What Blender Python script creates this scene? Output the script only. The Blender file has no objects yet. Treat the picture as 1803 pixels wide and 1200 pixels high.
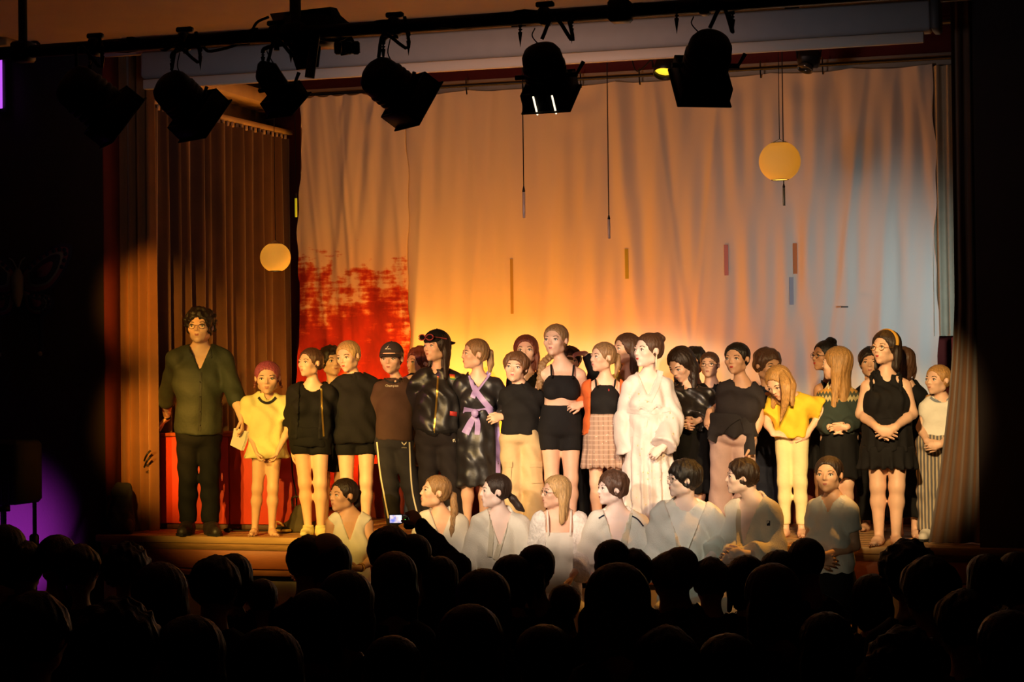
import bpy, bmesh, math, random
import numpy as np
from mathutils import Vector, Matrix

SC = bpy.context.scene
COL = SC.collection
random.seed(7)
RNG = np.random.default_rng(7)

# ------------------------------------------------------------------ camera
FPX, CX, CY = 3400.0, 901.5, 600.0
TH, PITCH, ROLL = math.radians(17.1), math.atan(52 / 3400), 0.012
CAM = np.array([4.11, -13.38, 1.23])
_f = np.array([-math.sin(TH) * math.cos(PITCH), math.cos(TH) * math.cos(PITCH), math.sin(PITCH)])
_r = np.array([math.cos(TH), math.sin(TH), 0.0])
_u = np.cross(_r, _f)
_r, _u = _r * math.cos(ROLL) - _u * math.sin(ROLL), _u * math.cos(ROLL) + _r * math.sin(ROLL)
cam = bpy.data.cameras.new('camera')
cam.sensor_width = 36.0
cam.lens = 36.0 * FPX / 1803.0
cam.clip_end = 200
cam_o = bpy.data.objects.new('camera', cam)
COL.objects.link(cam_o)
cam_o.matrix_world = Matrix(((_r[0], _u[0], -_f[0], CAM[0]), (_r[1], _u[1], -_f[1], CAM[1]), (_r[2], _u[2], -_f[2], CAM[2]), (0, 0, 0, 1)))
SC.camera = cam_o


def ray(x, y):
    return _f + (x - CX) / FPX * _r - (y - CY) / FPX * _u


def at(x, y, Y):
    """world point seen at picture point (x, y) on the plane at depth Y"""
    d = ray(x, y)
    return CAM + d * ((Y - CAM[1]) / d[1])


def atX(x, y, X):
    d = ray(x, y)
    return CAM + d * ((X - CAM[0]) / d[0])


def gx(x, Y, z=0.0):
    """point at height z on plane Y under picture column x"""
    p = at(x, 700, Y)
    q = at(x, 900, Y)
    t = (z - p[2]) / (q[2] - p[2])
    return p + (q - p) * t


def wpp(P):
    """metres per picture pixel at P"""
    return float(np.dot(np.asarray(P) - CAM, _f)) / FPX


# ------------------------------------------------------------------ world, exposure
SC.view_settings.view_transform = 'Standard'
SC.view_settings.look = 'None'
SC.view_settings.gamma = 1.0
SC.view_settings.use_curve_mapping = False
SC.view_settings.exposure = 0.0
W = bpy.data.worlds.new('hall_dark')
SC.world = W
W.use_nodes = True
W.node_tree.nodes['Background'].inputs[0].default_value = (1.0, 0.8, 0.7, 1)
W.node_tree.nodes['Background'].inputs[1].default_value = 0.010


def spot(loc, tgt, col, power, angle, blend=0.5, size=0.06, name='spot_light'):
    l = bpy.data.lights.new(name, 'SPOT')
    l.color = col
    l.energy = power
    l.spot_size = math.radians(angle)
    l.spot_blend = blend
    l.shadow_soft_size = size
    o = bpy.data.objects.new(name, l)
    COL.objects.link(o)
    o.location = loc
    d = Vector(tgt) - Vector(loc)
    o.rotation_euler = d.to_track_quat('-Z', 'Y').to_euler()
    return o


# ------------------------------------------------------------------ stage light (bar lanterns, plus unseen lights added in wing, hall and stage floor)
AMBER, YELL, WARM, PINK, ORNG, CYAN, PALE = (1, .40, .04), (1, .58, .10), (1, .78, .56), (1, .64, .52), (1, .28, .004), (.66, .96, .86), (.72, .90, 1)
YELL2, GOLD_ = (1, .66, .28), (1, .68, .30)


def area(loc, tgt, col, power, sx, sy, name='area_light'):
    l = bpy.data.lights.new(name, 'AREA')
    l.shape = 'RECTANGLE'
    l.size, l.size_y = sx, sy
    l.color = col
    l.energy = power
    o = bpy.data.objects.new(name, l)
    COL.objects.link(o)
    o.location = loc
    o.rotation_euler = (Vector(tgt) - Vector(loc)).to_track_quat('-Z', 'Y').to_euler()
    return o


# front wash on the cast: five lanterns on the bar, unseen long-throw spots added for the faces
spot((-2.7, -4.7, 2.4), (-1.95, .3, .62), YELL, 800, 22, .6)
spot((-1.3, -4.7, 2.4), (-.95, .0, .60), YELL, 600, 26, .45)
spot((0.2, -4.7, 2.4), (.25, .0, .60), WARM, 540, 26, .45)
spot((1.7, -4.7, 2.4), (.95, .0, .60), PINK, 260, 26, .5)
spot((3.3, -4.7, 2.5), (1.45, .3, .84), GOLD_, 1050, 21, .35)
spot((2.9, -4.7, 2.5), (2.5, .25, .80), GOLD_, 1350, 20.5, .5)
spot((-2.4, -13.0, 2.9), (-2.12, .2, .86), YELL, 4600, 10.4, .45, .10)
spot((-.8, -13.0, 2.9), (-.7, .0, .86), YELL2, 3600, 9.2, .4, .10)
spot((.8, -13.0, 2.9), (.42, .0, .87), WARM, 3700, 8.8, .4, .10)
# magenta from the left
spot((-4.4, -4.7, 2.6), (-1.2, .3, 1.45), (1, .04, .5), 260, 17, 1.0)
# left curtain and red box
spot((-1.7, -4.7, 3.0), (-2.98, .3, .75), AMBER, 2100, 12, 1.0)
spot((-1.7, -4.7, 3.0), (-2.98, .3, 1.75), AMBER, 1700, 12, 1.0)
# amber top light on the right of the sitting row
spot((3.0, .25, 3.55), (1.75, -.6, .0), AMBER, 420, 30, .8)
# unseen orange area lights added behind the cast, up the backdrop
area((-.45, 1.97, .42), (-.45, 2.75, 1.7), ORNG, 62, 1.7, .12, 'floor_batten')
area((-2.0, 1.97, .42), (-2.0, 2.7, 1.5), (1, .36, .04), 34, 1.0, .12, 'floor_batten')
# unseen pale side light added in the right wing, soft orange fill over the cloth
spot((3.35, 1.1, 1.6), (2.25, 2.75, 1.75), PALE, 66, 78, 1.0, .12)
spot((.4, -4.6, 2.6), (.2, 2.7, 3.0), (1, .42, .18), 190, 48, .8, .5)
# cool light on the middle of the sitting row
spot((1.0, -4.7, 2.4), (1.25, -.55, .15), CYAN, 170, 15, .9)
spot((2.4, -13.0, 2.9), (1.95, -.6, .12), (1, .92, .62), 420, 7.5, .9, .10)  # unseen warm wash added from the hall's rear to lift the right sitters
# weak unseen neutral fill added to brighten the screen case
spot((.2, -4.6, 2.0), (.2, -.2, 3.62), (.85, .88, 1), 80, 100, 1.0, .3)
# purple floor light on the left wall
spot((-4.12, -1.3, -.66), (-4.10, .0, -.10), (.58, .05, 1), 750, 46, 1.0, .05)

# ------------------------------------------------------------------ materials
MATS = {}


def mat(name, col, rough=0.7, metal=0.0, bump=0.0, bscale=60.0, var=0.0, vscale=8.0, sheen=0.0, emit=None, estr=0.0, stretch=None, spec=0.5, sss=0.0, coat=0.0):
    if name in MATS:
        return MATS[name]
    m = bpy.data.materials.new(name)
    m.use_nodes = True
    nt = m.node_tree
    b = nt.nodes['Principled BSDF']
    b.inputs['Base Color'].default_value = (*col, 1)
    b.inputs['Roughness'].default_value = rough
    b.inputs['Metallic'].default_value = metal
    b.inputs['Specular IOR Level'].default_value = spec
    if coat:
        b.inputs['Coat Weight'].default_value = coat
    if sheen:
        b.inputs['Sheen Weight'].default_value = sheen
    if sss:
        b.inputs['Subsurface Weight'].default_value = sss
        b.inputs['Subsurface Radius'].default_value = (0.012, 0.005, 0.003)
    if emit:
        b.inputs['Emission Color'].default_value = (*emit, 1)
        b.inputs['Emission Strength'].default_value = estr
    if bump or var:
        tc = nt.nodes.new('ShaderNodeTexCoord')
        src = tc.outputs['Object']
        if stretch:
            mp = nt.nodes.new('ShaderNodeMapping')
            mp.inputs['Scale'].default_value = stretch
            nt.links.new(src, mp.inputs[0])
            src = mp.outputs[0]
        if var:
            n = nt.nodes.new('ShaderNodeTexNoise')
            n.inputs['Scale'].default_value = vscale
            n.inputs['Detail'].default_value = 4
            nt.links.new(src, n.inputs['Vector'])
            r = nt.nodes.new('ShaderNodeValToRGB')
            r.color_ramp.elements[0].position = 0.3
            r.color_ramp.elements[1].position = 0.7
            r.color_ramp.elements[0].color = (*[max(0, c * (1 - var)) for c in col], 1)
            r.color_ramp.elements[1].color = (*[min(1, c * (1 + var)) for c in col], 1)
            nt.links.new(n.outputs[0], r.inputs[0])
            nt.links.new(r.outputs[0], b.inputs['Base Color'])
        if bump:
            n = nt.nodes.new('ShaderNodeTexNoise')
            n.inputs['Scale'].default_value = bscale
            n.inputs['Detail'].default_value = 3
            nt.links.new(src, n.inputs['Vector'])
            bp = nt.nodes.new('ShaderNodeBump')
            bp.inputs['Strength'].default_value = bump
            bp.inputs['Distance'].default_value = 0.01
            nt.links.new(n.outputs[0], bp.inputs['Height'])
            nt.links.new(bp.outputs[0], b.inputs['Normal'])
    MATS[name] = m
    return m


def hx(s):
    """sRGB hex to linear"""
    v = [int(s[i:i + 2], 16) / 255 for i in (0, 2, 4)]
    return tuple(c / 12.92 if c <= 0.04045 else ((c + 0.055) / 1.055) ** 2.4 for c in v)


def cloth(name, h, rough=0.85, **k):
    return mat(name, hx(h), rough, bump=k.pop('bump', 0.25), bscale=k.pop('bscale', 40), var=k.pop('var', 0.12), vscale=k.pop('vscale', 7), **k)


# ------------------------------------------------------------------ object helpers
def link_mesh(name, me, parent=None):
    o = bpy.data.objects.new(name, me)
    COL.objects.link(o)
    if parent is not None:
        o.parent = parent
    return o


def tag(o, label=None, cat=None, group=None, kind=None):
    if label:
        o['label'] = label
    if cat:
        o['category'] = cat
    if group:
        o['group'] = group
    if kind:
        o['kind'] = kind
    return o


def empty(name, loc, label=None, cat=None, group=None):
    o = bpy.data.objects.new(name, None)
    COL.objects.link(o)
    o.location = tuple(float(c) for c in loc)
    o.empty_display_size = 0.1
    return tag(o, label, cat, group)


class Geo:
    """collects quads and triangles with material slots, makes one mesh"""

    def __init__(s):
        s.v, s.q, s.t, s.qm, s.tm, s.n = [], [], [], [], [], 0

    def add(s, v, q=None, t=None, m=0):
        v = np.asarray(v, float).reshape(-1, 3)
        if q is not None and len(q):
            q = np.asarray(q, int).reshape(-1, 4)
            s.q.append(q + s.n)
            s.qm.append(np.full(len(q), m))
        if t is not None and len(t):
            t = np.asarray(t, int).reshape(-1, 3)
            s.t.append(t + s.n)
            s.tm.append(np.full(len(t), m))
        s.v.append(v)
        s.n += len(v)
        return s

    def mesh(s, name, mats, smooth=True, off=None):
        v = np.concatenate(s.v)
        if off is not None:
            v = v - np.asarray(off)
        q = np.concatenate(s.q) if s.q else np.zeros((0, 4), int)
        t = np.concatenate(s.t) if s.t else np.zeros((0, 3), int)
        me = bpy.data.meshes.new(name)
        me.vertices.add(len(v))
        me.vertices.foreach_set('co', v.astype(np.float32).ravel())
        nl = q.size + t.size
        me.loops.add(nl)
        me.loops.foreach_set('vertex_index', np.concatenate([q.ravel(), t.ravel()]).astype(np.int32))
        me.polygons.add(len(q) + len(t))
        st = np.concatenate([np.arange(len(q)) * 4, q.size + np.arange(len(t)) * 3]).astype(np.int32)
        me.polygons.foreach_set('loop_start', st)
        mi = np.concatenate(s.qm + s.tm) if (s.qm or s.tm) else np.zeros(0, int)
        if not isinstance(mats, (list, tuple)):
            mats = [mats]
        for m in mats:
            me.materials.append(m)
        me.polygons.foreach_set('material_index', mi.astype(np.int32))
        me.update(calc_edges=True)
        me.validate()
        if smooth:
            me.polygons.foreach_set('use_smooth', np.ones(len(me.polygons), bool))
        return me

    def obj(s, name, mats, parent=None, smooth=True, off=None):
        return link_mesh(name, s.mesh(name, mats, smooth, off), parent)

    # --- shapes
    def box(s, c, sz, R=None, m=0):
        c = np.asarray(c, float)
        h = np.asarray(sz, float) / 2
        v = np.array([[x, y, z] for x in (-1, 1) for y in (-1, 1) for z in (-1, 1)], float) * h
        if R is not None:
            v = v @ np.asarray(R).T
        return s.add(v + c, [[0, 1, 3, 2], [4, 6, 7, 5], [0, 4, 5, 1], [2, 3, 7, 6], [0, 2, 6, 4], [1, 5, 7, 3]], m=m)

    def bbox(s, c, sz, b=0.006, R=None, m=0):
        """bevelled box"""
        c = np.asarray(c, float)
        h = np.asarray(sz, float) / 2
        b = min(b, h.min() * 0.9)
        vs, idx = [], {}
        for sx in (-1, 1):
            for sy in (-1, 1):
                for sz_ in (-1, 1):
                    sg = np.array([sx, sy, sz_], float)
                    for a in range(3):
                        p = sg * (h - b)
                        p[a] = sg[a] * h[a]
                        idx[(sx, sy, sz_, a)] = len(vs)
                        vs.append(p)
        q, t = [], []
        for a in range(3):
            o1, o2 = [i for i in range(3) if i != a]
            for sa in (-1, 1):
                f = []
                for s1, s2 in ((-1, -1), (1, -1), (1, 1), (-1, 1)):
                    k = [0, 0, 0]
                    k[a], k[o1], k[o2] = sa, s1, s2
                    f.append(idx[(*k, a)])
                q.append(f)
        for a in range(3):
            o1, o2 = [i for i in range(3) if i != a]
            for s1 in (-1, 1):
                for s2 in (-1, 1):
                    f = []
                    for sa, ax in ((-1, o1), (1, o1), (1, o2), (-1, o2)):
                        k = [0, 0, 0]
                        k[a], k[o1], k[o2] = sa, s1, s2
                        f.append(idx[(*k, ax)])
                    q.append(f)
        for sx in (-1, 1):
            for sy in (-1, 1):
                for sz_ in (-1, 1):
                    t.append([idx[(sx, sy, sz_, a)] for a in range(3)])
        v = np.array(vs)
        # consistent outward winding
        def fix(f):
            p = v[f]
            n = np.cross(p[1] - p[0], p[2] - p[0])
            return f if np.dot(n, p.mean(0)) > 0 else f[::-1]
        q = [fix(f) for f in q]
        t = [fix(f) for f in t]
        if R is not None:
            v = v @ np.asarray(R).T
        return s.add(v + c, q, t, m)

    def tube(s, pts, rad, n=8, m=0, squash=None, closed=False):
        pts = np.asarray(pts, float)
        k = len(pts)
        rad = np.broadcast_to(np.asarray(rad, float), (k,))
        tg = np.gradient(pts, axis=0)
        tg /= np.linalg.norm(tg, axis=1, keepdims=True) + 1e-12
        ref = np.array([0, 0, 1.0]) if abs(tg[:, 2]).mean() < 0.8 else np.array([0, 1.0, 0])
        if squash is not None:
            ref = np.asarray(squash[0], float)
        ang = np.arange(n) * 2 * np.pi / n
        vs = []
        for i in range(k):
            a = np.cross(tg[i], ref)
            a /= np.linalg.norm(a) + 1e-12
            b = np.cross(a, tg[i])
            rb = rad[i] * (squash[1] if squash is not None else 1)
            vs.append(pts[i] + np.outer(np.cos(ang), a) * rad[i] + np.outer(np.sin(ang), b) * rb)
        v = np.concatenate(vs)
        i0 = (np.arange(k - 1)[:, None] * n + np.arange(n)[None]).ravel()
        i1 = (np.arange(k - 1)[:, None] * n + (np.arange(n)[None] + 1) % n).ravel()
        q = np.stack([i0, i0 + n, i1 + n, i1], 1)[:, ::-1]
        v = np.concatenate([v, pts[:1], pts[-1:]])
        c0, c1 = k * n, k * n + 1
        ar = np.arange(n)
        t = np.concatenate([np.stack([np.full(n, c0), (ar + 1) % n, ar], 1)[:, ::-1], np.stack([np.full(n, c1), (k - 1) * n + ar, (k - 1) * n + (ar + 1) % n], 1)[:, ::-1]])
        return s.add(v, q, t, m)

    def lathe(s, prof, c=(0, 0, 0), R=None, n=24, m=0, axis=2):
        """prof: (radius, height) pairs, closed caps when radius is 0"""
        prof = np.asarray(prof, float)
        k = len(prof)
        ang = np.arange(n) * 2 * np.pi / n
        v = np.stack([prof[:, 0][:, None] * np.cos(ang), prof[:, 0][:, None] * np.sin(ang), np.repeat(prof[:, 1][:, None], n, 1)], -1).reshape(-1, 3)
        i0 = (np.arange(k - 1)[:, None] * n + np.arange(n)[None]).ravel()
        i1 = (np.arange(k - 1)[:, None] * n + (np.arange(n)[None] + 1) % n).ravel()
        q = np.stack([i0, i1, i1 + n, i0 + n], 1)
        if R is not None:
            v = v @ np.asarray(R).T
        return s.add(v + np.asarray(c, float), q, m=m)

    def ball(s, c, r, n=10, R=None, m=0):
        r = np.broadcast_to(np.asarray(r, float), (3,))
        k = n // 2 + 1
        th = np.linspace(0.001, np.pi - 0.001, k)
        ang = np.arange(n) * 2 * np.pi / n
        v = np.stack([np.sin(th)[:, None] * np.cos(ang), np.sin(th)[:, None] * np.sin(ang), np.repeat(np.cos(th)[:, None], n, 1)], -1).reshape(-1, 3) * r
        i0 = (np.arange(k - 1)[:, None] * n + np.arange(n)[None]).ravel()
        i1 = (np.arange(k - 1)[:, None] * n + (np.arange(n)[None] + 1) % n).ravel()
        q = np.stack([i0, i0 + n, i1 + n, i1], 1)
        if R is not None:
            v = v @ np.asarray(R).T
        return s.add(v + np.asarray(c, float), q, m=m)

    def grid(s, P, m=0, flip=False):
        """P: (a, b, 3) array of points"""
        P = np.asarray(P, float)
        a, b = P.shape[:2]
        i = (np.arange(a - 1)[:, None] * b + np.arange(b - 1)[None]).ravel()
        q = np.stack([i, i + b, i + b + 1, i + 1], 1)
        return s.add(P.reshape(-1, 3), q[:, ::-1] if flip else q, m=m)

    def sheet(s, P, th, m=0):
        """a grid of points given a thickness along th (vector)"""
        P = np.asarray(P, float)
        Q = P + np.asarray(th, float)
        s.grid(P, m)
        s.grid(Q, m, True)
        for A, B in ((P[0], Q[0]), (Q[-1], P[-1]), (Q[:, 0], P[:, 0]), (P[:, -1], Q[:, -1])):
            s.grid(np.stack([A, B]), m, True)
        return s


def rotz(a):
    c, s_ = math.cos(a), math.sin(a)
    return np.array([[c, -s_, 0], [s_, c, 0], [0, 0, 1.0]])


def rotx(a):
    c, s_ = math.cos(a), math.sin(a)
    return np.array([[1.0, 0, 0], [0, c, -s_], [0, s_, c]])


def roty(a):
    c, s_ = math.cos(a), math.sin(a)
    return np.array([[c, 0, s_], [0, 1.0, 0], [-s_, 0, c]])


def nrm(v):
    v = np.asarray(v, float)
    return v / (np.linalg.norm(v) + 1e-12)


def frame_from(z, up=(0, 0, 1)):
    """columns x, y, z with z along the given direction"""
    z = nrm(z)
    x = np.cross(up, z)
    if np.linalg.norm(x) < 1e-4:
        x = np.array([1.0, 0, 0])
    x = nrm(x)
    return np.stack([x, np.cross(z, x), z], 1)


def crom(P, n):
    """Catmull-Rom resample"""
    P = np.asarray(P, float)
    Q = np.concatenate([2 * P[:1] - P[1:2], P, 2 * P[-1:] - P[-2:-1]])
    u = np.linspace(0, len(P) - 1 - 1e-9, n)
    i = u.astype(int)
    t = (u - i)[:, None]
    a, b, c, d = Q[i], Q[i + 1], Q[i + 2], Q[i + 3]
    return 0.5 * (2 * b + (c - a) * t + (2 * a - 5 * b + 4 * c - d) * t ** 2 + (3 * b - a - 3 * c + d) * t ** 3)


# ------------------------------------------------------------------ implicit surfaces
def axis_pts(lo, hi, h, fines):
    out = [lo]
    x = lo
    while x < hi:
        st = h
        for a, b, hf in fines:
            if a - 1e-9 <= x < b:
                st = min(st, hf)
        x += st
        out.append(x)
    return np.array(out, np.float32)


class Fld:
    def __init__(s, lo, hi, h, fine=()):
        s.ax = [axis_pts(lo[a], hi[a], h, [(f[0][a], f[1][a], f[2]) for f in fine]) for a in range(3)]
        s.F = np.full([len(a) for a in s.ax], 1.0, np.float32)

    def sub(s, lo, hi):
        sl = []
        for a in range(3):
            i = max(0, int(np.searchsorted(s.ax[a], lo[a])) - 1)
            j = min(len(s.ax[a]), int(np.searchsorted(s.ax[a], hi[a])) + 1)
            if j <= i:
                return None
            sl.append(slice(i, j))
        X = s.ax[0][sl[0]][:, None, None]
        Y = s.ax[1][sl[1]][None, :, None]
        Z = s.ax[2][sl[2]][None, None, :]
        return tuple(sl), X, Y, Z

    def put(s, prim, k=0.02, mode='u'):
        fn, lo, hi = prim
        m = k + 0.02
        r = s.sub(np.asarray(lo) - m, np.asarray(hi) + m)
        if r is None:
            return s
        sl, X, Y, Z = r
        d = fn(X, Y, Z)
        F = s.F[sl]
        if mode == 'u':
            h = np.clip(0.5 + 0.5 * (F - d) / k, 0, 1)
            F[...] = F + (d - F) * h - k * h * (1 - h)
        elif mode == 's':
            d = -d
            h = np.clip(0.5 - 0.5 * (F - d) / k, 0, 1)
            F[...] = F + (d - F) * h + k * h * (1 - h)
        return s

    def cut(s, fn):
        """keep where fn < 0"""
        X, Y, Z = s.ax[0][:, None, None], s.ax[1][None, :, None], s.ax[2][None, None, :]
        s.F = np.maximum(s.F, fn(X, Y, Z)).astype(np.float32)
        return s

    def disp(s, fn):
        X, Y, Z = s.ax[0][:, None, None], s.ax[1][None, :, None], s.ax[2][None, None, :]
        s.F = (s.F + fn(X, Y, Z)).astype(np.float32)
        return s

    def sample(s, P):
        """trilinear values at points (n, 3)"""
        P = np.asarray(P, float)
        ii, tt = [], []
        for a in range(3):
            ax = s.ax[a]
            i = np.clip(np.searchsorted(ax, P[:, a]) - 1, 0, len(ax) - 2)
            t = np.clip((P[:, a] - ax[i]) / (ax[i + 1] - ax[i]), 0, 1)
            ii.append(i)
            tt.append(t)
        v = 0
        for dx in (0, 1):
            for dy in (0, 1):
                for dz in (0, 1):
                    w = (tt[0] if dx else 1 - tt[0]) * (tt[1] if dy else 1 - tt[1]) * (tt[2] if dz else 1 - tt[2])
                    v = v + w * s.F[ii[0] + dx, ii[1] + dy, ii[2] + dz]
        return v

    def hit(s, P, d, far=0.8, step=0.004):
        """march points P along d until inside; returns hit points"""
        P = np.asarray(P, float).copy()
        d = np.asarray(d, float)
        alive = np.ones(len(P), bool)
        for _ in range(int(far / step)):
            v = s.sample(P)
            alive &= v > 0
            if not alive.any():
                break
            P[alive] += d * step
        return P

    def net(s):
        F = s.F
        F[0], F[-1], F[:, 0], F[:, -1], F[:, :, 0], F[:, :, -1] = [np.maximum(f, 1e-3) for f in (F[0], F[-1], F[:, 0], F[:, -1], F[:, :, 0], F[:, :, -1])]
        ins = F < 0
        c = ins.astype(np.uint8)
        c = c[:-1] + c[1:]
        c = c[:, :-1] + c[:, 1:]
        c = c[:, :, :-1] + c[:, :, 1:]
        ijk = np.argwhere((c > 0) & (c < 8))
        if not len(ijk):
            return np.zeros((0, 3)), np.zeros((0, 4), int)
        ids = np.full(c.shape, -1, np.int32)
        ids[tuple(ijk.T)] = np.arange(len(ijk))
        I, J, K = ijk.T
        acc = np.zeros((len(ijk), 3))
        cnt = np.zeros(len(ijk))
        xs, ys, zs = s.ax
        for a in range(3):
            for b in (0, 1):
                for d in (0, 1):
                    o0 = [0, 0, 0]
                    oth = [i for i in range(3) if i != a]
                    o0[oth[0]], o0[oth[1]] = b, d
                    o1 = list(o0)
                    o1[a] = 1
                    f0 = F[I + o0[0], J + o0[1], K + o0[2]]
                    f1 = F[I + o1[0], J + o1[1], K + o1[2]]
                    cr = (f0 < 0) != (f1 < 0)
                    t = np.where(cr, f0 / np.where(cr, f0 - f1, 1), 0)
                    p0 = np.stack([xs[I + o0[0]], ys[J + o0[1]], zs[K + o0[2]]], 1)
                    p1 = np.stack([xs[I + o1[0]], ys[J + o1[1]], zs[K + o1[2]]], 1)
                    acc += np.where(cr[:, None], p0 + (p1 - p0) * t[:, None], 0)
                    cnt += cr
        v = acc / cnt[:, None]
        qs = []
        for a in range(3):
            sl0 = [slice(1, -1)] * 3
            sl1 = [slice(1, -1)] * 3
            sl0[a] = slice(0, -1)
            sl1[a] = slice(1, None)
            A, B = ins[tuple(sl0)], ins[tuple(sl1)]
            e = np.argwhere(A != B)
            if not len(e):
                continue
            fl = A[tuple(e.T)]
            off = np.ones(3, int)
            off[a] = 0
            e = e + off
            b, d = [(1, 2), (2, 0), (0, 1)][a]
            def cell(db, dd):
                g = e.copy()
                g[:, b] -= db
                g[:, d] -= dd
                return ids[g[:, 0], g[:, 1], g[:, 2]]
            q = np.stack([cell(1, 1), cell(0, 1), cell(0, 0), cell(1, 0)], 1)
            q = np.where(fl[:, None], q, q[:, ::-1])
            qs.append(q)
        q = np.concatenate(qs)
        q = q[(q >= 0).all(1)]
        return v, q


def f32(v):
    return np.asarray(v, np.float32)


def rc(a, b, ra, rb, squash=None, clip0=None, clip1=None):
    """tapered capsule; squash = (axis, factor) makes it thinner along axis; clip1 cuts past b, clip0 before a"""
    a, b = f32(a), f32(b)
    ab = b - a
    L2 = float(ab @ ab) + 1e-12
    R = max(ra, rb)
    lo, hi = np.minimum(a, b) - R, np.maximum(a, b) + R
    if squash is not None:
        n, sf = nrm(squash[0]).astype(np.float32), float(squash[1])
        if sf > 1:
            lo, hi = lo - R * (sf - 1), hi + R * (sf - 1)
    dirn = nrm(ab).astype(np.float32)
    L = math.sqrt(L2)

    def fn(X, Y, Z):
        x, y, z = X - a[0], Y - a[1], Z - a[2]
        t = np.clip((x * ab[0] + y * ab[1] + z * ab[2]) / L2, 0, 1)
        r = ra + (rb - ra) * t
        dx, dy, dz = x - t * ab[0], y - t * ab[1], z - t * ab[2]
        if squash is not None:
            q = (dx * n[0] + dy * n[1] + dz * n[2]) * (1 / sf - 1)
            dx, dy, dz = dx + n[0] * q, dy + n[1] * q, dz + n[2] * q
        d = np.sqrt(dx * dx + dy * dy + dz * dz) - r
        if squash is not None and sf < 1:
            d = d * (0.5 + 0.5 * sf)
        if clip1 is not None or clip0 is not None:
            s_ = x * dirn[0] + y * dirn[1] + z * dirn[2]
            if clip1 is not None:
                d = np.maximum(d, s_ - clip1 * L)
            if clip0 is not None:
                d = np.maximum(d, clip0 * L - s_)
        return d
    return fn, lo, hi


def ell(c, r, R=None):
    c = f32(c)
    r = f32(np.broadcast_to(r, (3,)))
    m = float(r.min())
    Rm = float(r.max())
    if R is None:
        ext = r
    else:
        R = f32(R)
        ext = np.sqrt(((R * r[None]) ** 2).sum(1))

    def fn(X, Y, Z):
        x, y, z = X - c[0], Y - c[1], Z - c[2]
        if R is not None:
            x, y, z = x * R[0, 0] + y * R[1, 0] + z * R[2, 0], x * R[0, 1] + y * R[1, 1] + z * R[2, 1], x * R[0, 2] + y * R[1, 2] + z * R[2, 2]
        k0 = np.sqrt((x / r[0]) ** 2 + (y / r[1]) ** 2 + (z / r[2]) ** 2)
        k1 = np.sqrt((x / r[0] ** 2) ** 2 + (y / r[1] ** 2) ** 2 + (z / r[2] ** 2) ** 2)
        return k0 * (k0 - 1) / (k1 + 1e-6)
    return fn, c - ext, c + ext


def loft(o, R, rows, off=0.0, pw=2.0):
    """rows (z, cx, cy, a, b) in the frame R (columns) at o"""
    o, R = f32(o), f32(R)
    rows = crom(rows, 48)
    rows[:, 0] = np.maximum.accumulate(rows[:, 0])
    z = rows[:, 0]
    z = z + np.arange(len(z)) * 1e-7
    cx, cy, A, B = rows[:, 1], rows[:, 2], np.maximum(rows[:, 3], 0.004) + off, np.maximum(rows[:, 4], 0.004) + off
    pts = []
    for i in range(0, 48, 4):
        for sx in (-1, 1):
            for sy in (-1, 1):
                pts.append(o + R @ np.array([cx[i] + sx * A[i], cy[i] + sy * B[i], z[i]]))
    for i in (0, 47):
        for sx in (-1, 1):
            for sy in (-1, 1):
                pts.append(o + R @ np.array([cx[i] + sx * A[i], cy[i] + sy * B[i], z[i]]))
    pts = np.array(pts)
    zl, zh = float(z[0]), float(z[-1])

    def fn(X, Y, Z):
        x, y, w = X - o[0], Y - o[1], Z - o[2]
        qx = x * R[0, 0] + y * R[1, 0] + w * R[2, 0]
        qy = x * R[0, 1] + y * R[1, 1] + w * R[2, 1]
        qz = x * R[0, 2] + y * R[1, 2] + w * R[2, 2]
        qx, qy, qz = np.broadcast_arrays(qx, qy, qz)
        u = np.clip((qz - zl) / (zh - zl), 0, 1) * 199
        tz = np.linspace(zl, zh, 200)
        i = u.astype(np.int32)
        g = lambda v: np.interp(tz, z, v).astype(np.float32)[i]
        a, b = g(A), g(B)
        ex, ey = np.abs(qx - g(cx)) / a, np.abs(qy - g(cy)) / b
        if pw == 2.0:
            k = np.sqrt(ex * ex + ey * ey)
        else:
            k = (ex ** pw + ey ** pw) ** (1 / pw)
        d = (k - 1) * np.minimum(a, b)
        return np.maximum(d, np.maximum(zl - qz, qz - zh))
    return fn, pts.min(0), pts.max(0)

# ------------------------------------------------------------------ people
EYEW = mat('eye_white', hx('e8e2da'), 0.3)
IRIS = mat('eye_iris', hx('2a1c14'), 0.25)
BROW = mat('eyebrow_hair', hx('3a2a1e'), 0.8)
LIPS = {}
SKIN = {'fair': mat('skin_fair', hx('e8b99c'), 0.5, var=0.06, vscale=14, sss=0.08), 'warm': mat('skin_warm', hx('d9a684'), 0.5, var=0.06, vscale=14, sss=0.08), 'tan': mat('skin_tan', hx('b98560'), 0.5, var=0.06, vscale=14, sss=0.08),
        'pale': mat('skin_powdered', hx('efd0c4'), 0.55, var=0.04, vscale=14, sss=0.06)}
HAIRC = {'black': '1c1613', 'dark': '2e2018', 'brown': '54392a', 'chest': '6e4a30', 'light': '94704a', 'blond': 'c39c66', 'honey': 'b0824c', 'red': '723a28', 'pink': '9a4a5c', 'grey': '6b625a', 'white': 'b9b2a8'}  # pink has magenta light mixed into the hair colour


def hair_mat(k):
    return mat('hair_' + k, hx(HAIRC[k]), 0.42, var=0.4, vscale=6, bump=0.5, bscale=9, stretch=(26, 26, 3), spec=0.45)


def lips(k):
    return mat('lips_' + k, hx({'red': 'b8322e', 'nat': 'b8685a', 'pink': 'c86a6e'}[k]), 0.4)


def hsub(p):
    return (p, 's')


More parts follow.
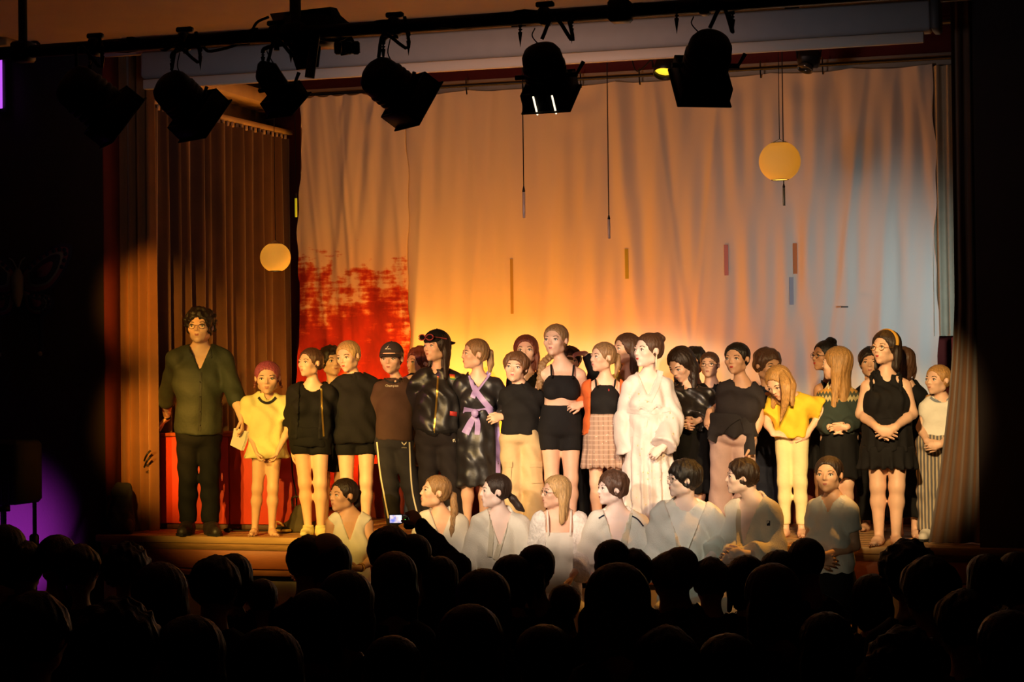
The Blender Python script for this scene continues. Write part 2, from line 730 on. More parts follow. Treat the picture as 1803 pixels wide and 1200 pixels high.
def head_prims(c, R, H, fw=1.0, male=False):
    T = lambda x, y, z: c + R @ (np.array([x * fw, y, z]) * H)
    E = lambda x, y, z, r: ell(T(x, y, z), np.array([r[0] * fw, r[1], r[2]]) * H, R)
    P = [(E(0, .07, .13, (.325, .405, .355)), .01, 'u'),
         (E(0, -.13, -.12, (.25, .27, .34)), .12, 'u'),
         (E(0, -.17, -.32, (.19 if male else .165, .19, .15)), .08, 'u'),
         (E(0, -.315, -.41, (.09 if male else .075, .075, .075)), .06, 'u')]
    for s in (-1, 1):
        P += [(E(s * .165, -.245, -.085, (.10, .11, .10)), .07, 'u'),
              (E(s * .17, -.0, -.27, (.10, .14, .12)), .07, 'u')]
    P += [(rc(T(-.15, -.325, .09), T(.15, -.325, .09), .05 * H, .05 * H), .06, 'u')]
    for s in (-1, 1):
        P += [(E(s * .14, -.45, .012, (.085, .085, .055)), .035, 's')]
    P += [(rc(T(0, -.37, .06), T(0, -.442, -.10), .026 * H, .042 * H), .03, 'u')]
    for s in (-1, 1):
        P += [(E(s * .045, -.39, -.115, (.034, .042, .032)), .02, 'u'), (E(s * .322, .06, -.03, (.04, .07, .115)), .02, 'u')]
    P += [(E(0, -.34, -.24, (.12, .075, .085)), .05, 'u')]
    return [(p, k * H, m) for p, k, m in P], T


def face_bits(g, T, H, fw, lip=3, smile=0.0, brow=4):
    for s in (-1, 1):
        g.ball(T(s * .14, -.318, .008), .058 * H, 10, m=1)
        g.ball(T(s * .14, -.352, .008), .031 * H, 8, m=2)
        a = np.linspace(-1, 1, 7)
        g.tube([T(s * (.14 + .066 * t), -.374 + .018 * t * t + (.022 * t * t if t > 0 else 0), .012 + .036 * (1 - t * t)) for t in a], [.006 * H, .011 * H, .013 * H, .014 * H, .013 * H, .011 * H, .006 * H], 5, m=2)
        g.tube([T(s * x, y, z) for x, y, z in ((.055, -.372, .098), (.10, -.37, .118), (.16, -.35, .125), (.215, -.295, .10))], [.008 * H, .015 * H, .014 * H, .006 * H], 5, m=brow)
    u = smile
    g.tube([T(x, y, z) for x, y, z in ((-.095 - .02 * u, -.36, -.240 + .03 * u), (-.045, -.405, -.229 + .004 * u), (0, -.413, -.235), (.045, -.405, -.229 + .004 * u), (.095 + .02 * u, -.36, -.240 + .03 * u))], np.array([.006, .014, .013, .014, .006]) * H, 6, m=lip)
    if u > .3:
        g.tube([T(x, y, z) for x, y, z in ((-.08, -.37, -.238), (0, -.408, -.248), (.08, -.37, -.238))], np.array([.006, .015, .006]) * H, 6, m=1)
    dz = -.018 * max(0, u)
    g.tube([T(x, y, z) for x, y, z in ((-.085 - .015 * u, -.362, -.244 + .025 * u), (-.04, -.402, -.256 + dz), (0, -.41, -.260 + dz), (.04, -.402, -.256 + dz), (.085 + .015 * u, -.362, -.244 + .025 * u))], np.array([.006, .016, .018, .016, .006]) * H, 6, m=lip)


def hand_geo(g, W, d, n, s, curl=0.5, side=1, spread=1.0, prims=None):
    """wrist W, direction d, palm normal n (the fingers curl to it), side: where the thumb leaves"""
    d = nrm(d)
    n = nrm(n - np.dot(n, d) * np.asarray(d))
    e = np.cross(d, n) * side
    pr = [rc(W, W + d * .075 * s, .030 * s, .038 * s, squash=(n, .42)), rc(W + d * .02 * s + e * .012 * s, W + d * .05 * s + e * .03 * s, .018 * s, .014 * s)]
    for i, (o, l) in enumerate(((.029, .066), (.010, .076), (-.010, .071), (-.028, .056))):
        b = W + d * (.068 + .006 * (1 - abs(i - 1.3))) * s + e * o * s * .95
        dd = nrm(d + e * (o * 4 * spread))
        pts, p, a = [b - dd * .012 * s, b], b, curl * .35
        for f, ex in ((.44, .8), (.32, 1.0), (.24, .7)):
            p = p + (dd * math.cos(a) + n * math.sin(a)) * l * f * s
            pts.append(p)
            a += curl * ex
        g.tube(pts, np.array([.0095, .0095, .0085, .0078, .0055]) * s, 7, m=0)
    b = W + d * .028 * s + e * .024 * s
    td = nrm(d * .62 + e * .62 + n * (.25 + .3 * curl))
    td2 = nrm(d * .85 + e * .2 + n * (.2 + .5 * curl))
    g.tube([b, b + td * .03 * s, b + td * .03 * s + td2 * .027 * s, b + td * .03 * s + td2 * .05 * s], np.array([.0125, .0115, .0095, .0065]) * s, 7, m=0)
    return pr


class Ctx:
    pass


def pose(Y, head, sh, hip, feet=None, arms=(None, None), yaw=0, hyaw=0, pitch=0, roll=0, hdY=-.02, hipdY=0, knees=(None, None), sit=None, male=False, k=None, bust=0, fat=1.0, legk=1.0, ww=None, base=None, floor=0.0, fw=1.0, **_):
    """all picture points become joints in space on the plane Y (plus an offset each)"""
    c = Ctx()
    c.Y, c.male, c.bust, c.fat, c.legk, c.fw = Y, male, bust, fat, legk, fw * 1.12
    A = lambda x, y, d=0: at(x, y, Y + d)
    hc = A(head[0], (head[1] + head[2]) / 2, hdY)
    u = wpp(hc)
    c.H = (head[2] - head[1]) * u
    c.hc = hc
    v = nrm((hc - CAM) * np.array([1, 1, 0]))
    r = np.array([v[1], -v[0], 0])
    z = np.array([0, 0, 1.0])
    B0 = np.stack([r, v, z], 1)
    c.HR = B0 @ rotz(-math.radians(hyaw)) @ rotx(math.radians(pitch)) @ roty(math.radians(roll))
    SL, SR = A(sh[0], sh[2]), A(sh[1], sh[2] + (sh[3] if len(sh) > 3 else 0))
    c.N = (SL + SR) / 2
    psi = math.radians(yaw)
    c.P = A(hip[0], hip[1], hipdY)
    Rb = B0 @ rotz(-psi)
    ez = nrm(c.N - c.P)
    tilt = nrm(SR - SL) * (1 if np.dot(SR - SL, Rb[:, 0]) > 0 else -1)
    ex = Rb[:, 0].copy()
    ex[2] = tilt[2]
    ex = nrm(ex - np.dot(ex, ez) * ez)
    ey = np.cross(ez, ex)
    c.BR = np.stack([ex, ey, ez], 1)
    c.fwd = -Rb[:, 1]
    c.B0, c.Rb = B0, Rb
    c.L = float(np.linalg.norm(c.N - c.P))
    cs = max(.45, math.cos(psi))
    c.sw = max(.12, np.linalg.norm(SR - SL) / 2 / cs - .014) if abs(yaw) < 50 else .19 * (c.L / .46)
    c.hw = hip[2] * u / (cs * .6 + .4)
    c.s = s = k or min(1.06, max(.66, .5 * c.L / .46 + .5 * c.sw / .19))
    c.ww = ww * u if ww else min(c.hw * .86, c.sw * .68)
    jr = (.052 if male else .043) * s
    c.shj = [c.N - ex * (c.sw - jr) - ez * .03 * s, c.N + ex * (c.sw - jr) - ez * .03 * s]
    c.hpj = [c.P - ex * c.hw * .5 - ez * .03 * s, c.P + ex * c.hw * .5 - ez * .03 * s]
    c.elb, c.wri, c.hopt = [], [], []
    for i in (0, 1):
        sg = (-1, 1)[i]
        a = arms[i]
        S = c.shj[i]
        if a is None or a == 'back':
            e = S + ex * sg * (.05 if a is None else .10) * s - z * .26 * s - c.fwd * (.03 if a is None else .12) * s
            w = e - z * .2 * s + c.fwd * .02 * s if a is None else e + ex * sg * .10 * s - c.fwd * .10 * s - z * .10 * s
            o = {}
        elif a == 'cross':
            e = S + ex * sg * .04 * s - z * .27 * s + c.fwd * .03 * s
            w = e - ex * sg * .14 * s + c.fwd * .14 * s - z * .08 * s
            o = {}
        else:
            e, w, o = A(*a[0]), A(*a[1]), (a[2] if len(a) > 2 else {})
        c.elb.append(e)
        c.wri.append(w)
        c.hopt.append(o)
    c.ank, c.kne = [], []
    for i in (0, 1):
        if sit is not None:
            kn = c.hpj[i] + c.fwd * sit * s + ex * (-1, 1)[i] * .05 * s
            an = kn + c.fwd * .04 * s
            an = np.array([an[0], an[1], floor + .075 * s])
        else:
            f = feet[i]
            an = gx(f[0], Y + (f[1] if len(f) > 1 else 0), floor)
            an = an + z * .075 * s
            kk = knees[i]
            kn = A(*kk) if kk else c.hpj[i] * .5 + an * .5 + c.fwd * .02 * s
        c.kne.append(kn)
        c.ank.append(an)
    c.feet = feet
    if base is not None:
        c.base = np.array(base, float)
    else:
        c.base = (c.ank[0] + c.ank[1]) / 2
        c.base[2] = floor
    for n in ('hc', 'N', 'P'):
        setattr(c, n, getattr(c, n) - c.base)
    for n in ('shj', 'hpj', 'elb', 'wri', 'ank', 'kne'):
        setattr(c, n, [p - c.base for p in getattr(c, n)])
    c.ex, c.ey, c.ez = ex, ey, ez
    return c


def torso_rows(c):
    L, s, hw, sw, ww = c.L, c.s, c.hw, c.sw, c.ww
    f = c.fat
    cw = max(ww, sw * (.76 if c.male else .70))
    return [(-.21 * L, 0, .01, .36 * hw, .055 * s), (-.12 * L, 0, .01, .92 * hw, .105 * s * f), (0, 0, .01, hw, .12 * s * f), (.14 * L, 0, 0, .97 * hw, .112 * s * f), (.40 * L, 0, -.005, ww, .095 * s * f),
            (.62 * L, 0, -.004, cw, .108 * s), (.80 * L, 0, 0, cw * .97, .1 * s), (.93 * L, 0, .01, .58 * sw, .075 * s), (1.02 * L, 0, .015, .40 * sw, .055 * s)]


def torso_prims(c, e=0.0, lo=None):
    s = c.s
    out = [(loft(c.P, c.BR, torso_rows(c), e, 2.3), .02)]
    nb = c.N + c.ez * .048 * s + c.ey * .015
    for S in c.shj:
        out.append((rc(nb, S + c.ez * .005, .05 * s + e, (.048 if c.male else .038) * s + e), .035))
    if c.bust:
        for q in (-1, 1):
            out.append((ell(c.P + c.ex * q * .42 * c.sw + c.ez * .64 * c.L - c.ey * .085 * s, np.array([.068, .06, .072]) * s * c.bust + e, c.BR), .035))
    return out


def arm_r(c):
    s = c.s * c.fat ** .5
    return (.05 * s, .041 * s, .038 * s, .0255 * s) if c.male else (.043 * s, .036 * s, .034 * s, .0225 * s)


def leg_r(c):
    s = c.s * c.legk
    return .077 * s, .050 * s, .0485 * s, .031 * s


def build_body(c, skin, lip='nat', smile=0, hands=(1, 1), h=.0145, brow=None, shoes=False, bare=True, parent=None, face=True, lowq=False):
    s, H = c.s, c.H
    pts = np.array([c.hc, c.N, c.P] + c.shj + c.elb + c.wri + c.kne + c.ank)
    lo, hi = pts.min(0) - .17, pts.max(0) + .17
    lo[2] = min(pts[:, 2].min() - .1, pts[:, 2].min() - .1)
    fine = [] if lowq else [(c.hc - .58 * H, c.hc + .58 * H, c.hf)]
    if bare and not lowq:
        for a in c.ank:
            fine.append((a + np.array([9, 9, -.1]), a + np.array([9.1, 9.1, .03]), .009))
    F = Fld(lo, hi, h, fine)
    for p, k in torso_prims(c):
        F.put(p, k)
    ar, lr = arm_r(c), leg_r(c)
    g = Geo()
    for i in (0, 1):
        S, E, Wr = c.shj[i], c.elb[i], c.wri[i]
        F.put(rc(S, E, ar[0], ar[1]), .03)
        mid = E + (Wr - E) * .3
        F.put(rc(E, mid, ar[1] * .95, ar[2]), .015)
        F.put(rc(mid, Wr, ar[2], ar[3]), .015)
        if hands[i]:
            o = c.hopt[i]
            d = o.get('d')
            dw = nrm(Wr - E) if d is None else nrm(c.B0 @ np.array(d, float))
            n = c.B0 @ np.array(o['n'], float) if 'n' in o else -c.ex * (-1, 1)[i] + .2 * c.fwd
            side = o.get('side', (1, -1)[i])
            for p in hand_geo(g, Wr, dw, n, s * o.get('s', 1.0), o.get('curl', .45), side):
                F.put(p, .012)
        Hj, K, An = c.hpj[i], c.kne[i], c.ank[i]
        F.put(rc(Hj, K, lr[0], lr[1]), .035)
        cm = K + (An - K) * .32 - c.fwd * .012 * s
        F.put(rc(K, cm, lr[1] * .93, lr[2]), .03)
        F.put(rc(cm, An, lr[2], lr[3]), .03)
        splay = c.ex * (-1, 1)[i] * .22
        fd = nrm(c.fwd + splay)
        hl = np.array([An[0], An[1], An[2] - .045 * s])
        F.put(rc(hl - fd * .03 * s, hl + fd * .06 * s, .032 * s, .036 * s), .03)
        F.put(rc(hl + fd * .04 * s, hl + fd * .15 * s - np.array([0, 0, .006]), .034 * s, .024 * s, squash=((0, 0, 1), .7)), .025)
        if bare and not lowq:
            sd = np.cross(fd, (0, 0, 1)) * (-1, 1)[i]
            for j in range(5):
                tp = hl + fd * (.155 - .008 * j - .006 * (j > 2)) * s - sd * (.022 - .0125 * j) * s
                g.tube([tp - np.array([0, 0, .012]) - fd * .02, tp + fd * .012 * s - np.array([0, 0, .012]), tp + fd * .028 * s - np.array([0, 0, .017])], np.array([.011, .0105 if j else .013, .006]) * s, 6)
    nk = .054 if c.male else .043
    hp, T = head_prims(c.hc, c.HR, H, c.fw, c.male)
    F.put(rc(T(0, .09, -.25), c.N + c.ey * .02 * s + c.ez * .035 * s, nk * s, nk * s), .03)
    F2 = Fld(lo, hi, 1, []) if False else None
    for p, k, m in hp:
        F.put(p, k, m)
    v, q = F.net()
    g.add(v, q, m=0)
    if face:
        face_bits(g, T, H, c.fw, 3, smile)
    mats = [skin, EYEW, IRIS, lips(lip), brow or BROW]
    o = g.obj('body', mats, parent)
    return o, T


# ------------------------------------------------------------------ hair
def strand_disp(c, A, n=24, ctr=None):
    o = c.hc if ctr is None else ctr
    R = f32(c.HR)

    def fn(X, Y, Z):
        x, y, z = X - o[0], Y - o[1], Z - o[2]
        u = x * R[0, 0] + y * R[1, 0] + z * R[2, 0]
        w = x * R[0, 1] + y * R[1, 1] + z * R[2, 1]
        t = x * R[0, 2] + y * R[1, 2] + z * R[2, 2]
        ph = np.arctan2(u, w)
        return A * (np.sin(ph * n + 2.5 * np.sin(t * 14)) + .7 * np.sin(ph * n * 1.7 + 1.3 - 3 * np.sin(t * 9 + 1)) + .5 * np.sin(ph * n * .45 + t * 30))
    return fn


def curl_disp(A, f=90):
    def fn(X, Y, Z):
        return A * (np.sin(X * f + 2 * np.sin(Y * f * .6)) * np.sin(Y * f + 1) + np.sin(Z * f * 1.1 + 1.5 * np.sin(X * f * .7)) * np.cos(X * f * .8 + Y * f * .5))
    return fn


def build_hair(c, T, kind, color, parent, ln=.6, h=None, extra=None, vol=1.0, part=0, name='hair', lowq=False):
    H = c.H
    fw = c.fw
    h = h or .0078
    R = c.HR
    E = lambda x, y, z, r: ell(T(x, y, z), np.array([r[0] * fw, r[1], r[2]]) * H, R)
    z = np.array([0, 0, -1.0])
    t = {'tied': .032, 'bun': .036, 'pony': .036, 'long': .055, 'short': .075, 'curly': .10, 'fringe': .085, 'braid': .03, 'buzz': .014, 'bob': .06}[kind] * vol
    parts = [(E(0, .075, .14, (.325 + t, .405 + t, .36 + t)), .01, 'u'), (E(0, .17, -.04, (.27 + t, .27 + t, .30)), .08, 'u')]
    subs = []
    if kind in ('short', 'curly', 'fringe'):
        zt = .0 if kind != 'fringe' else -.09
        subs += [(E(0, -.45, -.135 + zt, (.35, .33, .43)), .02, 's')]
        for q in (-1, 1):
            subs += [(E(q * .40, -.02, -.10, (.13, .12, .16)), .02, 's')]
        nape = -.30
    elif kind == 'buzz':
        subs += [(E(0, -.45, -.13, (.36, .33, .42)), .02, 's')]
        for q in (-1, 1):
            subs += [(E(q * .40, -.02, -.08, (.13, .12, .17)), .02, 's')]
        nape = -.27
    else:
        subs += [(E(0, -.43, -.10, (.36, .335, .45)), .03, 's')]
        if kind != 'long' and kind != 'bob':
            for q in (-1, 1):
                subs += [(E(q * .40, -.01, -.07, (.13, .12, .17)), .02, 's')]
        nape = -.27
    tails = []
    if kind == 'long' or kind == 'bob':
        g0 = ln * H
        for q in (-1, 1):
            a = T(q * .30, .02, .08)
            b = T(q * .335, .12, -.25)
            tails += [(rc(a, b, .10 * H, .12 * H, squash=(R[:, 0], .6)), .12), (rc(b, b + z * g0 * .92 + R[:, 0] * q * .02 * H - R[:, 1] * .08 * H, .13 * H, .09 * H, squash=(R[:, 0], .6)), .12)]
        a = T(0, .24, -.1)
        tails += [(rc(a, a + z * g0, .33 * H, .29 * H, squash=(R[:, 1], .6)), .16)]
    if kind in ('pony', 'braid'):
        pts = extra or [(0, .42, .2), (0, .60, .05), (0, .58, -.35), (0, .52, -.6)]
        pts = [T(*p) if len(p) == 3 else p for p in pts]
        rr = np.interp(np.linspace(0, 1, len(pts)), [0, .25, .7, 1], [.07, .12, .11, .04]) * H * (1.0 if kind == 'pony' else .75)
        for i in range(len(pts) - 1):
            tails.append((rc(pts[i], pts[i + 1], rr[i], rr[i + 1]), .03))
    if kind == 'bun':
        bx = extra or [(0, .36, .34)]
        for b in bx:
            tails.append((E(*b, (.15, .15, .14)), .02))
    P = [p for p, _, _ in parts] + [p for p, _ in tails]
    lo = np.min([p[1] for p in P], 0) - .02
    hi = np.max([p[2] for p in P], 0) + .02
    F = Fld(lo, hi, h)
    for p, k, m in parts:
        F.put(p, k * H, m)
    nz = T(0, 0, nape)
    up = R[:, 2] * .94 + R[:, 1] * -.34
    F.cut(lambda X, Y, Z: -((X - nz[0]) * up[0] + (Y - nz[1]) * up[1] + (Z - nz[2]) * up[2]) - .06 * H)
    for p, k, m in subs:
        F.put(p, k * H, m)
    for p, k in tails:
        F.put(p, k * H)
    if kind in ('long', 'bob'):
        F.put(E(0, -.50, -.22, (.30, .36, .52)), .03 * H, 's')
        F.put(E(0, -.28, -.55, (.17, .33, .35)), .05 * H, 's')
    if kind == 'curly':
        F.disp(curl_disp(.030 * H))
    elif kind in ('short', 'fringe'):
        F.disp(strand_disp(c, .009 * H, 17))
        F.disp(curl_disp(.015 * H, 62))
    else:
        F.disp(strand_disp(c, .007 * H * (1.15 if kind in ('long', 'bob') else 1), 20))
    v, q = F.net()
    g = Geo().add(v, q)
    if kind == 'braid':
        g = Geo()
        g.add(v, q)
    o = g.obj(name, hair_mat(color), parent)
    return o


# ------------------------------------------------------------------ clothes
def fold_fn(c, amp, seed=0, wl=.09, drape=.5):
    r = np.random.default_rng(seed)
    k = 2 * np.pi / wl
    ex, ey, ez = f32(c.ex), f32(c.ey), f32(c.ez)
    ph = r.uniform(0, 6.28, 8)
    o = c.P

    def fn(X, Y, Z):
        x, y, z = X - o[0], Y - o[1], Z - o[2]
        a = x * ex[0] + y * ex[1] + z * ex[2]
        b = x * ey[0] + y * ey[1] + z * ey[2]
        t = x * ez[0] + y * ez[1] + z * ez[2]
        d1 = np.sin(k * (a * .9 + b * .7 + .25 * t) + 1.6 * np.sin(k * .35 * t + ph[0]) + ph[1])
        d2 = np.sin(k * (t * .8 + .45 * a) + 1.8 * np.sin(k * .3 * a + ph[2]) + ph[3])
        d3 = np.sin(k * .5 * (t * .7 - .6 * a + .4 * b) + ph[4])
        return amp * (drape * d1 + (1 - drape) * d2 + .5 * d3)
    return fn


def zof(c, y, x=None):
    """height along the torso for picture row y"""
    u = at(x if x is not None else c.px, y, c.Y) - c.base - c.P
    return float(u @ c.ez)


def garment_fld(c, lo, hi, h):
    return Fld(lo, hi, h)


def top(c, name, material, parent, hem, sleeves=(1, 1), e=.014, es=None, hemw=None, loose=.4, neck=.075, vee=None, square=None, strap=None, fold=.004, wl=.1, seed=1, rw=None, h=.0122, drape=.5, er=None, sleeveless_cut=None, high=False, mats=None, post=None, back=.0, low=None, nd=.055):
    """upper garment; hem is a picture row, sleeves a length 0..2 per arm (1 = elbow)"""
    s, L = c.s, c.L
    es = e if es is None else es
    hz = zof(c, hem)
    rows = torso_rows(c)
    wid = max(c.hw, c.sw * .72)
    R2 = []
    for z, cx, cy, a, b in rows:
        if z > max(.05 * L, hz + .04):
            if z < .7 * L:
                a = a + (max(a, wid) - a) * loose
                b = b + (max(b, .115 * s) - b) * loose
            R2.append((z, cx, cy, a, b))
    u = wpp(c.P + c.base)
    if hz < .05 * L:
        hwid = hemw * u - e if hemw else c.hw * 1.02
        if hz < -.03 * L:
            mid = max(c.hw, (hwid + c.hw) / 2)
            R2.insert(0, (min(0.0, hz * .4), 0, .005, mid, .122 * s * c.fat * mid / c.hw))
        R2.insert(0, (hz, 0, .005, hwid, max(.12 * s * c.fat, .6 * hwid)))
    else:
        a0 = np.interp(hz, [r[0] for r in rows], [r[3] for r in rows])
        b0 = np.interp(hz, [r[0] for r in rows], [r[4] for r in rows])
        R2.insert(0, (hz, 0, 0, hemw * u - e if hemw else a0, b0))
    ar = arm_r(c)
    pr = [(loft(c.P, c.BR, R2, e, 2.3), .02)]
    nb = c.N + c.ez * .048 * s + c.ey * .015
    for i, S in enumerate(c.shj):
        if strap is None:
            pr.append((rc(nb, S + c.ez * .004, .05 * s + e, ar[0] * .92 + e, clip1=(sleeveless_cut if sleeves[i] == 0 and sleeveless_cut else None)), .03))
    if c.bust:
        for q in (-1, 1):
            pr.append((ell(c.P + c.ex * q * .42 * c.sw + c.ez * .64 * L - c.ey * .085 * s, np.array([.068, .06, .072]) * s * c.bust + e, c.BR), .04))
    for i in (0, 1):
        n = sleeves[i]
        if n <= 0:
            continue
        S, Eb, Wr = c.shj[i], c.elb[i], c.wri[i]
        r0, r1 = ar[0] + es, ar[1] + (es if er is None else er)
        if n <= 1:
            pr.append((rc(S, Eb, r0, r1 if rw is None else rw * s, clip1=n), .03))
        else:
            pr.append((rc(S, Eb, r0, r1), .03))
            r2 = ar[3] + es if rw is None else rw * s
            pr.append((rc(Eb, Wr, r1, r2, clip1=n - 1), .02))
    lo = np.min([p[0][1] for p in pr], 0) - .03
    hi = np.max([p[0][2] for p in pr], 0) + .03
    F = Fld(lo, hi, h)
    for p, k in pr:
        F.put(p, k)
    if fold:
        F.disp(fold_fn(c, fold, seed, wl, drape))
    # neck opening
    T0 = c.hc - c.HR[:, 2] * c.H * .2 + c.HR[:, 1] * .06
    if not high:
        F.put(rc(c.N + c.ez * (nd * s) + c.ey * (.012 if back == 0 else back), c.N + (T0 - c.N) * 1.2, neck * s, neck * s), .008, 's')
    P0, ex, ey, ez = c.P, c.ex, c.ey, c.ez

    def loc(X, Y, Z):
        x, y, z = X - P0[0], Y - P0[1], Z - P0[2]
        return x * ex[0] + y * ex[1] + z * ex[2], x * ey[0] + y * ey[1] + z * ey[2], x * ez[0] + y * ez[1] + z * ez[2]
    if vee:
        zv = zof(c, vee[0])
        m = vee[1]
        x0 = vee[2] if len(vee) > 2 else 0

        def cv(X, Y, Z):
            a, b, t = loc(X, Y, Z)
            return np.minimum(np.minimum(.02 - b, m * (t - zv) - np.abs(a - x0)), .05)
        F.cut(cv)
    if square:
        zv = zof(c, square[0])
        wq = square[1] * u

        def cq(X, Y, Z):
            a, b, t = loc(X, Y, Z)
            return np.minimum(np.minimum(.03 - b, t - zv), wq - np.abs(a))
        F.cut(cq)
    if strap is not None:
        zt = zof(c, strap)
        F.cut(lambda X, Y, Z: loc(X, Y, Z)[2] - zt)
    if low is not None:
        F.cut(low(loc))
    if post:
        post(F)
    v, q = F.net()
    g = Geo().add(v, q)
    if strap is not None:
        zt = zof(c, strap)
        w = .44 * c.sw
        for sg in (-1, 1):
            pts = []
            for t in np.linspace(0, 1, 9):
                a = math.pi * t
                zz = zt - .02 + (L * 1.0 + .045 * s - zt + .02) * math.sin(a)
                yy = -.115 * s * math.cos(a) if t < .5 else .1 * s * -math.cos(a)
                pts.append(P0 + ex * sg * w * (1 + .1 * math.sin(a)) + ey * yy + ez * zz)
            pp = np.array(pts)
            g.tube(pp, .0075, 6, squash=(ex, 1))
    o = g.obj(name, mats or material, parent)
    return o, F


def bottom(c, name, material, parent, waist, ln=2.0, e=.012, knee_e=None, cuff=None, fold=.003, wl=.09, seed=2, h=.0125, hip_e=None, crotch=None, drape=.25):
    """trousers or shorts; waist is a picture row, ln 0..2 the leg length (1 = knee)"""
    s, L = c.s, c.L
    lr = leg_r(c)
    wz = zof(c, waist)
    rows = [r for r in torso_rows(c) if r[0] < wz - .02]
    a0 = np.interp(wz, [r[0] for r in torso_rows(c)], [r[3] for r in torso_rows(c)])
    b0 = np.interp(wz, [r[0] for r in torso_rows(c)], [r[4] for r in torso_rows(c)])
    rows.append((wz, 0, 0, a0, b0))
    he = e if hip_e is None else hip_e
    ke = e if knee_e is None else knee_e
    pr = [(loft(c.P, c.BR, rows, he, 2.3), .02)]
    for i in (0, 1):
        Hj, K, An = c.hpj[i], c.kne[i], c.ank[i]
        if ln <= 1:
            f = ln
            pr.append((rc(Hj, K, lr[0] + e, lr[1] + ke + (0 if cuff is None else cuff), clip1=f), .03))
        else:
            pr.append((rc(Hj, K, lr[0] + e, lr[1] + ke), .03))
            cf = lr[3] + .012 if cuff is None else cuff * s
            cm = K + (An - K) * .35 - c.fwd * .01 * s
            rm = max(lr[2] + ke * .8, (lr[1] + ke) * .6 + cf * .4)
            pr.append((rc(K, cm, lr[1] + ke, rm), .03))
            end = cm + (An - cm) * 1.25
            fr = ((ln - 1) - .35) / (.65 * 1.25)
            pr.append((rc(cm, end, rm, cf, clip1=min(.99, fr)), .02))
    lo = np.min([p[0][1] for p in pr], 0) - .03
    hi = np.max([p[0][2] for p in pr], 0) + .03
    F = Fld(lo, hi, h)
    for i_, (p, k) in enumerate(pr):
        F.put(p, k if i_ == 0 else min(k, .024))
    if fold:
        F.disp(fold_fn(c, fold, seed, wl, drape))
    v, q = F.net()
    o = Geo().add(v, q).obj(name, material, parent)
    return o, F


def skirt(c, name, material, parent, waist, hem, wpx, hpx, pleats=0, amp=.006, fold=.003, seed=3, h=.0118, depth=.62, mid=None, dx=0, mind=.148):
    s = c.s
    u = wpp(c.P + c.base)
    zw = (at(c.px, waist, c.Y) - c.base)[2]
    zh = (at(c.px, hem, c.Y) - c.base)[2]
    R = c.Rb
    o = np.array([c.P[0], c.P[1], 0])
    A0, A1 = wpx * u, hpx * u
    Am = (mid * u) if mid else A0 * .45 + A1 * .55
    rows = []
    for z, a in ((zh, A1), (zh * .5 + zw * .5, Am), (zh * .15 + zw * .85, max(A0 * 1.05, min(Am, c.hw * 1.05))), (zw, A0)):
        t = (z - zh) / (zw - zh)
        rows.append((z, dx * u * (1 - t), .0, a, max(depth * a, mind * s)))
    F0 = loft(o, R, rows, 0, 2.1)
    F = Fld(F0[1] - .04, F0[2] + .04, h)
    F.put(F0, .01)
    if pleats:
        ox, oy = o[0], o[1]

        def pl(X, Y, Z):
            ph = np.arctan2(X - ox, Y - oy)
            t = np.clip((zw - Z) / (zw - zh), 0, 1)
            return amp * t * (np.sin(ph * pleats + .6 * np.sin(Z * 7)) + .4 * np.sin(ph * pleats * 1.7 + 1))
        F.disp(pl)
    if fold:
        F.disp(fold_fn(c, fold, seed, .11, .6))
    v, q = F.net()
    ob = Geo().add(v, q).obj(name, material, parent)
    return ob, F


def px_hits(c, F, pts, lift=.003, near=-.75):
    """points of a garment seen under picture points, lifted off its surface"""
    P = np.array([at(x, y, c.Y + near) - c.base for x, y in pts])
    D = np.array([nrm(ray(x, y)) for x, y in pts])
    out = P.copy()
    alive = np.ones(len(P), bool)
    for _ in range(420):
        v = F.sample(out)
        inside = ((out > [a[0] for a in F.ax]) & (out < [a[-1] for a in F.ax])).all(1)
        stop = (v <= 0) & inside
        alive &= ~stop
        out[alive] += D[alive] * .003
        if not alive.any():
            break
    ok = ~alive
    if ok.any() and not ok.all():
        j = np.where(ok)[0]
        for i in np.where(alive)[0]:
            n = j[np.argmin(np.abs(j - i))]
            t = np.dot(out[n] - P[i], D[i])
            out[i] = P[i] + D[i] * t
    return out - D * lift


def strip_px(c, F, pts, w, material, parent, name, th=.004, n=24, taper=None, lift=.002):
    """a band of cloth lying on a garment along picture points, w picture pixels wide"""
    p = crom(np.array(pts, float), n)
    t = np.gradient(p, axis=0)
    t /= np.linalg.norm(t, axis=1, keepdims=True) + 1e-9
    nn = np.stack([-t[:, 1], t[:, 0]], 1)
    ww = np.full(n, w / 2.0) if taper is None else np.interp(np.linspace(0, 1, n), np.linspace(0, 1, len(taper)), taper) / 2
    rowsP = [px_hits(c, F, p + nn * (ww * f)[:, None], lift + th) for f in (-1, -.33, .33, 1)]
    G = np.stack(rowsP, 1)
    D = nrm(ray(*p[n // 2]))
    g = Geo().sheet(G, D * (th + .006))
    return g.obj(name, material, parent)


def poly_px(c, F, polys, material, parent, name, th=.003, lift=.0025):
    """small flat marks (convex outlines of picture points) on a garment"""
    g = Geo()
    for pl in polys:
        h = px_hits(c, F, pl, lift)
        D = nrm(ray(*pl[0]))
        n = len(pl)
        b = h + D * (th + .004)
        ctr = h.mean(0, keepdims=True)
        v = np.concatenate([h, b, ctr])
        t = [[2 * n, i, (i + 1) % n] for i in range(n)]
        q = [[i, i + n, (i + 1) % n + n, (i + 1) % n] for i in range(n)]
        g.add(v, q, t)
    return g.obj(name, material, parent, smooth=False)


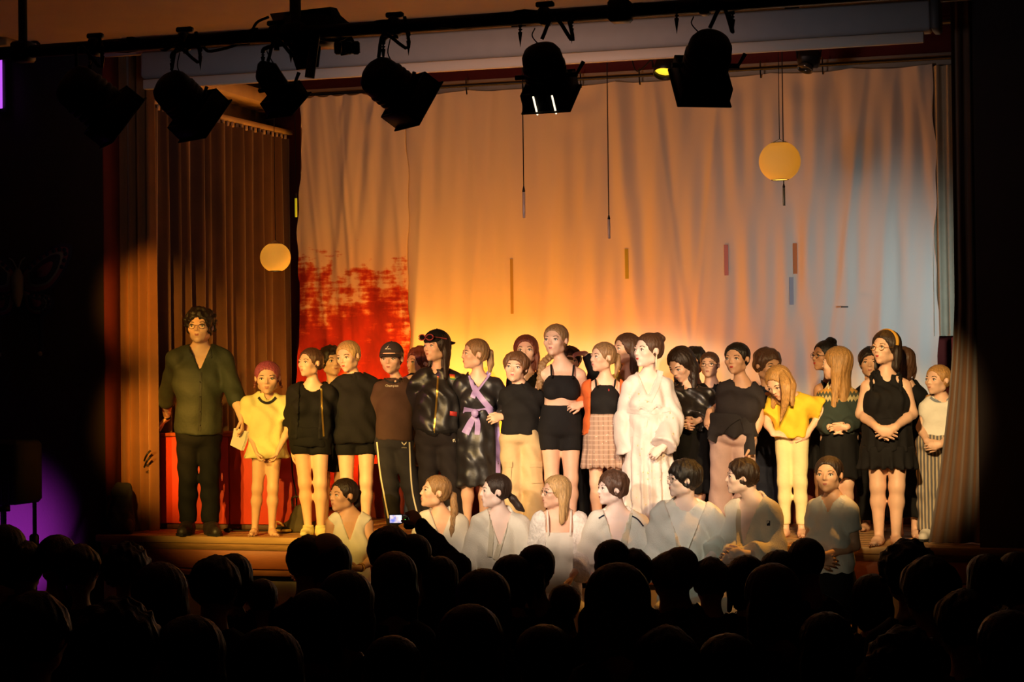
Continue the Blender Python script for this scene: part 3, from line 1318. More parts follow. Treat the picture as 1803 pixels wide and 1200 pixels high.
def new_person(nm, label, group, **kw):
    c = pose(**kw)
    c.px = kw['hip'][0]
    c.hf = {'cast standing along the stage front': .0068, 'cast standing in the rear row': .0080, 'people sitting in front of the stage': .0068}.get(group, .0125)
    c.root = empty('person', c.base, label, 'person', group)
    return c


def glasses(c, T, parent, material, r=.075, name='glasses'):
    g = Geo()
    H = c.H
    for s in (-1, 1):
        a = np.linspace(0, 2 * np.pi, 15)
        g.tube([T(s * .14 + r * 1.15 * math.cos(t), -.415 + .02 * abs(math.cos(t)), .0 + r * math.sin(t)) for t in a], .007 * H, 5)
        g.tube([T(s * .225, -.40, .01), T(s * .32, -.25, .01), T(s * .345, .02, .01)], .006 * H, 5)
    g.tube([T(-.055, -.42, .01), T(0, -.44, .025), T(.055, -.42, .01)], .006 * H, 5)
    return g.obj(name, material, parent)


def shoes(c, material, parent, low=False):
    s = c.s
    for i in (0, 1):
        An = c.ank[i]
        fd = nrm(c.fwd + c.ex * (-1, 1)[i] * .22)
        hl = np.array([An[0], An[1], 0])
        k = 1.12
        pr = [(rc(hl - fd * .035 * s + (0, 0, .04), hl + fd * .06 * s + (0, 0, .045), .043 * s * k, .046 * s * k), .03), (rc(hl + fd * .05 * s + (0, 0, .035), hl + fd * .18 * s + (0, 0, .03), .045 * s * k, .036 * s * k), .03)]
        if not low:
            pr.append((rc(hl + (0, 0, .05), An + (0, 0, .05), .048 * s, .05 * s, clip1=.99), .03))
        lo = np.min([p[0][1] for p in pr], 0) - .02
        hi = np.max([p[0][2] for p in pr], 0) + .02
        F = Fld(lo, hi, .008)
        for p, kk in pr:
            F.put(p, kk)
        F.cut(lambda X, Y, Z: .003 - Z)
        v, q = F.net()
        o = Geo().add(v, q).obj('shoe', material, parent)
        g = Geo()
        P = crom([hl - fd * .085 * s, hl + fd * .02 * s, hl + fd * .12 * s, hl + fd * .232 * s], 10)
        wv = np.cross(fd, (0, 0, 1))
        W = np.interp(np.linspace(0, 1, 10), [0, .15, .5, .8, 1], [.02, .042, .045, .05, .015]) * s * 1.08
        G = np.stack([P - wv * W[:, None], P + wv * W[:, None]], 1) + np.array([0, 0, .001])
        g.sheet(G, (0, 0, .018))
        g.obj('sole', mat('shoe_sole', hx('1a1614'), .8), o)

# ------------------------------------------------------------------ setting
FLOOR = -0.87
M_wall = mat('wall_paint_dark', hx('2a1e1c'), 0.9, var=.12, vscale=3, bump=.15, bscale=50)
M_ceil = mat('ceiling_paint', hx('a99c90'), 0.9, var=.06, vscale=2, bump=.1, bscale=40)
M_maroon = mat('maroon_paint', hx('7a2b22'), 0.75, var=.12, vscale=4, bump=.1)
M_wood = mat('deck_wood', hx('b98a58'), 0.45, var=.25, vscale=5, stretch=(1, 8, 8), bump=.15, bscale=20)
M_fascia = mat('fascia_wood', hx('b5683c'), 0.5, var=.12, vscale=4, stretch=(1, 6, 6), bump=.1, bscale=20)
M_black = mat('black_metal', hx('1c1b1c'), 0.45, metal=.3, bump=.1, bscale=80, var=.2)
M_matte = mat('black_matte', hx('141314'), 0.8)
M_pale = mat('pale_paint', hx('d8ccb8'), 0.7, var=.05, bump=.05)


def slab(name, lo, hi, m, parent=None, b=.0, kind='structure'):
    lo, hi = np.array(lo, float), np.array(hi, float)
    g = Geo()
    if b:
        g.bbox((lo + hi) / 2, hi - lo, b)
    else:
        g.box((lo + hi) / 2, hi - lo)
    o = g.obj(name, m, parent, smooth=False)
    if kind:
        o['kind'] = kind
    return o


XL = gx(185, 0)[0]          # left side of the stage opening
XR = gx(1726, 0)[0]         # right side
CEIL = 3.74
slab('floor', (-6.6, -15.7, FLOOR - .1), (6.6, .1, FLOOR), mat('hall_parquet', hx('6b4a30'), .5, var=.25, vscale=6, stretch=(1, 7, 1), bump=.1))
slab('ceiling', (-6.6, -15.7, CEIL), (6.6, .02, CEIL + .1), M_ceil)
slab('wall_left', (-6.7, -15.7, FLOOR), (-6.5, .1, CEIL), M_wall)
slab('wall_right', (6.5, -15.7, FLOOR), (6.7, .1, CEIL), M_wall)
slab('wall_back', (-6.6, -15.8, FLOOR), (6.6, -15.6, CEIL), M_wall)
slab('wall_front', (-6.6, .0, FLOOR), (XL, .34, CEIL + .9), M_wall)
slab('wall_front', (XR, .0, FLOOR), (6.6, .34, CEIL + .9), M_wall)
slab('trim_1', (XL - .002, .012, 0), (XL + .012, .335, CEIL + .4), M_maroon)       # red lining of the left jamb
slab('wall_stage_left', (-3.6, .34, -.1), (-3.27, 3.1, 4.6), mat('stage_plaster', hx('8a7a68'), .9, var=.1, bump=.1))
slab('wall_stage_right', (3.6, .34, -.1), (3.8, 3.1, 4.6), M_wall)
slab('wall_stage_back', (-3.6, 2.98, -.1), (3.8, 3.1, 4.6), M_maroon)
slab('ceiling_stage', (-3.6, -.02, 4.5), (3.8, 3.1, 4.6), mat('stage_plaster', hx('8a7a68'), .9))
slab('wall_stage_header', (XL, .12, CEIL + .1), (XR, .34, 4.6), M_wall)
# trims where the ceiling meets the opening
slab('trim_2', (-3.4, -.42, CEIL - .035), (3.2, -.39, CEIL), M_pale)
slab('trim_3', (XL, -.03, CEIL - .04), (XR, .02, CEIL - .005), M_pale)

# stage floor: boards, nosing, front
deck = slab('stage_floor', (XL - .02, -.03, -.10), (3.6, 2.98, -.024), M_wood)
bw = .145
y0 = -.0
nb = 0
board_me = {}
for i in range(20):
    ya = .012 + i * bw
    if ya + bw > 2.98:
        break
    cuts = sorted([XL - .02, 3.6] + [XL + 1.1 + (i * 1.37) % 2.0 + 2.1 * k for k in range(3)])
    for a, b in zip(cuts[:-1], cuts[1:]):
        if b - a < .05:
            continue
        g = Geo().bbox(((a + b) / 2, ya + bw / 2, -.012), (b - a - .004, bw - .004, .024), .003)
        g.obj('floor_board', M_wood, deck, smooth=False)
slab('trim_4', (XL - .06, -.045, -.052), (3.62, .012, .0), mat('nosing_wood', hx('c59a66'), .4, var=.12, vscale=4, stretch=(1, 8, 8)), b=.006)
front = slab('stage_front', (XL - .02, .03, FLOOR), (3.6, .1, -.10), M_matte)
xs_ = np.linspace(XL - .02, 3.6, 5)
for a, b in zip(xs_[:-1], xs_[1:]):
    Geo().bbox(((a + b) / 2, .0, -.150), (b - a - .006, .03, .185), .004).obj('fascia_panel', M_fascia, front, smooth=False)
Geo().bbox(((XL + 3.6) / 2, -.01, -.272), (3.6 - XL, .06, .042), .006).obj('ledge', mat('ledge_wood', hx('c07a46'), .45, var=.1), front, smooth=False)
xs_ = np.linspace(XL - .02, 3.6, 7)
for i, (a, b) in enumerate(zip(xs_[:-1], xs_[1:])):
    Geo().bbox(((a + b) / 2, .012, (-.33 + FLOOR) / 2), (b - a - .012, .03, -.33 - FLOOR - .01), .004).obj('front_panel', M_pale, front, smooth=False)

# red table/box at the left of the stage, and the low red skirting at the back
redm = mat('red_box_paint', hx('d8462a'), 0.55, var=.1, vscale=5, bump=.08)
RBX0, RBX1 = max(-3.24, gx(262, .55)[0]), gx(522, .55)[0]
box = empty('counter', ((RBX0 + RBX1) / 2, .75, 0), 'waist-high red painted box behind the man in the dark shirt', 'counter')
def loc_box(name, lo, hi, m, par, b=.006):
    lo, hi = np.array(lo, float), np.array(hi, float)
    g = Geo().bbox((lo + hi) / 2, hi - lo, b)
    return g.obj(name, m, par, smooth=False, off=par.matrix_basis.translation if par.type == 'EMPTY' else None)
xm = (RBX0 * .45 + RBX1 * .55)
loc_box('front_panel', (RBX0, .55, .045), (xm - .004, .575, .735), redm, box)
loc_box('front_panel', (xm + .004, .55, .045), (RBX1, .575, .735), redm, box)
loc_box('side_panel', (RBX1 - .025, .577, .045), (RBX1, .98, .735), redm, box)
loc_box('side_panel', (RBX0, .577, .045), (RBX0 + .025, .98, .735), redm, box)
loc_box('back_panel', (RBX0 + .027, .955, .045), (RBX1 - .027, .98, .735), redm, box)
loc_box('base', (RBX0 + .01, .57, 0), (RBX1 - .01, .97, .044), mat('box_plinth', hx('5a3a24'), .7, var=.1), box)
loc_box('top', (RBX0 - .01, .535, .736), (RBX1 + .01, 1.0, .765), mat('box_top', hx('b3552c'), .5, var=.1), box)
slab('baseboard_back', (-1.95, 1.84, 0), (3.2, 1.88, .46), M_maroon, b=.01)

# painted band and curtain rail board above the backdrop
slab('trim_5', (gx(536, 2.8)[0], 2.86, 3.80), (3.5, 2.9, 4.1), M_maroon)
slab('trim_6', (gx(536, 2.8)[0], 2.80, 3.70), (3.45, 2.9, 3.80), M_pale)
slab('trim_7', (2.7, -.03, CEIL - .22), (XR, .0, CEIL - .20), M_pale) if False else None

# left upper structure behind the opening
bt = mat('beam_paint', hx('b9a488'), .8, var=.08)
slab('beam_1', (-3.27, .4, 3.62), (-2.98, 2.95, 3.74), bt, b=.006)
slab('beam_2', (-3.27, .4, 3.95), (-2.9, 2.95, 4.1), bt, b=.006)

# curtains ---------------------------------------------------------------------------
def drape(name, path, z0, z1, nfold, amp, m, parent=None, nz=30, nper=10, th=.006, seed=0, off=None, edge=None):
    """path: ground line (n,2) points; folds swing across it"""
    r = np.random.default_rng(seed)
    P = crom(np.array(path, float), nfold * nper + 1)
    t = np.gradient(P, axis=0)
    t /= np.linalg.norm(t, axis=1, keepdims=True)
    nn = np.stack([-t[:, 1], t[:, 0]], 1)
    u = np.linspace(0, nfold * 2 * np.pi, len(P))
    wob = r.uniform(-1, 1, 6)
    rows = []
    for k, z in enumerate(np.linspace(z0, z1, nz)):
        f = (z - z0) / (z1 - z0)
        a = amp * (1.0 - .25 * f)
        d = a * (np.sin(u + .5 * np.sin(u * .37 + wob[0]) + .15 * np.sin(3 * f + wob[1])) + .35 * np.sin(u * .53 + wob[2] + f) + .12 * np.sin(u * 2.3 + 4 * f))
        q = P + nn * d[:, None]
        if edge is not None:
            q = edge(q, f, np.linspace(0, 1, len(P)))
        rows.append(np.concatenate([q, np.full((len(q), 1), z)], 1))
    g = Geo().sheet(np.array(rows), np.array([nn.mean(0)[0], nn.mean(0)[1], 0]) * th)
    return g.obj(name, m, parent, off=off)


velvet = mat('curtain_velvet', hx('8a5a2e'), 0.85, sheen=.6, var=.12, vscale=5, bump=.1, bscale=60)
a, b = gx(203, .28), gx(275, .27)
cl = drape('stage_curtain', [a[:2], (a[:2] + b[:2]) / 2 + (0, .03), b[:2]], .012, CEIL + .4, 4, .05, velvet, seed=3)
tag(cl, 'ochre stage curtain gathered at the left side of the stage opening', 'curtain')
g = Geo()
hk = gx(262, .2, .56)
for dz in (0, .05):
    g.tube(crom([hk + (-.04, 0, dz - .05), hk + (0, -.03, dz), hk + (.02, -.01, dz + .03)], 8), .008, 6)
g.obj('tieback_hook', M_black, cl)

dark_velvet = mat('curtain_velvet_dark', hx('5e3d22'), 0.9, sheen=.5, var=.12, vscale=5, bump=.1, bscale=60)
a, b = gx(1688, .22), gx(1760, .22)


def flare(q, f, s):
    # the free edge sweeps out to the left near the floor
    sw = .20 * np.clip(1 - f / .42, 0, 1) ** 1.6
    q = q.copy()
    q[:, 0] -= sw * (1 - s) ** 1.2
    q[:, 1] -= .05 * (1 - f) * (1 - s)
    return q


cr = drape('stage_curtain', [a[:2], (a[:2] + b[:2]) / 2, b[:2]], .012, CEIL + .4, 4, .035, dark_velvet, seed=8, edge=flare, nz=50)
tag(cr, 'dark stage curtain drawn to the right side, its edge swept in at the floor', 'curtain')

wing = mat('wing_curtain_cloth', hx('523828'), 0.9, sheen=.3, var=.12, vscale=5, bump=.1, bscale=60)
cw_ = drape('side_curtain', [(-3.17, .40), (-3.07, 1.6), (-2.99, 2.84)], .015, 3.36, 14, .052, wing, seed=5)
tag(cw_, 'brown pleated side curtain hanging along the left wing of the stage', 'curtain')
tr = empty('curtain_track', (-3.07, 1.6, 3.38), 'curtain rail with small gliders above the brown side curtain', 'curtain rail')
Geo().bbox((0, 0, .04), (.06, 2.5, .04), .004, rotz(-.072)).obj('rail', bt, tr, smooth=False)
gl = Geo().bbox((0, 0, 0), (.02, .03, .045), .004).mesh('glider', bt, False)
for i in range(30):
    o = link_mesh('glider', gl, tr)
    o.location = (.072 * (-1.16 + i * .08), -1.16 + i * .08, -.003)

pale = mat('pale_drape_cloth', hx('b0a58a'), 0.9, var=.08, bump=.1)
a, b = gx(1650, 2.72), gx(1702, 2.72)
pd = drape('side_drape', [a[:2], b[:2]], 1.47, 3.68, 3, .03, pale, seed=2)
tag(pd, 'pale narrow drape hanging beside the right edge of the backdrop', 'curtain')
slab('trim_8', (2.9, 2.74, .62), (3.5, 2.9, 1.46), M_maroon, b=.01)

# backdrop --------------------------------------------------------------------------
def backdrop_mesh(x0, x1, Y, z0, z1, nx, nz, seed, fold=.022, seam=None):
    r = np.random.default_rng(seed)
    X = np.linspace(x0, x1, nx)
    Z = np.linspace(z0, z1, nz)
    XX, ZZ = np.meshgrid(X, Z)
    f = (ZZ - z0) / (z1 - z0)
    D = np.zeros_like(XX)
    for k in range(16):
        w = r.uniform(7, 40)
        ph = r.uniform(0, 6.28)
        lean = r.uniform(-.10, .10)
        D += .36 * fold / (1 + w * .05) * np.sin(w * (XX + lean * (ZZ - z0)) + ph + .35 * np.sin(.8 * ZZ + k)) * (0.55 + .45 * np.sin(.9 * XX + k * 2.1) ** 2)
    for k in range(14):       # sharp hanging creases
        xc = r.uniform(x0, x1)
        w = r.uniform(.02, .05)
        ln = r.uniform(.06, .16) * (1 if r.random() > .5 else -1)
        D += r.uniform(.006, .014) * np.exp(-((XX - xc - ln * (z1 - ZZ)) / w) ** 2) * (1 - f * .4)
    hooks = np.linspace(x0, x1, 8)
    sag = np.zeros_like(XX)
    for i in range(7):        # swags between hanging points
        xc, hw = (hooks[i] + hooks[i + 1]) / 2, (hooks[i + 1] - hooks[i]) / 2
        q = np.clip(1 - ((XX - xc) / hw) ** 2, 0, 1)
        dd = z1 - ZZ
        D += .007 * np.sin(20 * (dd - .22 * q)) * np.exp(-dd * 3.2) * q * (i % 3 == 2 or i == 4)
        sag += .02 * q * np.exp(-dd * 10)
    if seam is not None:
        D += .002 * np.exp(-((ZZ - seam) / .02) ** 2)
    XE = XX.copy()
    XE[:, -1] += .012 * np.sin(Z * 5) + .008 * np.sin(Z * 13)
    XE[:, 0] += .02 * np.sin(Z * 4 + 1) + .008 * np.sin(Z * 17)
    return np.stack([XE, Y - D, ZZ - sag], -1)


def cloth_mat(name, painted):
    m = bpy.data.materials.new(name)
    m.use_nodes = True
    nt = m.node_tree
    N, L = nt.nodes.new, nt.links.new
    b = nt.nodes['Principled BSDF']
    b.inputs['Roughness'].default_value = .9
    tc = N('ShaderNodeTexCoord')
    n = N('ShaderNodeTexNoise')
    n.inputs['Scale'].default_value = 260
    L(tc.outputs['Object'], n.inputs['Vector'])
    bp = N('ShaderNodeBump')
    bp.inputs['Strength'].default_value = .12
    bp.inputs['Distance'].default_value = .004
    L(n.outputs[0], bp.inputs['Height'])
    L(bp.outputs[0], b.inputs['Normal'])
    base = (*hx('e6dccb'), 1)
    if not painted:
        b.inputs['Base Color'].default_value = base
        return m
    sx = N('ShaderNodeSeparateXYZ')
    L(tc.outputs['Object'], sx.inputs[0])

    def mth(op, a, c=None, v=None):
        x = N('ShaderNodeMath')
        x.operation = op
        if isinstance(a, (int, float)):
            x.inputs[0].default_value = a
        else:
            L(a, x.inputs[0])
        if c is not None:
            if isinstance(c, (int, float)):
                x.inputs[1].default_value = c
            else:
                L(c, x.inputs[1])
        return x.outputs[0]

    def noise(scale, sc=(1, 1, 1), det=5, off=(0, 0, 0)):
        mp = N('ShaderNodeMapping')
        mp.inputs['Scale'].default_value = sc
        mp.inputs['Location'].default_value = off
        L(tc.outputs['Object'], mp.inputs[0])
        x = N('ShaderNodeTexNoise')
        x.inputs['Scale'].default_value = scale
        x.inputs['Detail'].default_value = det
        x.inputs['Roughness'].default_value = .6
        L(mp.outputs[0], x.inputs['Vector'])
        return x.outputs[0]
    z, x = sx.outputs['Z'], sx.outputs['X']
    big = noise(2.6, (1, 1, .8), 3)
    blot = noise(7.5, (1, 1, 1.2), 4, (3, 0, 1))
    stroke = noise(9, (.45, 1, 3.2), 3, (0, 2, 5))
    vert = noise(6, (2.2, 1, .35), 3, (5, 1, 0))
    # thinning upwards: 0 below z 1.4, 1 at z 2.75
    up = N('ShaderNodeMapRange')
    up.inputs[1].default_value, up.inputs[2].default_value = 1.55, 2.68
    L(z, up.inputs[0])
    s1 = mth('ADD', mth('MULTIPLY', blot, .5), mth('ADD', mth('MULTIPLY', big, .55), mth('ADD', mth('MULTIPLY', stroke, .35), mth('MULTIPLY', vert, .2))))
    s2 = mth('SUBTRACT', s1, mth('MULTIPLY', up.outputs[0], .44))
    # left side reaches higher
    lx = N('ShaderNodeMapRange')
    lx.inputs[1].default_value, lx.inputs[2].default_value = -2.75, -2.45
    lx.inputs[3].default_value, lx.inputs[4].default_value = .05, 0
    L(x, lx.inputs[0])
    s2 = mth('ADD', s2, lx.outputs[0])
    cov = N('ShaderNodeMapRange')
    cov.inputs[1].default_value, cov.inputs[2].default_value = .59, .78
    L(s2, cov.inputs[0])
    # nothing above the tree line
    edge = noise(3.2, (1.3, 1, .3), 4, (8, 0, 0))
    top = N('ShaderNodeMapRange')
    top.inputs[1].default_value, top.inputs[2].default_value = .0, .10
    peak = mth('MULTIPLY', mth('MAXIMUM', mth('SUBTRACT', 1.0, mth('DIVIDE', mth('ABSOLUTE', mth('ADD', x, 2.70)), .20)), 0.0), .38)
    L(mth('SUBTRACT', mth('ADD', mth('ADD', 2.12, peak), mth('MULTIPLY', edge, .85)), z), top.inputs[0])
    cov2 = mth('MULTIPLY', cov.outputs[0], top.outputs[0])
    wash = N('ShaderNodeMapRange')
    wash.inputs[1].default_value, wash.inputs[2].default_value = 2.55, 1.2
    L(z, wash.inputs[0])
    ramp = N('ShaderNodeValToRGB')
    e = ramp.color_ramp.elements
    e[0].position, e[0].color = .0, base
    e[1].position, e[1].color = .9, (*hx('b02c18'), 1)
    x_ = e.new(.35)
    x_.color = (*hx('d98a5a'), 1)
    x_ = e.new(.6)
    x_.color = (*hx('c84a26'), 1)
    L(cov2, ramp.inputs[0])
    tint = N('ShaderNodeMix')
    tint.data_type = 'RGBA'
    tint.blend_type = 'MULTIPLY'
    L(mth('MULTIPLY', wash.outputs[0], .8), tint.inputs[0])
    L(ramp.outputs[0], tint.inputs[6])
    tint.inputs[7].default_value = (*hx('f08a4a'), 1)
    mot = noise(4.5, (1.6, 1, .7), 5, (2, 7, 3))
    mr = N('ShaderNodeValToRGB')
    mr.color_ramp.elements[0].position, mr.color_ramp.elements[0].color = .32, (.58, .42, .42, 1)
    mr.color_ramp.elements[1].position, mr.color_ramp.elements[1].color = .66, (1.0, 1.0, 1.0, 1)
    L(mot, mr.inputs[0])
    t2 = N('ShaderNodeMix')
    t2.data_type = 'RGBA'
    t2.blend_type = 'MULTIPLY'
    L(cov2, t2.inputs[0])
    L(tint.outputs[2], t2.inputs[6])
    L(mr.outputs[0], t2.inputs[7])
    L(t2.outputs[2], b.inputs['Base Color'])
    return m


SEAM = at(1300, 392, 2.7)[2]
bx0, bx1 = at(700, 400, 2.72)[0], at(1648, 400, 2.72)[0]
ztop = 3.70
BG = backdrop_mesh(bx0, bx1, 2.72, .03, ztop, 420, 64, 4, seam=SEAM)
bd = Geo().sheet(BG, (0, .004, 0)).obj('backdrop_cloth', cloth_mat('backdrop_cotton', False))
tag(bd, 'large white cloth backdrop hanging across the back of the stage', 'backdrop')
px0, px1 = at(514, 400, 2.66)[0], at(718, 400, 2.66)[0]
G = backdrop_mesh(px0, px1, 2.66, .03, ztop + .02, 130, 64, 9, fold=.018, seam=at(600, 512, 2.66)[2])
f_ = np.linspace(0, 1, 64)[:, None] * np.linspace(1, 0, 130)[None]
G[..., 0] += .10 * f_
pb = Geo().sheet(G, (0, .004, 0)).obj('painted_cloth', cloth_mat('backdrop_painted', True))
tag(pb, 'cloth painted with red foliage hanging left of the white backdrop', 'painted cloth')
pipe = empty('batten_pipe', (0, 2.66, 3.72), 'thin black pipe that carries the backdrop cloths', 'pipe')
Geo().tube([(gx(536, 2.7)[0], 2.68, 3.735), (3.3, 2.68, 3.735)], .014, 8).obj('pipe', M_black, pipe, off=(0, 2.66, 3.72))
for i in range(8):
    x = bx0 + .15 + i * .52
    Geo().tube([(x, 2.68, 3.80), (x, 2.68, 3.72), (x, 2.70, 3.66)], .006, 5).obj('tie', M_black, pipe, off=(0, 2.66, 3.72))

# coloured sheets on the backdrop standing in for faint glow reflections
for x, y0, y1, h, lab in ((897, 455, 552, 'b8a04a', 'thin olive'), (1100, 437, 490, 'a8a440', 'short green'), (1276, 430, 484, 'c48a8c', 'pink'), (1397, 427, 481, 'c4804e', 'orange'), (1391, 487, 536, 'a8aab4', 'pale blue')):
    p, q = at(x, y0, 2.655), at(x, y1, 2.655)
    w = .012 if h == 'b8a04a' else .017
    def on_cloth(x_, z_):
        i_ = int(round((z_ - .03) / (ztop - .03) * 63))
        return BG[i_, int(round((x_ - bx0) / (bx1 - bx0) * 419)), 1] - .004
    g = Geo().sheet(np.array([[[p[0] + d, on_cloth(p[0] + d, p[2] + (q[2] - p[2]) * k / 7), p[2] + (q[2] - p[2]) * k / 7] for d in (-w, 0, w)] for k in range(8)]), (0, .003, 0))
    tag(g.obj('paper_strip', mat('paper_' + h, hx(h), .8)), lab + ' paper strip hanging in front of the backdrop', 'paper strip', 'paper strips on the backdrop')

# small square mark and latch on the cloth
g = Geo().bbox(at(1487, 540, 2.67), (.06, .012, .012), .003)
tag(g.obj('clothes_peg', mat('peg_grey', hx('5a5a58'), .6)), 'small grey peg clipped to the right part of the backdrop', 'peg')

# projection screen housing ---------------------------------------------------------
sc_ = empty('projection_screen', ((at(900, 90, -.3)[0]), -.3, CEIL), 'long rolled-up projection screen case across the top of the stage', 'projection screen')
hx0, hx1 = at(246, 120, -.3)[0], at(1655, 40, -.3)[0]
zb, zt = at(900, 97, -.3)[2], at(900, 47, -.3)[2]
M_case = mat('screen_case', hx('a9a7a6'), .6, var=.04)
offs = sc_.matrix_basis.translation
Geo().bbox(((hx0 + hx1 - .06) / 2, -.19, (zb + zt) / 2), (hx1 - hx0 - .06, .22, zt - zb), .02).obj('case', M_case, sc_, smooth=False, off=offs)
Geo().bbox((hx1 - .03, -.19, (zb + zt) / 2), (.06, .235, zt - zb + .01), .015).obj('end_cap', mat('end_cap_grey', hx('4a4846'), .6), sc_, smooth=False, off=offs)
zc = at(900, 117, -.3)[2]
Geo().bbox(((hx0 + hx1 - .1) / 2, -.25, (zb + zc) / 2 - .003), (hx1 - hx0 - .12, .05, zb - zc - .008), .006).obj('slat_bar', mat('screen_bar', hx('e9dfd2'), .5), sc_, smooth=False, off=offs)
for x in (hx0 + .8, (hx0 + hx1) / 2, hx1 - 1.0):
    Geo().bbox((x, -.19, (zt + CEIL) / 2 - .002), (.09, .08, CEIL - zt - .004), .005).obj('bracket', M_matte, sc_, smooth=False, off=offs)

# ------------------------------------------------------------------ lighting bar and lanterns
BY = -4.9
bz = at(900, 33, BY)[2]
bar = empty('lighting_bar', (0, BY, bz), 'long black lighting bar across the hall in front of the stage', 'lighting bar')
bo = np.array([0, BY, bz])
Geo().tube([(-5.9, BY, bz), (5.9, BY, bz)], .033, 12).obj('pipe', M_black, bar, off=bo)
for x in (40, 520, 1092):
    p = at(x, 20, BY)
    gg = Geo().tube([(p[0], BY, bz), (p[0], BY, CEIL)], .022 if x != 520 else .028, 10)
    gg.bbox((p[0], BY, bz), (.10, .1, .1), .012)
    gg.obj('hanger', M_black, bar, off=bo)
rng = np.random.default_rng(4)
for k, (a, b, s) in enumerate(((60, 470, .06), (380, 700, .09), (640, 960, .05), (900, 1240, .05), (230, 460, .14))):
    p, q = at(a, 50, BY), at(b, 50, BY)
    t = np.linspace(0, 1, 24)
    pts = np.stack([p[0] + (q[0] - p[0]) * t, BY + .045 * np.sin(t * 20 + k), bz + .025 - s * np.sin(t * np.pi) ** 2 * np.abs(np.sin(t * 5 + k))], 1)
    Geo().tube(pts, .008, 6).obj('cable', M_matte, bar, off=bo)

M_lens = mat('lens_glass', hx('3a3a36'), 0.12, spec=.8)
M_gelw = mat('vent_glow', hx('fff2d0'), .5, emit=(1, .85, .6), estr=1.6)
M_gelp = mat('filter_sheet', hx('5a5046'), .35)
M_frame = mat('gel_frame', hx('3b3731'), 0.6, metal=.4)


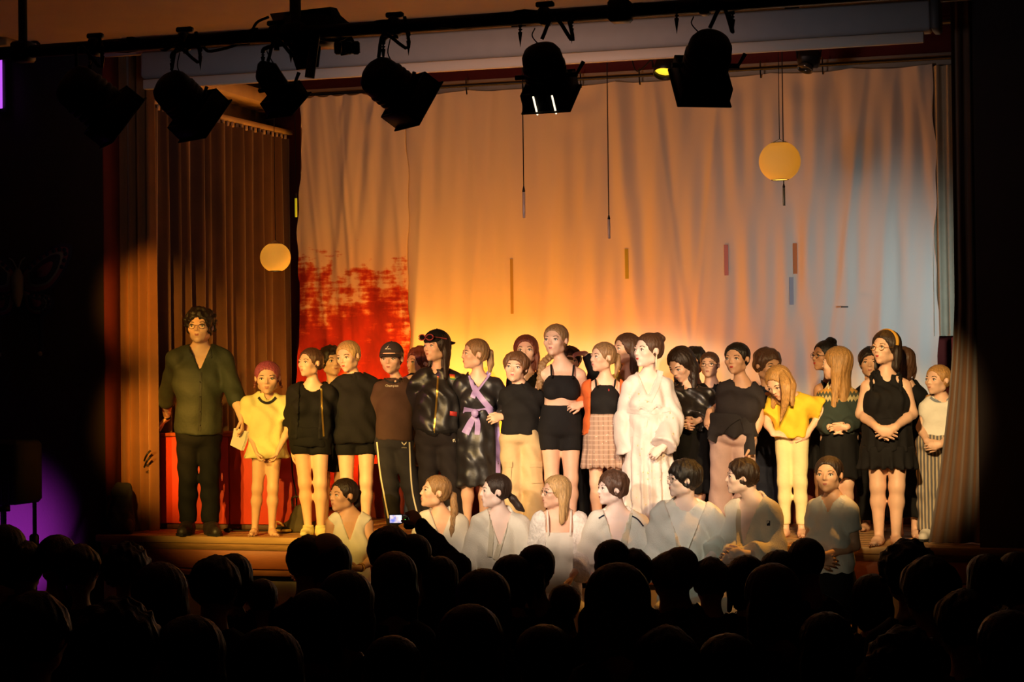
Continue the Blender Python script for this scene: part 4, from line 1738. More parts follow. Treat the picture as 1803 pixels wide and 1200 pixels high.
def lantern(px, py, aim, label, R=.095, L=.30, hook=None, frame=1.15, vents=False, glow=None, Y=BY, zoff=0.0, yoke=.26, roll=0.0, kind='fresnel'):
    """theatre lantern whose body is centred on a picture point, pointing along aim"""
    c = at(px, py, Y)
    root = empty('stage_lantern', (c[0], Y, bz), label, 'stage light', 'stage lanterns on the front bar')
    ro = np.array([c[0], Y, bz])
    z = nrm(aim)
    x = nrm(np.cross(z, (0, 0, 1)))
    y = np.cross(z, x)
    F = np.stack([x, y, z], 1)
    g = Geo()
    if kind == 'fresnel':
        g.lathe([(0, -.52 * L), (.45 * R, -.51 * L), (.8 * R, -.45 * L), (.96 * R, -.36 * L), (R, -.25 * L), (R, .2 * L), (R * .96, .28 * L), (0, .28 * L)], c, F, 26)
        for k in range(4):
            zz = -.2 * L + .09 * L * k
            g.lathe([(R, zz), (R * 1.06, zz + .01), (R * 1.06, zz + .022), (R, zz + .03)], c, F, 26)
    else:
        g.bbox(c - z * .05 * L, (1.5 * R, 1.7 * R, .9 * L), .03, F)
        g.bbox(c - z * .45 * L, (1.1 * R, 1.2 * R, .3 * L), .03, F)
    g.obj('housing', M_black, root, off=ro)
    g = Geo()
    w = R * frame
    fr = c + z * (.42 * L)
    for sx, sy, a, b in ((0, 1, 2 * w, .012), (0, -1, 2 * w, .012), (1, 0, .012, 2 * w), (-1, 0, .012, 2 * w)):
        g.bbox(fr + x * sx * (w - .006) + y * sy * (w - .006) - z * .03, (a, b, .32 * L), .003, F)
    g.obj('front_box', M_black, root, smooth=False, off=ro)
    fp = c + z * (.485 * L)
    g = Geo()
    for sx, sy, a, b in ((0, 1, 2 * w + .02, .03), (0, -1, 2 * w + .02, .03), (1, 0, .03, 2 * w + .02), (-1, 0, .03, 2 * w + .02)):
        g.bbox(fp + x * sx * (w - .004) + y * sy * (w - .004), (a, b, .008), .002, F)
    g.obj('gel_frame', M_frame, root, smooth=False, off=ro)
    Geo().bbox(fp - z * .004, (2 * w - .03, 2 * w - .03, .003), .001, F).obj('colour_filter', M_gelp, root, smooth=False, off=ro)
    g = Geo().lathe([(0, .30 * L + .02), (.4 * R, .30 * L + .016), (.86 * R, .30 * L), (.9 * R, .28 * L)], c, F, 22)
    g.obj('lens', glow or M_lens, root, off=ro)
    if vents:
        for s in (-1, 1):
            Geo().bbox(c + z * .36 * L - y * s_y(y) * (w + .001) + x * s * .045, (.008, .006, .10), .002, F).obj('vent_slot', M_gelw, root, smooth=False, off=ro)
    # yoke: pivots at the sides, up to the bar
    pv = .04 * L
    up = np.array([0, 0, 1.0])
    yb = np.array([1.0, 0, 0]) if abs(x[0]) > .5 else x
    xa = nrm(x * np.array([1, 1, 0]))
    P = [c + z * pv - xa * (R + .03), c + z * pv - xa * (R + .03) + up * yoke * .8, c + z * pv - xa * (R + .03) * .82 + up * yoke, c + z * pv + xa * (R + .03) * .82 + up * yoke, c + z * pv + xa * (R + .03) + up * yoke * .8, c + z * pv + xa * (R + .03)]
    P = np.array(P)
    Q = np.concatenate([np.linspace(P[0], P[1], 4), crom(P[1:5], 14)[1:-1], np.linspace(P[4], P[5], 4)])
    g = Geo().tube(Q, .011, 8, squash=(up, 1.0))
    g.obj('yoke', M_black, root, off=ro)
    for s in (-1, 1):
        Geo().tube([c + z * pv + xa * s * R * .9, c + z * pv + xa * s * (R + .055)], .012, 8).obj('pivot_bolt', M_black, root, off=ro)
    kb = c + z * pv + xa * (R + .05)
    Geo().tube([kb, kb + (xa * .5 + up * .8) * .07], [.007, .01], 6).obj('locking_lever', M_black, root, off=ro)
    ct = (P[2] + P[3]) / 2
    g = Geo().tube([ct - up * .02, ct + up * .04], .014, 8)
    bt_ = np.array([ct[0], Y, bz])
    if abs(Y - BY) < .01:
        g.tube([ct + up * .03, bt_ - up * .04], .01, 6)
        g.bbox(bt_ + up * 0, (.05, .085, .085), .012)
        g.bbox(bt_ + up * .055, (.085, .035, .025), .006)
    g.obj('hook_clamp', M_black, root, smooth=False, off=ro)
    g = Geo()
    s0 = c - z * .3 * L + up * R * .9
    g.tube(crom([s0, s0 + up * .1 + xa * .06, bt_ + xa * .13 - up * .12, bt_ + xa * .10 + up * .03], 14), .009, 6)
    g.tube(crom([c + xa * .02 + up * R * .95, c - xa * .06 + up * .17, bt_ - xa * .05 - up * .05], 12), .003, 5)
    g.obj('power_cable', M_matte, root, off=ro)
    return root, fp + z * .03


def s_y(y):
    return 1.0 if y[2] > 0 else -1.0


LN = {}
_, LN['a'] = lantern(166, 178, (.62, .55, -.62), 'black stage lantern at the left end of the bar, nearly lost in the dark', .115, .36)
_, LN['b'] = lantern(325, 178, (.42, .68, -.62), 'black stage lantern with round back in front of the left curtain', .10, .30)
_, LN['c'] = lantern(486, 152, (.28, .62, -.72), 'small black stage lantern with a tapered box body beside the floodlight', .07, .24, kind='box', yoke=.2)
_, LN['d'] = lantern(694, 155, (.55, .60, -.50), 'black stage lantern with its square front turned to the right', .10, .31)
_, LN['e'] = lantern(961, 130, (.02, .60, -.75), 'black stage lantern with two lit slots under its round back', .094, .28, vents=True)
_, LN['f'] = lantern(1243, 112, (-.34, .66, -.62), 'black stage lantern at the right end with its front turned left', .10, .30)

# flood above and below the bar
fc = at(558, 50, BY)
fl = empty('floodlight', (fc[0], BY, bz), 'large black floodlight with open barn doors on top of the bar', 'floodlight')
fo = np.array([fc[0], BY, bz])
R_ = rotz(.12) @ rotx(-.5)
c0 = at(548, 47, BY + .12)
g = Geo()
P = np.array([[-.19, -.05, .09], [.16, -.05, .09], [.28, .10, -.10], [-.10, .10, -.10]])
g.bbox(c0 + (.0, 0, -.02), (.24, .22, .16), .03, rotz(.1))
g.obj('housing', M_black, fl, smooth=False, off=fo)
for nm, poly in (('barn_door', [(475, 24, 0), (582, 12, 0), (628, 52, .2), (492, 64, .2)]), ('barn_door', [(582, 12, 0), (592, 14, .1), (634, 92, .3), (600, 98, .3)]), ('barn_door', [(505, 72, .12), (566, 66, .12), (560, 118, .0), (522, 123, .0)])):
    q = np.array([at(x, y, BY + .02 + d) for x, y, d in poly])
    Geo().sheet(np.array([[q[0], q[1]], [q[3], q[2]]]), (0, .008, 0)).obj(nm, M_black, fl, smooth=False, off=fo)
p, q = at(556, 60, BY - .03), at(545, 137, BY - .03)
Geo().tube([p, q], [.022, .024], 10).obj('handle_bar', M_black, fl, off=fo)
for x0, x1 in ((588, 602), (606, 622), (620, 634)):
    p = at((x0 + x1) / 2, 84, BY + .03)
    Geo().bbox(p, (.035, .04, .06), .008, rotz(.3) @ rotx(.4)).obj('plug', mat('plug_grey', hx('4c403c'), .6), fl, smooth=False, off=fo)
Geo().tube(crom([at(473, 30, BY), at(452, 40, BY), at(441, 62, BY)], 10), .007, 6).obj('cable', M_matte, fl, off=fo)

# lanterns over the stage
M_yel = mat('lamp_yellow_glow', (1, .75, .1), .4, emit=(1, .62, .03), estr=1.4)
pc = at(1171, 118, 2.0)
pl = empty('par_can', (pc[0], 2.0, pc[2] + .2), 'small black spotlight with a lit yellow face above the backdrop', 'stage light')
po = np.array([pc[0], 2.0, pc[2] + .2])
Fz = frame_from((0, -.45, -.9))
Geo().lathe([(0, -.14), (.05, -.14), (.06, -.11), (.085, -.02), (.092, .0), (.092, .07), (.086, .07), (.084, .02)], pc, Fz, 22).obj('can', M_black, pl, off=po)
Geo().lathe([(.0, .022), (.084, .022), (.085, .02)], pc, Fz, 22).obj('lamp_face', M_yel, pl, off=po)
Geo().tube(crom([pc + (-.1, 0, 0), pc + (-.1, 0, .16), pc + (.1, 0, .16), pc + (.1, 0, 0)], 14), .008, 6).obj('yoke', M_black, pl, off=po)
Geo().tube(crom([pc + (-.08, 0, .1), pc + (-.24, 0, -.02), pc + (-.28, .0, .2), pc + (-.22, 0, .35)], 14), .006, 5).obj('cable', M_matte, pl, off=po)
pc1 = pc
pc = at(1424, 102, 2.0)
p2 = empty('par_can', (pc[0], 2.0, pc[2] + .2), 'small unlit black spotlight above the right part of the backdrop', 'stage light')
po = np.array([pc[0], 2.0, pc[2] + .2])
Fz = frame_from((-.25, -.35, -.9))
Geo().bbox(pc, (.17, .15, .13), .02, rotz(.3) @ rotx(.6)).obj('can', M_black, p2, smooth=False, off=po)
Geo().lathe([(0, .06), (.06, .065), (.066, .11), (.06, .11), (.05, .07)], pc, Fz, 18).obj('lamp_face', M_lens, p2, off=po)
Geo().tube(crom([pc + (-.09, 0, 0), pc + (-.09, 0, .14), pc + (.09, 0, .14), pc + (.09, 0, 0)], 14), .008, 6).obj('yoke', M_black, p2, off=po)
# pipe over the stage that carries them
sp = empty('stage_pipe', (0, 2.0, pc[2] + .22), 'black pipe over the stage carrying the two small spotlights', 'pipe')
Geo().tube([(-3.27, 2.0, pc[2] + .22), (3.6, 2.0, pc[2] + .22)], .02, 10).obj('pipe', M_black, sp, off=(0, 2.0, pc[2] + .22))
for r_, q_ in ((pl, pc1), (p2, pc)):
    zz_ = r_.location[2]
    a_ = np.array([q_[0], 2.0, q_[2] + .13])
    Geo().tube([a_, (a_[0], 2.0, pc[2] + .225)], .012, 8).bbox((a_[0], 2.0, pc[2] + .22), (.05, .06, .06), .01).obj('hook_clamp', M_black, r_, smooth=False, off=r_.location)

# ------------------------------------------------------------------ hanging things over the stage
paper = mat('lantern_paper', hx('e8d8a8'), 0.8, sss=0)
_nt = paper.node_tree
_b = _nt.nodes['Principled BSDF']
_tr = _nt.nodes.new('ShaderNodeBsdfTranslucent')
_tr.inputs[0].default_value = (*hx('e8d8a8'), 1)
_mx = _nt.nodes.new('ShaderNodeMixShader')
_mx.inputs[0].default_value = .35
_nt.links.new(_b.outputs[0], _mx.inputs[1])
_nt.links.new(_tr.outputs[0], _mx.inputs[2])
_nt.links.new(_mx.outputs[0], _nt.nodes['Material Output'].inputs[0])
paper_y = paper


def paper_lantern(px, py, rpx, Y, label, m, ztop_):
    c = at(px, py, Y)
    r = rpx * wpp(c)
    root = empty('paper_lantern', c, label, 'paper lantern')
    n = 60
    th = np.linspace(.42, np.pi - .42, n)
    prof = [(r * math.sin(t) * (1 + .010 * math.cos(i * np.pi)), -r * .97 * math.cos(t)) for i, t in enumerate(th)]
    g = Geo().lathe(prof, (0, 0, 0), None, 40)
    g.lathe([(p[0] - .002, p[1]) for p in prof[::-1]], (0, 0, 0), None, 40)
    g.obj('shade', m, root)
    zr = r * .97 * math.cos(.42)
    rr = r * math.sin(.42)
    g = Geo()
    for s in (-1, 1):
        a = np.linspace(0, 2 * np.pi, 25)
        g.tube(np.stack([rr * np.cos(a), rr * np.sin(a), np.full(25, s * zr)], 1), .003, 5)
    g.tube([(-rr, 0, zr), (0, 0, zr + .03), (rr, 0, zr)], .002, 5)
    g.obj('wire_frame', M_black, root)
    Geo().tube([(0, 0, zr + .03), (0, 0, ztop_ - c[2])], .003, 5).obj('cord', M_black, root)
    l = bpy.data.lights.new('lantern_bulb', 'POINT')
    l.energy = 2.2
    l.color = (1, .62, .18)
    l.shadow_soft_size = .03
    lo_ = bpy.data.objects.new('lantern_bulb', l)
    COL.objects.link(lo_)
    lo_.location = c
    return root, c


paper_lantern(485, 453, 27, 1.5, 'round yellow paper lantern in front of the brown side curtain', paper, 4.5)
paper_lantern(1373, 284, 36.5, 1.2, 'round yellow paper lantern in front of the white backdrop', paper_y, 4.5)


def hung_stick(px, y0, y1, Y, label, m, w=.011, z1=4.5):
    a, b = at(px, y0, Y), at(px, y1, Y)
    b = np.array([a[0], Y, b[2]])
    root = empty('hanging_tube', b, label, 'hanging tube', 'tubes hanging over the stage')
    h = a[2] - b[2]
    Geo().tube([(0, 0, 0), (0, 0, .004), (0, 0, h * .78), (0, 0, h * .8)], [w * .8, w, w, w * .6], 10).obj('tube', m, root)
    Geo().tube([(0, 0, h * .79), (0, 0, h * .82), (0, 0, h)], [w * .8, w * 1.1, w * .3], 8).obj('cap', M_black, root)
    Geo().tube([(0, 0, h), (0, 0, z1 - b[2])], .0042, 6).obj('cord', M_black, root)


M_tubew = mat('tube_silver', hx('e8dcd8'), .35, metal=.2)
hung_stick(922, 326, 384, .9, 'silver tube on a black cord left of the middle of the backdrop', M_tubew)
hung_stick(1072, 377, 420, .9, 'silver tube on a black cord hanging lowest, over the middle of the stage', M_tubew, .010)
hung_stick(1380, 322, 362, 1.6, 'dark silver tube hanging just below the right paper lantern', mat('tube_dark', hx('8a9a90'), .3, metal=.5), .010)
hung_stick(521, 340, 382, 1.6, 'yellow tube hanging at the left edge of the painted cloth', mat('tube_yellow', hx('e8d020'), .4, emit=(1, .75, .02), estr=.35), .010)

# ------------------------------------------------------------------ small things on the stage floor
p = gx(497, 1.25)
sn = empty('bowl', (p[0], 1.25 - .75, 0), 'small black bowl lying by the red box', 'bowl') if False else None
p = gx(497, .34)
cn = empty('sandal', (p[0], .34, 0), 'black sandal with a pale rim behind the bare legs of the girl in yellow', 'sandal')
g = Geo().ball((0, 0, .03), (.06, .045, .022), 14)
g.obj('insole', M_matte, cn)
a_ = np.linspace(0, 2 * np.pi, 25)
Geo().tube(np.stack([.066 * np.cos(a_), .05 * np.sin(a_), np.full(25, .022)], 1), .011, 6).obj('rim', mat('sandal_rim', hx('b8923e'), .5), cn)
Geo().tube(crom([(-.05, 0, .035), (-.055, .01, .085), (-.02, .02, .075), (.02, .0, .04)], 10), .009, 6).obj('strap', mat('sandal_strap', hx('b07a3e'), .5), cn)
p = gx(523, .43)
bag = empty('bag', (p[0], .43, 0), 'dark olive cloth bag standing against the end of the red box', 'bag')
F = Fld((-.15, -.12, -.01), (.16, .12, .30), .009)
F.put(rc((-.02, 0, .03), (.03, 0, .17), .075, .05, squash=((0, 1, 0), .8)), .03).put(rc((-.08, 0, .03), (.1, 0, .03), .045, .04), .04)
F.disp(curl_disp(.004, 60))
F.cut(lambda X, Y, Z: .002 - Z)
v, q = F.net()
Geo().add(v, q).obj('sack', mat('bag_olive', hx('4a3f26'), .9, var=.2), bag)
Geo().tube(crom([(-.02, -.03, .2), (-.02, -.04, .27), (.05, -.03, .27), (.06, -.03, .19)], 10), .008, 6).obj('handle', mat('bag_handle', hx('3a2a1a'), .8), bag)
# cable down the side of the box
tag(Geo().tube(crom([gx(513, .5, .70), gx(515, .5, .45), gx(522, .48, .25), gx(517, .46, .06), gx(509, .42, .012), gx(470, .40, .012), gx(398, .36, .012)], 40), .006, 6).obj('cable', M_matte), 'thin black cable hanging down the right end of the red box', 'cable')
tag(Geo().ball(gx(401, .33, .018), (.035, .025, .017), 12).obj('plug', M_matte), 'small black plug on the boards behind the man\'s shoes', 'plug')

# soft dark bundle at the left corner of the stage
p = gx(214, .10)
rk = empty('rucksack', (p[0], .10, 0), 'dark rucksack slumped at the left corner of the stage by the curtain', 'rucksack')
F = Fld((-.2, -.14, -.01), (.2, .16, .46), .011)
F.put(rc((-.01, 0, .09), (0, .02, .2), .12, .085), .04).put(ell((.0, .02, .32), (.085, .075, .08)), .03).put(ell((.075, -.045, .08), (.055, .06, .07)), .02)
F.disp(curl_disp(.006, 45))
F.cut(lambda X, Y, Z: .002 - Z)
v, q = F.net()
Geo().add(v, q).obj('bag_body', mat('rucksack_cloth', hx('33343a'), .9, var=.2), rk)
Geo().ball((.10, -.07, .075), (.04, .035, .05), 12).obj('side_pocket', mat('pocket_cloth', hx('5a4a4a'), .9), rk)
Geo().tube(crom([(-.05, -.09, .3), (-.07, -.11, .2), (-.06, -.11, .08)], 10), .012, 6).obj('strap', M_matte, rk)

# ------------------------------------------------------------------ left of the stage: speaker, stands, wall moth
sy = -.75
p0, p1 = at(-75, 775, sy), at(54, 886, sy)
sx_ = (p0[0] + p1[0]) / 2
spk = empty('loudspeaker', (sx_, sy, p1[2]), 'black loudspeaker on a stand left of the stage, purple light below it', 'loudspeaker')
so = np.array([sx_, sy, p1[2]])
w_, h_ = p1[0] - p0[0], p0[2] - p1[2]
Geo().bbox(so + (0, 0, h_ / 2), (w_, .38, h_), .03).obj('cabinet', M_matte, spk, off=so, smooth=False)
g = Geo()
for i in range(9):
    g.box(so + (-w_ / 2 + w_ * (i + 1) / 10, -.192, h_ / 2), (.008, .006, h_ * .9))
g.obj('grille', mat('speaker_grille', hx('0d0d0e'), .6), spk, smooth=False, off=so)
st = empty('speaker_stand', (sx_, sy, FLOOR), 'black tripod stand under the loudspeaker', 'stand')
zb_ = p1[2] - FLOOR
cxs = at(6, 900, sy)[0] - sx_
Geo().tube([(cxs, 0, .3), (cxs, 0, zb_)], .022, 10).obj('pole', M_black, st)
Geo().tube([(cxs, 0, zb_ - .06), (cxs, 0, zb_ - .005)], .05, 10).obj('mount', M_black, st)
for k in range(3):
    a = k * 2.1 + .3
    Geo().tube([(cxs, 0, .75), (cxs + .45 * math.cos(a), .45 * math.sin(a), .012)], .014, 8).obj('leg', M_black, st)
sm = gx(63, -.6, FLOOR)
ms = empty('microphone_stand', (sm[0], -.6, FLOOR), 'thin dark stand with a clamp next to the loudspeaker', 'stand')
hm = at(63, 876, -.6)[2] - FLOOR
Geo().tube([(0, 0, .02), (0, 0, hm + .1)], .016, 8).obj('pole', M_black, ms)
Geo().bbox((-.005, 0, hm - .33), (.06, .07, .12), .015).obj('clamp', M_black, ms, smooth=False)
Geo().lathe([(0, 0), (.14, 0), (.14, .015), (.03, .03), (.0, .035)], (0, 0, 0), None, 20).obj('base', M_black, ms)
lp = empty('floor_light', (-4.12, -1.3, FLOOR), 'small purple floor light on the floor below the loudspeaker', 'floor light')
Geo().lathe([(0, .03), (.09, .03), (.1, .06), (.1, .16), (.09, .16), (.085, .12)], (0, 0, 0), None, 18).obj('housing', M_black, lp)
Geo().lathe([(0, .13), (.085, .13)], (0, 0, 0), None, 18).obj('lamp_face', mat('purple_glow', (.5, .1, 1), .5, emit=(.45, .05, 1), estr=6), lp)
Geo().tube([(-.11, 0, .02), (-.11, 0, .1), (-.1, 0, .1)], .01, 6).tube([(.11, 0, .02), (.11, 0, .1), (.1, 0, .1)], .01, 6).bbox((0, 0, .01), (.24, .06, .02), .004).obj('bracket', M_black, lp)
# purple tube lamp at the far left
t0, t1 = at(2, 105, -.12), at(2, 190, -.12)
lt = empty('tube_lamp', (t1[0] - .02, -.12, t1[2]), 'purple glowing tube lamp high on the left wall', 'tube lamp')
Geo().tube([(0, 0, 0), (0, 0, t0[2] - t1[2])], .028, 12).obj('tube', mat('tube_purple', (.6, .2, 1), .4, emit=(.55, .10, .95), estr=1.1), lt)
Geo().bbox((0, .07, (t0[2] - t1[2]) / 2), (.07, .05, t0[2] - t1[2] + .06), .008).obj('holder', M_black, lt, smooth=False)

# big paper moth on the wall
mc = at(34, 490, -.03)
u_ = wpp(mc)
moth = empty('moth_decoration', mc, 'large dark paper moth with patterned wings hung on the left wall', 'wall decoration')


def flat(poly, y, th=.008):
    p = np.array([[x * u_, y, -z_ * u_] for x, z_ in poly])
    n = len(p)
    c_ = p.mean(0, keepdims=True)
    v = np.concatenate([p, p + (0, th, 0), c_, c_ + (0, th, 0)])
    t = [[2 * n, i, (i + 1) % n] for i in range(n)] + [[2 * n + 1, n + (i + 1) % n, n + i] for i in range(n)]
    q = [[i, n + i, n + (i + 1) % n, (i + 1) % n] for i in range(n)]
    return v, q, t


cA, cB, cC, cD = mat('moth_pink', hx('8a4a58'), .8), mat('moth_dark', hx('33303c'), .8), mat('moth_pale', hx('8a8a80'), .8), mat('moth_blue', hx('2c3048'), .8)
fore = crom([(0, -6), (18, -24), (48, -44), (80, -58), (104, -56), (100, -30), (84, -2), (60, 22), (30, 30), (6, 24), (0, -6)], 40)[:-1]
hind = crom([(4, 18), (30, 26), (58, 30), (66, 48), (52, 64), (30, 66), (12, 54), (4, 18)], 30)[:-1]
tail = crom([(38, 60), (48, 62), (46, 90), (46, 130), (40, 138), (36, 128), (38, 96), (38, 60)], 24)[:-1]
for s in (-1, 1):
    M = lambda P: [(s * a, b) for a, b in P][::s]
    for nm, P, m0, m1 in (('forewing', fore, cD, cA), ('hindwing', hind, cD, cA), ('tail', tail, cD, cD)):
        ctr = P.mean(0)
        g = Geo().add(*flat(M(P), 0 if nm != 'hindwing' else .009), m=0)
        if nm != 'tail':
            for f, y, mm in ((.86, -.006, 1), (.68, -.010, 2), (.58, -.014, 3), (.3, -.018, 1)):
                g.add(*flat(M((P - ctr) * f + ctr), y, .006), m=mm)
            for k in range(3, len(P) // 2 + 4, 2):
                pt = (P[k] - ctr) * .77 + ctr
                a_ = np.linspace(0, 2 * np.pi, 9)[:-1]
                g.add(*flat(M(np.stack([pt[0] + 4 * np.cos(a_), pt[1] + 4 * np.sin(a_)], 1)), -.012, .006), m=0)
        else:
            g.ball((s * 41 * u_, -.01, -133 * u_), .02, 10, m=2)
        g.obj(nm, [m0, m1, cC, cB], moth, smooth=False)
Geo().tube([(0, -.02, 16 * u_), (0, -.03, 2 * u_), (0, -.03, -30 * u_), (0, -.02, -50 * u_)], [.02, .05, .045, .015], 10).obj('moth_body', cC, moth)
for s in (-1, 1):
    Geo().tube(crom([(0, -.02, 14 * u_), (s * 8 * u_, -.03, 30 * u_), (s * 16 * u_, -.03, 36 * u_)], 8), .006, 5).obj('antenna', cC, moth)
# ring fitting and cornice bit on the ceiling, top left
p = at(60, 21, -.62)
ang = np.linspace(.3, 5.2, 20)
tag(Geo().tube(np.stack([p[0] + .05 * np.cos(ang), np.full(20, -.62), CEIL - .055 + .05 * np.sin(ang)], 1), .012, 7).obj('ceiling_hook', M_black), 'dark open ring hook in the ceiling at the top left', 'hook')
tag(Geo().bbox((at(8, 15, -.75)[0] - .1, -.75, CEIL - .03), (.36, .2, .06), .01).obj('ceiling_lamp', mat('lamp_case_cream', hx('b8a070'), .6), smooth=False), 'cream lamp case on the ceiling beside the left hanger', 'lamp')

# ------------------------------------------------------------------ helpers for the cast
GC, GB, GS = 'cast standing along the stage front', 'cast standing in the rear row', 'people sitting in front of the stage'


def open_front(w, x0=0.0, slope=0.0, z0=0.0):
    def mk(loc):
        def fn(X, Y, Z):
            a, b, t = loc(X, Y, Z)
            return np.minimum(.015 - b, w + slope * (t - z0) - np.abs(a - x0))
        return fn
    return mk


def band_tube(c, name, pts, r, m, parent, sq=None):
    return Geo().tube(np.array(pts), r, 8, squash=sq).obj(name, m, parent)


def baseball_cap(c, T, m, parent, turn=0.0, brim_m=None):
    H = c.H
    R = c.HR @ rotz(turn)
    q = lambda x, y, z: T(0, .06, .16) + R @ (np.array([x, y, z]) * H)
    lo, hi = q(0, 0, 0) - .9 * H, q(0, 0, 0) + .9 * H
    F = Fld(lo, hi, .007)
    F.put(ell(q(0, .02, .02), np.array([.40, .475, .40]) * H, R), .01)
    n = R @ np.array([0, .12, 1.0])
    p0 = q(0, 0, .02)
    F.cut(lambda X, Y, Z: -((X - p0[0]) * n[0] + (Y - p0[1]) * n[1] + (Z - p0[2]) * n[2]))
    v, k = F.net()
    g = Geo().add(v, k)
    g.ball(q(0, .02, .42), .025 * H, 8)
    o = g.obj('cap', m, parent)
    a = np.linspace(-1.15, 1.15, 15)
    inn = np.array([q(.37 * math.sin(t), -.435 * math.cos(t) + .02, .02) for t in a])
    out = np.array([q(.40 * math.sin(t), -.44 * math.cos(t) - .30 * math.cos(t * .95) ** 1.0 + .02, -.01 - .10 * abs(math.sin(t)) ** 2) for t in a])
    mid = (inn + out) / 2 + R @ np.array([0, 0, .012]) * H
    Geo().sheet(crom_grid([inn, mid, out]), R @ np.array([0, 0, -.022]) * H).obj('brim', brim_m or m, o)
    return o, F


def crom_grid(rows):
    return np.stack(rows)


def torus_neck(c, name, r, th, m, parent, z=.030, tilt=.42, dy=.012):
    a = np.linspace(0, 2 * np.pi, 25)
    P = [c.N + c.ex * r * c.s * math.cos(t) + c.ey * (dy + r * c.s * math.sin(t)) + c.ez * (z * c.s + tilt * r * c.s * math.sin(t)) for t in a]
    return Geo().tube(np.array(P), th, 7).obj(name, m, parent)


def hood(c, m, parent):
    a = np.linspace(-2.6, 2.6, 22)
    P = np.array([c.N + c.ex * .085 * c.s * math.sin(t) + c.ey * (.02 + .085 * c.s * math.cos(t)) + c.ez * (.035 + .02 * math.cos(t)) * c.s for t in a])
    rr = np.interp(np.abs(a), [0, 1.5, 2.6], [.05, .034, .018]) * c.s
    return Geo().tube(P, rr, 9, squash=((0, 0, 1), .8)).obj('hood', m, parent)


BLK = lambda n: cloth(n, '22201f')
C_blk, C_blk2, C_char = cloth('cloth_black', '121010', spec=.25), cloth('cloth_soft_black', '191616', spec=.25), cloth('cloth_charcoal', '2c2728', spec=.3)
C_navy = cloth('cloth_navy', '1b1e30', spec=.3)
SATIN = mat('satin_black', hx('232021'), .42, var=.2, vscale=6, bump=.35, bscale=14, spec=.55)
LEATH = mat('leather_black', hx('241f1c'), .38, var=.2, vscale=8, bump=.4, bscale=18, spec=.7)
GOLD = mat('zip_gold', hx('c9a24a'), .35, metal=.8)
C_gi = mat('judo_cotton', hx('e6ded0'), .9, var=.05, vscale=9, bump=.35, bscale=120)
C_gi2 = mat('judo_lapel', hx('cfc4ae'), .9, var=.05, bump=.35, bscale=120)
C_wht = cloth('cloth_white', 'e9e2d6', var=.05)
LILAC = mat('sash_lilac', hx('a98fc8'), .5, var=.08)
LENS_W = mat('spectacle_wire', hx('4a4038'), .3, metal=.6)

# 1 man in dark shirt
c = new_person('man', 'man in dark olive shirt and glasses, resting one hand on the red box', GC, Y=.15, head=(352, 545, 604), hyaw=14, sh=(300, 405, 625), hip=(350, 762, 36), male=True, feet=((331,), (371,)),
               arms=(((293, 703, .22), (294, 736, .38), {'d': (-.45, -.25, -.42), 'n': (0, -.3, -.9), 'curl': .3, 'side': -1}), ((416, 702, -.02), (425, 735, -.12), {'d': (.05, -.1, -1), 'n': (-.9, .1, 0), 'curl': .55})), fw=1.0)
b, T = build_body(c, SKIN['fair'], smile=.2, shoes=True, bare=False, parent=c.root)
build_hair(c, T, 'curly', 'black', c.root)
glasses(c, T, c.root, LENS_W)
C_oli = cloth('shirt_olive', '34372a', rough=.7, spec=.3)
o, F = top(c, 'shirt', C_oli, c.root, 764, (1.08, 1.08), e=.022, es=.020, loose=.55, hemw=40, vee=(652, .42), fold=.006, wl=.13, seed=11, er=.028)
strip_px(c, F, [(353, 655), (352, 700), (351, 758)], 5, cloth('shirt_olive_trim', '26271e', rough=.7), o, 'placket')
for x0, x1 in ((338, 331), (366, 378)):
    strip_px(c, F, [(x0 + (4 if x0 < 350 else -4), 606), (x0, 618), ((x0 + x1) / 2, 630)], 11, cloth('shirt_olive_trim', '26271e', rough=.7), o, 'collar', th=.006, taper=[10, 12, 3])
for y in (672, 698, 724, 748):
    poly_px(c, F, [[(352 + 1.2 * math.cos(t), y + 1.2 * math.sin(t)) for t in np.linspace(0, 2 * np.pi, 9)[:-1]]], mat('button_dark', hx('1f1f1a'), .4), o, 'button', lift=.010)
bottom(c, 'trousers', cloth('jeans_black', '100f10', spec=.25), c.root, 742, 1.97, e=.018, hip_e=.008, cuff=.066, fold=.005, wl=.11, seed=5)
shoes(c, mat('shoe_leather', hx('2e2420'), .5, bump=.2), c.root)
for w in (0,):
    p = c.wri[0] + (c.elb[0] - c.wri[0]) * .12
    d = nrm(c.elb[0] - c.wri[0])
    g = Geo().tube([p - d * .008, p + d * .008], .034, 14).obj('watch', C_blk, c.root)
# sheets of paper in his hand
pc = at(421, 776, .02)
pp = empty('paper_sheets', pc, 'folded white sheets of paper held by the man in the olive shirt', 'paper')
for k in range(3):
    q = [at(x + k * 2 - 2, y, .02 + .006 * k) - pc for x, y in ((414, 753), (437, 760), (427, 793), (407, 783))]
    Geo().sheet(np.array([[q[0], q[1]], [(q[0] + q[3]) / 2 + (.0, .01, 0), (q[1] + q[2]) / 2 + (0, .01, 0)], [q[3], q[2]]]), (0, .002, 0)).obj('sheet', mat('paper_white', hx('d8cfc0'), .8), pp, smooth=False)

